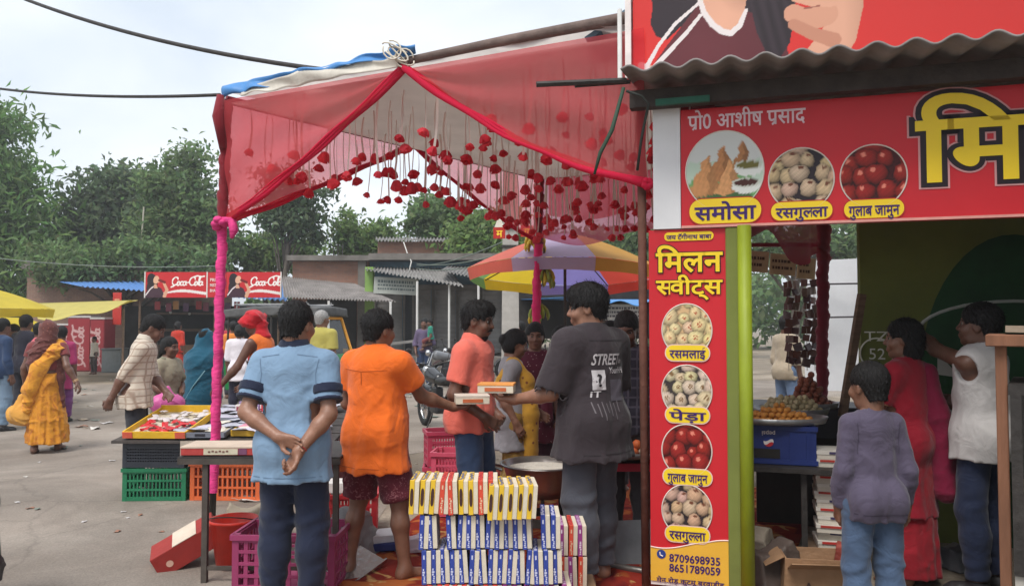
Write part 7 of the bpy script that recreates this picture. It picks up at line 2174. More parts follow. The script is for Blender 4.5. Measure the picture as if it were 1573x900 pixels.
ky = 'yyyrryyrr'
for i in range(9):
    x = X(637 + i * 15.2, Yk)
    sweet_box(ky[i], (x, Yk - .02 + rnd.uniform(-.008, .008), zrow[3] + .004), 'yellow and cream sweet box with dark emblem standing in the top row' if ky[i] == 'y' else 'orange and cream sweet box standing in the top row between yellow ones', 'sweet boxes in the top row', tilt=rnd.uniform(-.04, .08), rz=rnd.uniform(-.03, .03))
for i in range(5):
    x = X(757 + i * 14.6, Yk)
    sweet_box('y', (x, Yk - .075 + .006 * i, zrow[3] - .012 + .0), 'yellow and cream sweet box jutting forward at the end of the top row', 'sweet boxes jutting forward in the top row', tilt=.05 + rnd.uniform(-.02, .03), rz=.06)
for k in range(6):
    kk = 'p' if k % 2 else 'r'
    sweet_box(kk, (X(866, 4.35) + (k % 3) * .052, 4.40, .125 + .174 * (k // 3)), ('purple' if kk == 'p' else 'red') + ' sweet box standing behind the stack beside the dark jeans', 'boxes behind the stack', tilt=rnd.uniform(-.04, .04))
pcb = MB().box((0, 0, 0), (.26, .26, .12), ch=.004).build('carton_box', matc((140, 112, 88), .8)); pcb.location = (X(874, 4.45) + .02, 4.53, .062); tag(pcb, 'low brown carton under the red and purple boxes behind the stack', 'carton')

# ------------------------------------------------------------------ litter
LIT = [matc((206, 200, 192)), matc((176, 160, 140)), matc((190, 186, 184)), matc((150, 110, 90)), matc((120, 130, 120))]
def litter(px, py, s=1.0, k=0):
    p = G(px, py, .0)
    sz = .05 * s
    def fn(u, v): return ((u - .5) * 2.6 * sz + .2 * sz * math.sin(v * 5), (v - .5) * 1.6 * sz, .006 + sz * .22 * (1 + math.sin(u * 5 + k) * math.cos(v * 4 + k)))
    o = MB().sheet(fn, 5, 4).build('litter_scrap', LIT[k % 5], None, (p.x, p.y, 0), (0, 0, rnd.uniform(0, 6)), smooth=True, solid=.002)
    tag(o, ['white paper scrap', 'tan paper scrap', 'pale plastic scrap', 'brown leaf scrap', 'grey green plastic scrap'][k % 5] + ' lying on the ground', 'litter', 'litter on the ground')
litter(146, 659, 1.6, 0); litter(90, 690, 1.5, 4); litter(205, 728, .7, 0)
for i in range(70):
    px = rnd.choice([rnd.uniform(100, 380), rnd.uniform(560, 1000), rnd.uniform(560, 760)]); py = rnd.uniform(575, 660)
    litter(px, py, rnd.uniform(.5, 1.6), rnd.randint(0, 4))
for i in range(16): litter(rnd.uniform(20, 330), rnd.uniform(640, 880), rnd.uniform(.2, .5), rnd.randint(0, 4))
for px, py in ((415, 790), (400, 800), (386, 770), (370, 768)): litter(px, py, 1.4, 0)
# loose stones along the road edge
rs_ = np.random.RandomState(3)
b = MB()
for i in range(420):
    u = rs_.uniform(); x = rs_.uniform(-9, 4); y = rs_.uniform(16.5, 23) if u > .45 else rs_.uniform(7, 12); 
    if u <= .45: x = rs_.uniform(-1.2, 1.6)
    r = rs_.uniform(.01, .05) * (1.4 if u > .45 else .7); b.ball((x, y, r * .3), r, 5, 3, (rs_.uniform(.8, 1.5), 1, .6))
o = b.build('gravel', mat('gravel', (.3, .26, .21), .95, var=.3)); o['kind'] = 'stuff'; o['label'] = 'loose gravel along the road edge'

# ------------------------------------------------------------------ motorcycles
M_TYRE = mat('tyre_rubber', (.018, .018, .018), .85); M_CHROME = mat('chrome', (.55, .55, .55), .2, metal=.95, bump=0)
def torus(b, c, Rr, r, n=28, m=8, ax='Y'):
    v = []; f = []
    for i in range(n):
        a = 2 * math.pi * i / n
        for j in range(m):
            q = 2 * math.pi * j / m; rr = Rr + r * math.cos(q)
            v.append((c[0] + rr * math.cos(a), c[1] + r * math.sin(q), c[2] + rr * math.sin(a)))
    for i in range(n):
        for j in range(m): f.append((i * m + j, ((i + 1) % n) * m + j, ((i + 1) % n) * m + (j + 1) % m, i * m + (j + 1) % m))
    b.add(v, f)
def motorcycle(label, loc, rz, rgb):
    """front wheel towards +X"""
    t = thing('motorcycle', label, 'motorcycle', loc, rz, 'motorcycles parked by the shops'); m = matc(rgb, .25, spec=.6, bump=0)
    for x in (-.62, .66):
        b = MB(); torus(b, (x, 0, .3), .255, .045); w = b.build('wheel', M_TYRE, t, smooth=True)
        b = MB(); torus(b, (x, 0, .3), .205, .012)
        for k in range(10): a = k * math.pi / 5; b.bar((x, 0, .3), (x + .2 * math.cos(a), 0, .3 + .2 * math.sin(a)), .008)
        b.lathe([(.001, -.05), (.05, -.05), (.05, .05), (.001, .05)], 12, (x, 0, .3), ax=(0, 1, 0)); b.build('rim', M_CHROME, w)
    for sy in (-.07, .07): MB().tube([(.66, sy, .3), (.46, sy, .86)], .018, 6).build('fork', M_CHROME, t)
    MB().tube([(.4, -.33, 1.0), (.43, -.2, .98), (.46, 0, .92), (.43, .2, .98), (.4, .33, 1.0)], .013, 6).build('handlebar', M_IRON, t)
    for sy in (-.3, .3): 
        mi = MB().tube([(.44, sy * .9, .97), (.47, sy * 1.1, 1.14)], .006, 5).build('mirror_stem', M_IRON, t); MB().ball((.47, sy * 1.12, 1.17), .055, 8, 6, (.35, 1, .7)).build('mirror', M_IRON, mi, smooth=True)
    MB().ball((.56, 0, .86), .085, 12, 8, (.8, 1, 1)).build('headlamp', M_CHROME, t, smooth=True)
    f = Field((-.1, -.22, .6), (.55, .22, 1.0), .014); f.cone((.04, 0, .76), (.34, 0, .8), .09, .12, .04); sdf_obj('fuel_tank', f, m, t)
    f = Field((-.85, -.2, .6), (.2, .2, .95), .014); f.cone((-.62, 0, .78), (-.05, 0, .74), .07, .085, .03, (0, 0, 1), 1.5); f.cone((-.3, 0, .74), (-.1, 0, .73), .1, .1, .03, (0, 0, 1), 1.7); sdf_obj('seat', f, mat('black_vinyl', (.02, .02, .02), .45), t)
    b = MB(); b.box((.05, 0, .38), (.3, .2, .24), ch=.03); b.box((.1, 0, .56), (.16, .14, .16), ch=.02); b.build('engine', matc((70, 70, 72), .4, metal=.6), t)
    MB().tube([(.2, -.1, .4), (.2, -.14, .24), (-.2, -.15, .22), (-.75, -.17, .3)], [.02, .022, .035, .04], 8).build('exhaust', M_CHROME, t, smooth=True)
    for a, c_ in (((.4, 0, .86), (.02, 0, .5)), ((.02, 0, .5), (-.62, 0, .3)), ((.3, 0, .75), (-.6, 0, .68)), ((-.6, 0, .68), (-.62, 0, .3))): MB().tube([a, c_], .02, 6).build('frame_tube', M_IRON, t)
    for x, a0, a1 in ((.66, 40, 150), (-.62, 20, 140)):
        MB().sheet(lambda u, v: (x + .33 * math.cos(R(a0 + (a1 - a0) * u)), -.06 + .12 * v, .3 + .33 * math.sin(R(a0 + (a1 - a0) * u))), 12, 3).build('mudguard', m, t, solid=.006, smooth=True)
    MB().box((-.84, 0, .62), (.04, .14, .08)).build('tail_lamp', matc((170, 30, 30), .3), t)
    MB().bar((0, .1, .3), (-.1, .25, .02), .015).build('stand', M_IRON, t)
    return t
motorcycle('black motorcycle parked behind the man in salmon', (X(672, 11.2), 11.6, 0), R(115), (30, 30, 34))
motorcycle('grey motorcycle parked near the awning post', (X(690, 19.0), 19.2, 0), R(205), (120, 122, 126))
m3 = motorcycle('dark red motorcycle parked beside the grey one', (X(712, 20.2), 20.4, 0), R(215), (80, 26, 28))
motorcycle('black motorcycle parked at the market shed', (X(880, 14.5), 14.6, 0), R(170), (26, 26, 30))
motorcycle('blue grey motorcycle parked beyond the dark haired girl', (X(742, 21.5), 21.5, 0), R(190), (60, 70, 90))

# ------------------------------------------------------------------ auto-rickshaw, front to the right
ar = thing('auto_rickshaw', 'green and yellow auto rickshaw with black canvas hood and garland', 'auto rickshaw', (X(455, 15.5), 15.5, 0), R(-14))
M_AG = matc((28, 120, 62), .35, bump=0); M_AY = matc((220, 150, 40), .35, bump=0); M_HOOD = mat('grey_canvas', (.10, .10, .10), .8, var=.2, bump=.3)
prof = [(-1.15, .38), (-1.2, .9), (-.9, .98), (.35, .98), (.42, .42), (.55, .36), (1.0, .40), (1.12, .62), (1.06, .98), (.92, .98), (.86, .5), (.4, .3), (-1.1, .28)]
MB().poly([(-1.15, .3), (-1.22, .95), (-.25, .95), (-.2, .45), (.35, .42), (.4, .3)], -.62, .62).build('rear_body', M_AG, ar)
MB().poly([(.72, .3), (.8, .98), (1.02, .98), (1.2, .55), (1.16, .34)], -.5, .5).build('front_cowl', M_AG, ar)
MB().box((.2, 0, .36), (1.4, 1.2, .05)).build('floor', M_IRON, ar)
for sy in (-.6, .6): MB().box((.88, sy * .84, 1.02), (.2, .03, .1)).build('yellow_band', M_AY, ar)
for sy in (-.58, .58):
    for a_, b_, r_ in (((.96, sy * .86, .98), (.68, sy, 1.72), .025), ((-.2, sy, .95), (-.2, sy, 1.74), .02), ((-1.15, sy, .95), (-1.12, sy, 1.7), .02), ((.3, sy, .4), (.32, sy, 1.74), .02)): MB().tube([a_, b_], r_, 6).build('frame_tube', M_IRON, ar)
fh = Field((-1.4, -.8, 1.5), (.95, .8, 2.05), .03); fh.func(lambda x, y, z: np.maximum(np.maximum(np.abs(x + .22) - 1.0, np.abs(y) - .6), np.abs(z - 1.76 - .1 * np.cos(x * 1.2) * np.cos(y * 1.6)) - .055) - .03, .01); fh.wrinkle(.01, 3, 14); sdf_obj('canvas_hood', fh, M_HOOD, ar)
MB().sheet(lambda u, v: (.955 - .26 * v, (u - .5) * (1.0 + .12 * v), 1.0 + .68 * v), 6, 6).build('windshield', M_GLASS, ar)
MB().sheet(lambda u, v: (.965 - .26 * v, (u - .5) * (1.02 + .12 * v), 1.0 + .68 * v), 1, 1)
for sy in (-1, 1): MB().tube([(.965, sy * .5, 1.0), (.70, sy * .56, 1.68)], .03, 6).build('windshield_frame', M_AY, ar)
MB().tube([(.70, -.56, 1.68), (.70, .56, 1.68)], .03, 6).build('windshield_top', M_AY, ar)
MB().box((-.7, 0, .62), (.5, 1.1, .12)).build('rear_seat', mat('black_vinyl', (1, 1, 1)), ar); MB().box((-.98, 0, .9), (.12, 1.1, .5)).build('seat_back', mat('black_vinyl', (1, 1, 1)), ar)
for x, y in ((-.75, -.55), (-.75, .55), (.98, 0)):
    b = MB(); torus(b, (x, y, .22), .17, .05); w = b.build('wheel', M_TYRE, ar, smooth=True); MB().lathe([(.001, -.05), (.13, -.05), (.13, .05), (.001, .05)], 16, (x, y, .22), ax=(0, 1, 0)).build('rim', M_CHROME, w)
for sy in (-1, 1): MB().ball((1.13, sy * .32, .78), .075, 10, 8).build('headlamp', M_CHROME, ar, smooth=True)
for i in range(22):
    a = i / 21; MB().ball((1.06 - .02 * math.sin(a * 9), -.5 + a, .96 - .16 * math.sin(a * math.pi)), .045, 7, 5).build('garland_flower', matc([(40, 130, 60), (200, 60, 50), (220, 180, 60)][i % 3]), ar, smooth=True)
b = MB()
for x in np.linspace(-1.0, .5, 8): b.tube([(x, -.5, 1.93), (x, .5, 1.93)], .012, 5)
for sy in (-.5, .5): b.tube([(-1.05, sy, 1.95), (.55, sy, 1.95)], .012, 5)
for x in (-1.0, .5):
    for sy in (-.5, .5): b.tube([(x, sy, 1.8), (x, sy, 2.0)], .012, 5)
b.build('roof_rack', matc((150, 150, 150), .4, metal=.5), ar)
MB().box((1.155, 0, .66), (.02, .34, .1), rot=(0, R(-20), 0)).build('number_plate', M_AY, ar)
# ------------------------------------------------------------------ people
NAVY = cloth((34, 40, 60)); JEANS = cloth((56, 74, 104)); JEANS_L = cloth((72, 90, 116)); CHAR = cloth((58, 58, 62)); BLACKC = cloth((46, 40, 44))
WHITEC = cloth((214, 210, 208)); M_SANDAL = matc((70, 48, 38), .6); M_SHOE = matc((44, 42, 44), .5)
hgrp = 'people shopping in the market'
# 1 man in pale blue polo, hands clasped behind his back
p = Person('man in pale blue polo shirt with hands clasped behind his back', (X(454, 4.4), 4.4, 0), R(-3), 1.70, 'mid', 0, broad=1.10, head=(-16, -4, 0), seed=1, lean=-1,
           arms=dict(eR=(.215, -.10, 1.11), wR=(.07, -.215, .90), eL=(-.235, -.11, 1.10), wL=(-.03, -.19, .985)),
           hands=dict(R=dict(d=(-.42, -.12, -.9), n=(-.5, -.75, .2), curls=[30, 55, 60, 60], thumb=10), L=dict(d=(.95, -.1, -.3), n=(-.1, -.9, -.2), curl=16, spread=5)))
p.hair('short', top=.010)
blue = cloth((120, 146, 172)); sh_ = p.shirt(blue, g=.018, hem=.735, sleeve=.74, sg=.022, flare=.012, wr=.006)
p.collar(NAVY, r=.070, hgt=.042)
M_ST = matc((92, 114, 138)); seam(p, sh_, [(-.19, .762), (.19, .762)], M_ST); seam(p, sh_, [(-.155, 1.41), (-.05, 1.425)], M_ST); seam(p, sh_, [(.05, 1.425), (.155, 1.41)], M_ST)
for sx in (-1, 1): seam(p, sh_, [(sx * .165, 1.40), (sx * .15, 1.32), (sx * .155, 1.24)], M_ST)
for sd in (1, -1): band(p, sd, .44, .62, .037, NAVY); band(p, sd, .69, .755, .037, NAVY)
p.trousers(NAVY, g=.018, gk=.03, top=1.02, wr=.008); p.shoes(M_SANDAL, 'sandal')
wb_ = MB(); a_ = p.wr[1] - nz(p.wr[1] - p.el[1]) * .025; d_ = nz(p.wr[1] - p.el[1]); u_, t_, _ = frame_of(d_)
wb_.tube([a_ + (u_ * math.cos(k * math.pi / 8) + t_ * math.sin(k * math.pi / 8)) * .032 for k in range(17)], .003, 5); wb_.build('wrist_thread', matc((190, 60, 60)), p.body)
# 2 man in orange shirt
p = Person('man in bright orange shirt and maroon shorts holding out a box', (X(579, 5.0), 5.0, 0), R(-30), 1.66, 'dark', 0, broad=1.18, belly=.03, head=(-12, -3, 0), seed=2,
           arms=dict(eR=(.32, .08, 1.10), wR=(.53, .20, 1.05), eL=(-.22, .16, 1.1), wL=(-.05, .34, 1.02)), legs=dict(aR=(.21, .04, .075), aL=(-.17, -.06, .075), tR=-20, tL=20),
           hands=dict(R=dict(d=(.95, .1, -.02), n=(0, .2, 1), curl=34, thumb=40)))
p.hair('short', top=.013)
ORG = cloth((228, 106, 34)); osh = p.shirt(ORG, g=.024, hem=.69, sleeve=.62, sg=.034, flare=.03, wr=.008); p.collar(ORG, r=.072, hgt=.035)
M_ST2 = matc((176, 76, 20)); seam(p, osh, [(-.17, 1.335), (0, 1.325), (.17, 1.335)], M_ST2); seam(p, osh, [(-.2, .722), (.2, .722)], M_ST2); seam(p, osh, [(0, 1.32), (.0, 1.24)], M_ST2, .006)
p.trousers(pattern(cloth((96, 36, 48)), 'noise', (146, 96, 100), 42, .62), g=.03, gk=.055, upto=.99, top=1.0, wr=.009, name='shorts')
hw = p.body.location + Matrix.Rotation(R(-30), 3, 'Z') @ (p.palm[1] * p.k)
def held_box(label, c, rz, lid, w=.22, d=.15, h=.045, rx=0):
    t = thing('held_box', label, 'box', c, rz); t.rotation_euler = (rx, 0, rz)
    MB().box((0, 0, 0), (w, d, h), ch=.002).build('tray', M_CARD, t); MB().box((0, 0, h / 2 + .006), (w + .004, d + .004, .014), ch=.002).build('lid', matc(lid), t); MB().box((0, -d / 2 - .003, 0), (w * .6, .003, h * .5)).build('printed_band', matc((190, 100, 60)), t)
held_box('white sweet box held out by the man in orange', hw + Vector((.05, .0, .02)), R(8), (212, 200, 186))
# 3 young man in oversized dark T-shirt
FA = 40
p = Person('young man in oversized dark printed T-shirt holding out a sweet box', (X(908, 4.85), 4.85, 0), R(FA), 1.81, 'mid', 0, broad=1.12, head=(40, -6, 0), seed=3,
           arms=dict(eL=(-.25, -.12, 1.07), wL=(-.42, -.01, 1.06), eR=(.16, .20, 1.08), wR=(.0, .3, .95)), legs=dict(aR=(.13, .05, .075), aL=(-.10, -.04, .075)),
           hands=dict(L=dict(d=(-.97, .05, .08), n=(.05, .1, 1), curl=30, thumb=45)))
p.hair('puff', top=.020)
tee = p.shirt(cloth((54, 47, 51)), g=.034, hem=.73, sleeve=.93, sg=.05, flare=.035, wr=.008, neck=.064)
MB().tube([p.neck + p.rt * (.071 * math.cos(t_)) + p.fwd * (.069 * math.sin(t_) + .006) + p.up * (.006 - .012 * math.sin(t_)) for t_ in [k * 2 * math.pi / 24 for k in range(25)]], .007, 6).build('neck_band', matc((176, 170, 170)), p.body, smooth=True)
p.trousers(cloth((74, 76, 84)), g=.014, gk=.04, upto=1.97, wr=.009); p.shoes(M_SANDAL, 'sandal')
hw = p.body.location + Matrix.Rotation(R(FA), 3, 'Z') @ (p.palm[-1] * p.k)
held_box('sweet box with orange top held out by the young man in dark T-shirt', hw + Vector((-.03, .0, .03)), R(-6), (222, 150, 80))
seam(p, tee, [(-.2, .77), (.2, .77)], matc((36, 32, 36))); seam(p, tee, [(-.13, 1.40), (.13, 1.40)], matc((36, 32, 36)))
M_GP = matc((190, 186, 188), .7)
def back_print(txt, x, z, h, w, sl=.1, off=.0):
    o = letter('shirt_print', txt, M_GP, p.body, (x, -.5, z), (1, 0, 0), (0, 0, 1), h, w, off=off, slant=sl)
    press_on(o, tee, (0, 1, 0), .004); return o
back_print('STREET', -.13, 1.265, .062, .20, .25, .02); back_print('in', .07, 1.27, .03, .03, .2, .02); back_print('YourHH', -.02, 1.215, .035, .13, .2, .02); back_print('iT', -.14, 1.085, .035, .06, .1, .02)
def back_patch(x0, x1, z0, z1, m, nm='print_patch', lift=.003):
    o = MB().sheet(lambda u, v: (x0 + (x1 - x0) * u, -.5, z0 + (z1 - z0) * v), 6, 6).build(nm, m, p.body); press_on(o, tee, (0, 1, 0), lift); return o
back_patch(-.125, -.045, 1.125, 1.235, M_GP); back_patch(-.01, .08, 1.06, 1.18, matc((84, 80, 88)))
o = letter('shirt_print', '?', matc((40, 36, 40)), p.body, (-.105, -.5, 1.145), (1, 0, 0), (0, 0, 1), .07, .04, off=.02); press_on(o, tee, (0, 1, 0), .006)
for k in range(7): back_patch(-.14 + .028 * k, -.134 + .028 * k, 1.0 - .02 * (k % 3), 1.06 - .01 * (k % 2), matc((104, 98, 102)))
# 4 man in salmon polo
p = Person('man in salmon polo shirt and jeans with short beard', (X(728, 5.5), 5.5, 0), R(-112), 1.73, 'deep', 0, broad=1.02, head=(10, -10, 0), seed=4,
           arms=dict(eR=(-.13, -.19, 1.07), wR=(.10, -.20, .93), eL=(.02, .13, 1.06), wL=(.20, -.06, .90)),
           hands=dict(R=dict(d=(.8, .2, -.5), n=(0, .5, -.2), curl=24), L=dict(d=(.4, -.8, -.4), n=(-.4, -.4, .3), curl=30)))
p.hair('puff', top=.012); p.moustache(True)
SAL = cloth((226, 112, 96)); p.shirt(SAL, g=.018, hem=.83, sleeve=.72, sg=.022, wr=.007); p.collar(SAL, r=.068, hgt=.038)
p.trousers(JEANS, g=.014, gk=.028); p.shoes(M_SHOE)
# 5 woman in grey with yellow dupatta
p = Person('woman in grey kurta with printed yellow dupatta looking down', (X(786, 6.5), 6.5, 0), R(-85), 1.53, 'dark', 1, female=True, head=(0, -18, 0), seed=5,
           arms=dict(eR=(-.10, -.16, 1.05), wR=(.05, -.2, .86), eL=(.05, .15, 1.05), wL=(.2, .1, .98)))
p.hair('bun', top=.012); p.shirt(cloth((136, 134, 138)), g=.012, hem=.62, sleeve=.8, flare=.03, name='kurta')
p.trousers(cloth((150, 120, 60)), gk=.04)
YD = pattern(cloth((186, 140, 50)), 'spots', (120, 70, 40), 16, .78)
p.drape(YD, [(p.Tt((.10, .03, 1.40)), p.Tt((.13, .13, 1.25)), .05, .06), (p.Tt((.13, .13, 1.25)), (.12, .16, .95), .06, .075), ((.12, .16, .95), (.10, .15, .55), .075, .085), (p.Tt((.10, -.02, 1.41)), p.Tt((.11, -.12, 1.2)), .045, .055)], cutface=False)
# 6 girl in maroon
p = Person('girl in maroon printed kurti standing behind the grey kurta woman', (X(822, 7.2), 7.2, 0), R(172), 1.58, 'dark', 1, female=True, head=(8, -6, 0), seed=6)
p.hair('tied', top=.012); MR = pattern(cloth((92, 34, 52)), 'spots', (190, 160, 160), 30, .86)
p.shirt(MR, g=.012, hem=.55, sleeve=1.1, flare=.04, name='kurti'); p.trousers(cloth((60, 30, 44)), gk=.03)
p.drape(cloth((104, 36, 56)), [(p.Tt((-.11, .02, 1.40)), p.Tt((-.12, .11, 1.2)), .05, .055), (p.Tt((-.12, .11, 1.2)), (-.13, .12, .8), .055, .06), (p.Tt((.11, .02, 1.40)), p.Tt((.12, .11, 1.2)), .05, .055), (p.Tt((.12, .11, 1.2)), (.13, .12, .85), .055, .06)], cutface=False)
# 7 man in beige behind the young man
p = Person('man in pale yellow shirt half hidden behind the young man', (X(866, 7.6), 7.6, 0), R(60), 1.55, 'deep', 1, head=(20, -10, 0), seed=7)
p.hair(); p.shirt(cloth((196, 184, 130)), hem=.8, sleeve=1.2); p.trousers(CHAR)
# 8 dark haired figure behind
p = Person('person in dark clothes seen from behind beyond the young man', (X(938, 7.4), 7.4, 0), R(-10), 1.585, 'deep', 1, seed=8)
p.hair('short', top=.018); p.shirt(cloth((50, 46, 56)), sleeve=1.2); p.trousers(CHAR)
# 9 dark plaid man at the post
p = Person('man in dark checked shirt looking down beside the rusty post', (X(968, 5.6), 5.75, 0), R(160), 1.67, 'deep', 1, head=(5, -20, 0), seed=9, broad=1.05)
p.hair(); p.shirt(pattern(cloth((44, 42, 54)), 'check', (74, 72, 84), 5, .9), sleeve=1.9, hem=.8); p.trousers(CHAR); p.shoes(M_SHOE)
# 10 boy
p = Person('boy in purple long sleeved shirt and light jeans seen from behind', (X(1336, 3.9), 3.9, 0), R(4), 1.36, 'dark', 0, child=True, broad=.88, head=(14, -4, 0), seed=10,
           arms=dict(eL=(-.19, -.03, 1.11), wL=(-.19, .05, .86), eR=(.20, -.03, 1.11), wR=(.23, .05, .86)), hands=dict(R=dict(curl=28), L=dict(curl=30)))
p.hair('short', top=.012); bsh = p.shirt(cloth((82, 75, 93)), g=.012, hem=.80, sleeve=1.92, sg=.010, wr=.007, flare=.006)
seam(p, bsh, [(-.17, .845), (.17, .845)], matc((58, 52, 68)), .005)
for sx in (-1, 1): seam(p, bsh, [(sx * .135, 1.39), (sx * .125, 1.30), (sx * .13, 1.2)], matc((58, 52, 68)))
jn = p.trousers(JEANS_L, g=.012, gk=.026, top=.98, wr=.008)
for sx in (-1, 1):
    o = MB().sheet(lambda u, v: (sx * .075 + (u - .5) * .11, -.5, .80 + .1 * v), 6, 6).build('pocket', cloth((62, 80, 106)), p.body); press_on(o, jn, (0, 1, 0), .004)
p.shoes(M_SHOE)
# 11 woman in red
p = Person('woman in red kurta with crimson dupatta facing the shop wall', (X(1396, 4.85), 4.9, 0), R(38), 1.60, 'dark', 0, female=True, head=(25, 0, 0), seed=11, broad=1.02,
           arms=dict(eL=(-.22, -.05, 1.12), wL=(-.2, .15, 1.0), eR=(.2, .1, 1.1), wR=(.1, .3, 1.05)))
p.hair('bob', top=.014); RED = cloth((134, 22, 38)); p.shirt(RED, g=.016, hem=.45, sleeve=.72, sg=.02, flare=.02, name='kurta'); p.skirt(cloth((140, 26, 38)), top=.9, hem=.06, rt=.15, rb=.20, folds=8, name='salwar')
for sd in (1, -1): band(p, sd, .66, .73, .024, matc((190, 150, 110)), 'gold_trim')
p.drape(cloth((116, 22, 52)), [(p.Tt((.03, .05, 1.43)), p.Tt((.07, -.10, 1.36)), .055, .06), (p.Tt((.07, -.10, 1.36)), p.Tt((.09, -.15, 1.1)), .06, .075), (p.Tt((.09, -.15, 1.1)), (.09, -.20, .62), .075, .085)], cutface=False)
# 12 man in white vest reaching up
p = Person('man in white vest reaching one arm up towards the wall', (X(1512, 4.65), 4.7, 0), R(34), 1.69, 'deep', 0, head=(15, 5, 0), seed=12,
           arms=dict(eL=(-.17, .24, 1.45), wL=(-.19, .46, 1.60), eR=(.2, .1, 1.12), wR=(.08, .3, 1.1)), hands=dict(L=dict(d=(-.5, .6, .4), n=(.2, .2, -1), curl=30)))
p.hair('short', top=.016); p.shirt(cloth((184, 180, 178)), g=.032, hem=.80, sleeve=0, name='vest', vcut=.03, wr=.006); p.trousers(cloth((40, 48, 72)), g=.006, gk=.026); p.shoes(M_SHOE)
# 13 man in checked shirt
p = Person('man in cream checked shirt leaning over the yellow carton', (X(212, 7.5), 7.5, 0), R(-72), 1.68, 'deep', 0, lean=9, head=(0, -30, 0), seed=13,
           arms=dict(eR=(-.07, -.18, 1.08), wR=(-.16, -.22, .85), eL=(.10, .14, 1.08), wL=(.25, .05, .96)), hands=dict(R=dict(d=(-.3, 0, -.9), curl=45)))
p.hair('short', top=.010); p.shirt(pattern(cloth((204, 192, 176)), 'check', (164, 144, 128), 5.5, .9, soft=.1), g=.014, hem=.80, sleeve=1.22, sg=.014, flare=.02, wr=.007); p.collar(cloth((200, 190, 176)), r=.07)
p.trousers(cloth((48, 48, 54)), g=.0, gk=.03, top=.95, wr=.009); p.shoes(matc((206, 196, 190), .6))
# 14 girl with olive dupatta and pink bag
p = Person('girl in olive grey top and dupatta clutching a pink bag', (X(260, 8.4), 8.4, 0), R(-105), 1.43, 'deep', 1, female=True, head=(0, -6, 0), seed=14,
           arms=dict(eR=(-.06, -.22, 1.08), wR=(.12, -.26, 1.02), eL=(.10, .16, 1.1), wL=(.2, -.05, 1.02)))
p.hair('tied', top=.010); p.shirt(cloth((150, 142, 122)), g=.016, hem=.6, sleeve=.8, wr=.010, name='top'); p.skirt(cloth((150, 60, 60)), top=.95, hem=.1)
p.drape(cloth((128, 124, 104)), [(p.Tt((.1, .0, 1.41)), p.Tt((.14, -.06, 1.2)), .06, .075), (p.Tt((.14, -.06, 1.2)), (.17, -.03, .7), .07, .075), (p.Tt((-.1, .0, 1.41)), p.Tt((-.12, .1, 1.2)), .055, .06)], cutface=False)
hb_ = Field((-.2, -.14, -.24), (.2, .14, .12), .012); hb_.cone((-.08, 0, -.1), (.08, 0, -.1), .1, .09, .04); hb_.cone((0, 0, 0), (0, 0, .06), .06, .03, .05); hb_.wrinkle(.012, 5, 36)
o = sdf_obj('pink_bag', hb_, matc((206, 92, 156), .4, spec=.5), None, (X(262, 8.15), 8.12, .86), 0); tag(o, 'shiny pink plastic bag held by the girl', 'bag')
# 15 woman wrapped in a teal blue shawl
p = Person('woman wrapped head to knee in a teal blue shawl', (X(316, 9.3), 9.3, 0), R(-12), 1.50, 'dark', 1, female=True, seed=15, arms=dict(eR=(.16, .06, 1.1), wR=(.06, .25, 1.05), eL=(-.16, .06, 1.1), wL=(-.06, .25, 1.05)))
TEAL = cloth((30, 82, 104))
p.hair(); p.skirt(cloth((40, 96, 116)), hem=.08, rb=.2)
p.drape(TEAL, [(p.H((0, -.01, .03)), p.H((0, -.03, -.08)), .112, .11), (p.H((0, -.04, -.1)), p.Tt((0, -.04, 1.3)), .10, .19), (p.Tt((-.12, -.02, 1.3)), p.Tt((.12, -.02, 1.3)), .15, .15), (p.Tt((0, -.03, 1.25)), (0, -.04, .85), .22, .24), ((0, -.04, .85), (.02, -.05, .45), .22, .22)], 'shawl', wr=.008, k=.09, cuts=(((0, 0, .42), (0, 0, -1)),))
MB().tube([(.16, -.24, 1.18), (.02, -.285, .98), (-.14, -.27, .74), (-.2, -.18, .5)], .008, 5).build('shawl_border', matc((110, 150, 160)), p.body, smooth=True)
# 16 girl in white
p = Person('girl in white tunic and dark leggings walking away', (X(369, 13), 13, 0), R(5), 1.55, 'deep', 2, female=True, seed=16)
p.hair('bun'); p.shirt(cloth((216, 210, 216)), hem=.7, sleeve=1.1, flare=.05, sg=.03, name='tunic'); p.trousers(cloth((40, 40, 56)))
# 17 vendor in red turban
p = Person('stall vendor in red turban and orange vest bending over packets', (X(412, 8.7), 8.75, 0), R(75), 1.72, 'deep', 1, lean=16, head=(0, -18, 0), seed=17, broad=1.08,
           arms=dict(eL=(-.32, -.22, 1.02), wL=(-.50, -.24, .84), eR=(-.15, .22, 1.02), wR=(-.36, .18, .86)), hands=dict(L=dict(d=(-.8, 0, -.5), n=(.4, 0, -.8))))
p.shirt(cloth((226, 116, 50)), g=.014, hem=.75, sleeve=0, name='vest'); p.trousers(CHAR)
TUR = cloth((186, 36, 46)); H_ = p.H
p.drape(TUR, [(H_((0, -.01, .04)), H_((0, -.02, .06)), .118, .112), (H_((-.07, .03, .05)), H_((.07, .03, .07)), .07, .07), (H_((-.06, -.07, .05)), H_((.07, -.05, .05)), .07, .07)], 'turban', wr=.018, k=.03)
p.drape(TUR, [(H_((.0, -.07, -.02)), p.neck - p.fwd * .05 - p.up * .02, .075, .07), (p.neck - p.fwd * .05, p.neck + p.rt * -.06 + p.fwd * .08 - p.up * .12, .06, .05), (p.neck + p.rt * -.06 + p.fwd * .08 - p.up * .12, p.neck + p.rt * -.07 + p.fwd * .12 - p.up * .4, .05, .04)], 'turban_tail', wr=.012)
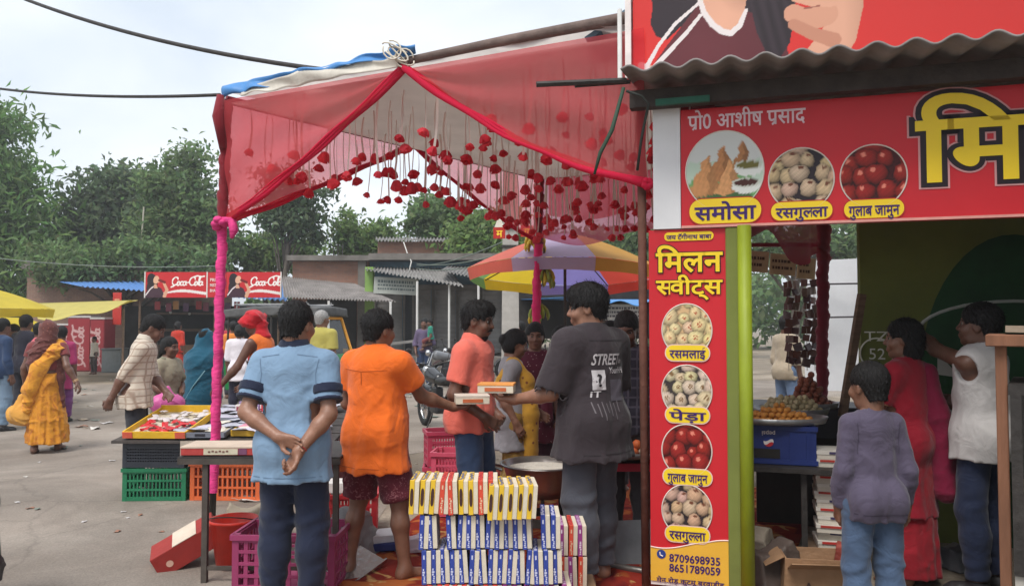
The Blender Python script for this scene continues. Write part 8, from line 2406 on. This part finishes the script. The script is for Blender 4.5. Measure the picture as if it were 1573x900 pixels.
# 18 old man in yellow olive shirt
p = Person('grey haired man in olive yellow shirt near the auto rickshaw', (X(494, 12), 12, 0), R(-20), 1.76, 'dark', 1, head=(-15, 0, 0), seed=18, broad=1.1)
p.hair('short', HAIR_GREY); p.shirt(cloth((172, 162, 84)), sleeve=.8, hem=.8, sg=.03); p.trousers(CHAR); p.shoes(M_SHOE)
# 19 man carrying a child
p = Person('man in mauve shirt carrying a small child on his arm', (X(652, 19.5), 19.5, 0), R(172), 1.68, 'deep', 2, seed=19, arms=dict(eR=(-.24, 0, 1.1), wR=(-.2, -.1, .88), eL=(.24, -.04, 1.1), wL=(.1, -.22, 1.06)))
p.hair(); p.shirt(cloth((96, 84, 110)), sleeve=1.4); p.trousers(cloth((56, 70, 100))); p.shoes(M_SHOE)
p = Person('small child in green top carried on the man\'s arm', (X(652, 19.5) + .17, 19.3, .72), R(100), .92, 'deep', 2, child=True, seed=20, legs=dict(kR=(.09, .3, .78), aR=(.1, .34, .42), kL=(-.09, .3, .78), aL=(-.1, .34, .42)))
p.hair(); p.shirt(cloth((40, 130, 110)), sleeve=.9, hem=.85); p.trousers(cloth((110, 60, 60)), upto=1.3)
# 20 woman in orange sari walking away
p = Person('woman in mustard orange sari and brown head scarf walking away', (X(72, 9.7), 9.7, 0), R(14), 1.60, 'deep', 0, female=True, seed=21, broad=1.08, lean=3, side=2,
           arms=dict(eL=(-.24, -.06, 1.10), wL=(-.27, .02, .86), eR=(.30, -.04, 1.13), wR=(.42, -.02, .92)), legs=dict(aR=(.13, .14, .075), aL=(-.08, -.10, .085), kR=(.12, .12, .48), kL=(-.09, .0, .47)), hands=dict(R=dict(d=(.5, 0, -.8), curl=30), L=dict(d=(0, 0, -1), curl=60)))
SARI = pattern(cloth((206, 138, 44)), 'noise', (170, 96, 40), 9, .6, soft=.12)
p.shirt(cloth((120, 60, 60)), hem=1.08, sleeve=.5, name='blouse'); p.skirt(SARI, top=1.03, hem=.13, rt=.165, rb=.25, folds=13, amp=.05, cx=.05, name='sari_skirt', wr=.008)
p.drape(pattern(cloth((216, 150, 52)), 'noise', (180, 104, 44), 9, .6, soft=.12), [(p.Tt((.13, .02, 1.41)), p.Tt((.10, -.08, 1.32)), .075, .075), (p.Tt((.10, -.08, 1.32)), p.Tt((-.04, -.14, 1.1)), .085, .10), (p.Tt((-.04, -.14, 1.1)), (-.12, -.15, .85), .10, .095), ((-.12, -.15, .85), (-.16, -.14, .55), .085, .05)], 'sari_pallu', wr=.012, cutface=False)
BRN = pattern(cloth((98, 58, 54)), 'spots', (130, 84, 72), 24, .8)
p.drape(BRN, [(p.H((0, -.015, .03)), p.H((0, -.03, -.06)), .116, .108), (p.H((0, -.05, -.08)), p.Tt((-.03, -.06, 1.36)), .095, .12), (p.Tt((-.05, -.06, 1.34)), p.Tt((-.10, -.13, 1.16)), .11, .085), (p.Tt((-.10, -.10, 1.25)), p.Tt((-.15, -.08, 1.08)), .09, .05)], 'head_scarf', wr=.012)
p.drape(BRN, [(p.Tt((.14, -.02, 1.2)), (.17, -.03, .95), .06, .06), ((.17, -.03, .95), (.23, -.04, .62), .06, .03)], 'scarf_end', wr=.01, cutface=False)
for z_ in (.02, .03, .04):
    c_ = p.wr[1] - nz(p.wr[1] - p.el[1]) * z_; u_, t_, _ = frame_of(p.wr[1] - p.el[1]); MB().tube([c_ + (u_ * math.cos(k * math.pi / 8) + t_ * math.sin(k * math.pi / 8)) * .034 for k in range(17)], .004, 5).build('bangle', matc((190, 150, 110), .3), p.body)
p.shoes(M_SANDAL, 'sandal')
hb_ = Field((-.2, -.2, -.3), (.2, .2, .16), .014); hb_.cone((-.03, 0, -.12), (.04, 0, -.14), .12, .13, .05); hb_.cone((0, 0, -.02), (0, 0, .1), .05, .03, .06); hb_.wrinkle(.014, 8, 30)
o = sdf_obj('cloth_bag', hb_, cloth((206, 150, 70)), None, (X(37, 9.6), 9.6, .60), 0); tag(o, 'mustard cloth bag carried by the woman in the sari', 'bag')
# 21 group at the left edge
for lab, px, Y, h_, fc, sc, tc_, sl_, sd_ in (
    ('man in navy shirt and jeans at the edge of the roadside group', 4, 11.6, 1.64, -30, (44, 62, 92), (110, 130, 150), 1.9, 22),
    ('man in black jacket standing under the yellow umbrella', 40, 12.6, 1.70, -10, (38, 38, 50), (50, 50, 58), 1.9, 23),
    ('youth in rose pink shirt under the yellow umbrella', 62, 12.1, 1.58, -40, (206, 100, 112), (60, 60, 70), 1.5, 24),
    ('person in magenta kurta beyond the woman in the sari', 96, 12.6, 1.52, 20, (156, 52, 96), (110, 60, 110), 1.2, 25),
    ('man in patterned grey shirt facing the roadside group', 22, 12.9, 1.55, 150, (120, 116, 112), (54, 52, 54), .8, 26)):
    p = Person(lab, (X(px, Y), Y, 0), R(fc), h_, 'deep', 1, seed=sd_, head=(rnd.uniform(-15, 15), -5, 0)); p.hair(); p.shirt(cloth(sc), sleeve=sl_, hem=.8 if sd_ != 25 else .6); p.trousers(cloth(tc_), gk=.03); p.shoes(M_SHOE)
# 22 far figures
for lab, px, Y, h_, fc, sc, tc_, sd_, fem in (
    ('woman in red sari standing at the tea stall counter', 274, 22, 1.6, -20, (186, 54, 40), (186, 54, 40), 31, True),
    ('man in pale shirt inside the tea stall', 233, 26.2, 1.6, 160, (150, 140, 130), (60, 60, 60), 32, False),
    ('child in white shirt standing beside the steel bin', 146, 24.2, 1.15, 150, (190, 184, 176), (70, 60, 60), 33, False),
    ('man in red shirt beyond the girl in white', 350, 20, 1.62, 30, (170, 50, 60), (50, 50, 60), 34, False),
    ('man in white shirt at the market shed', 953, 15, 1.62, 100, (214, 214, 220), (60, 60, 70), 35, False),
    ('man in orange near the auto rickshaw', 359, 16.5, 1.6, 20, (220, 130, 60), (60, 60, 70), 36, False),
    ('man in beige shirt and blue trousers seen through the shop', 1207, 11.2, 1.68, -60, (170, 156, 136), (100, 120, 150), 37, False),
    ('person in dark shirt by the parked motorcycles', 800, 16, 1.6, 60, (70, 70, 84), (50, 50, 56), 38, False)):
    p = Person(lab, (X(px, Y), Y, 0), R(fc), h_, 'deep', 2, seed=sd_, female=fem); p.hair('bun' if fem else 'short'); p.shirt(cloth(sc), sleeve=1.3, hem=.8)
    (p.skirt(cloth(tc_)) if fem else p.trousers(cloth(tc_)))
# unidentified dark shape at the left road edge, built as a stuffed sack
f = Field((-.5, -.5, -.02), (.5, .5, 1.1), .02); f.cone((0, 0, .3), (0, 0, .62), .27, .25, .08); f.wrinkle(.02, 4, 18); f.plane((0, 0, 0), (0, 0, -1))
o = sdf_obj('dark_sack_shape', f, mat('black_plastic', (.02, .02, .026), .45, bump=.3), None, (X(-78, 4.2), 4.2, 0), 0); tag(o, 'unidentified dark rounded shape at the road edge, built as a stuffed sack', 'sack')
# ------------------------------------------------------------------ humid air
hz = MB().box((0, 100, 6.5), (620, 620, 15)).build('haze', None)
mh = bpy.data.materials.new('humid_air'); mh.use_nodes = True
_n, _l = mh.node_tree.nodes, mh.node_tree.links
_n.remove(_n['Principled BSDF'])
_v = _n.new('ShaderNodeVolumePrincipled'); _v.inputs['Color'].default_value = (.93, .95, .97, 1); _v.inputs['Density'].default_value = .0022
_v.inputs['Anisotropy'].default_value = .3
_l.new(_v.outputs[0], _n['Material Output'].inputs['Volume'])
hz.data.materials.append(mh); hz['kind'] = 'stuff'; hz['label'] = 'thin humid haze filling the air'
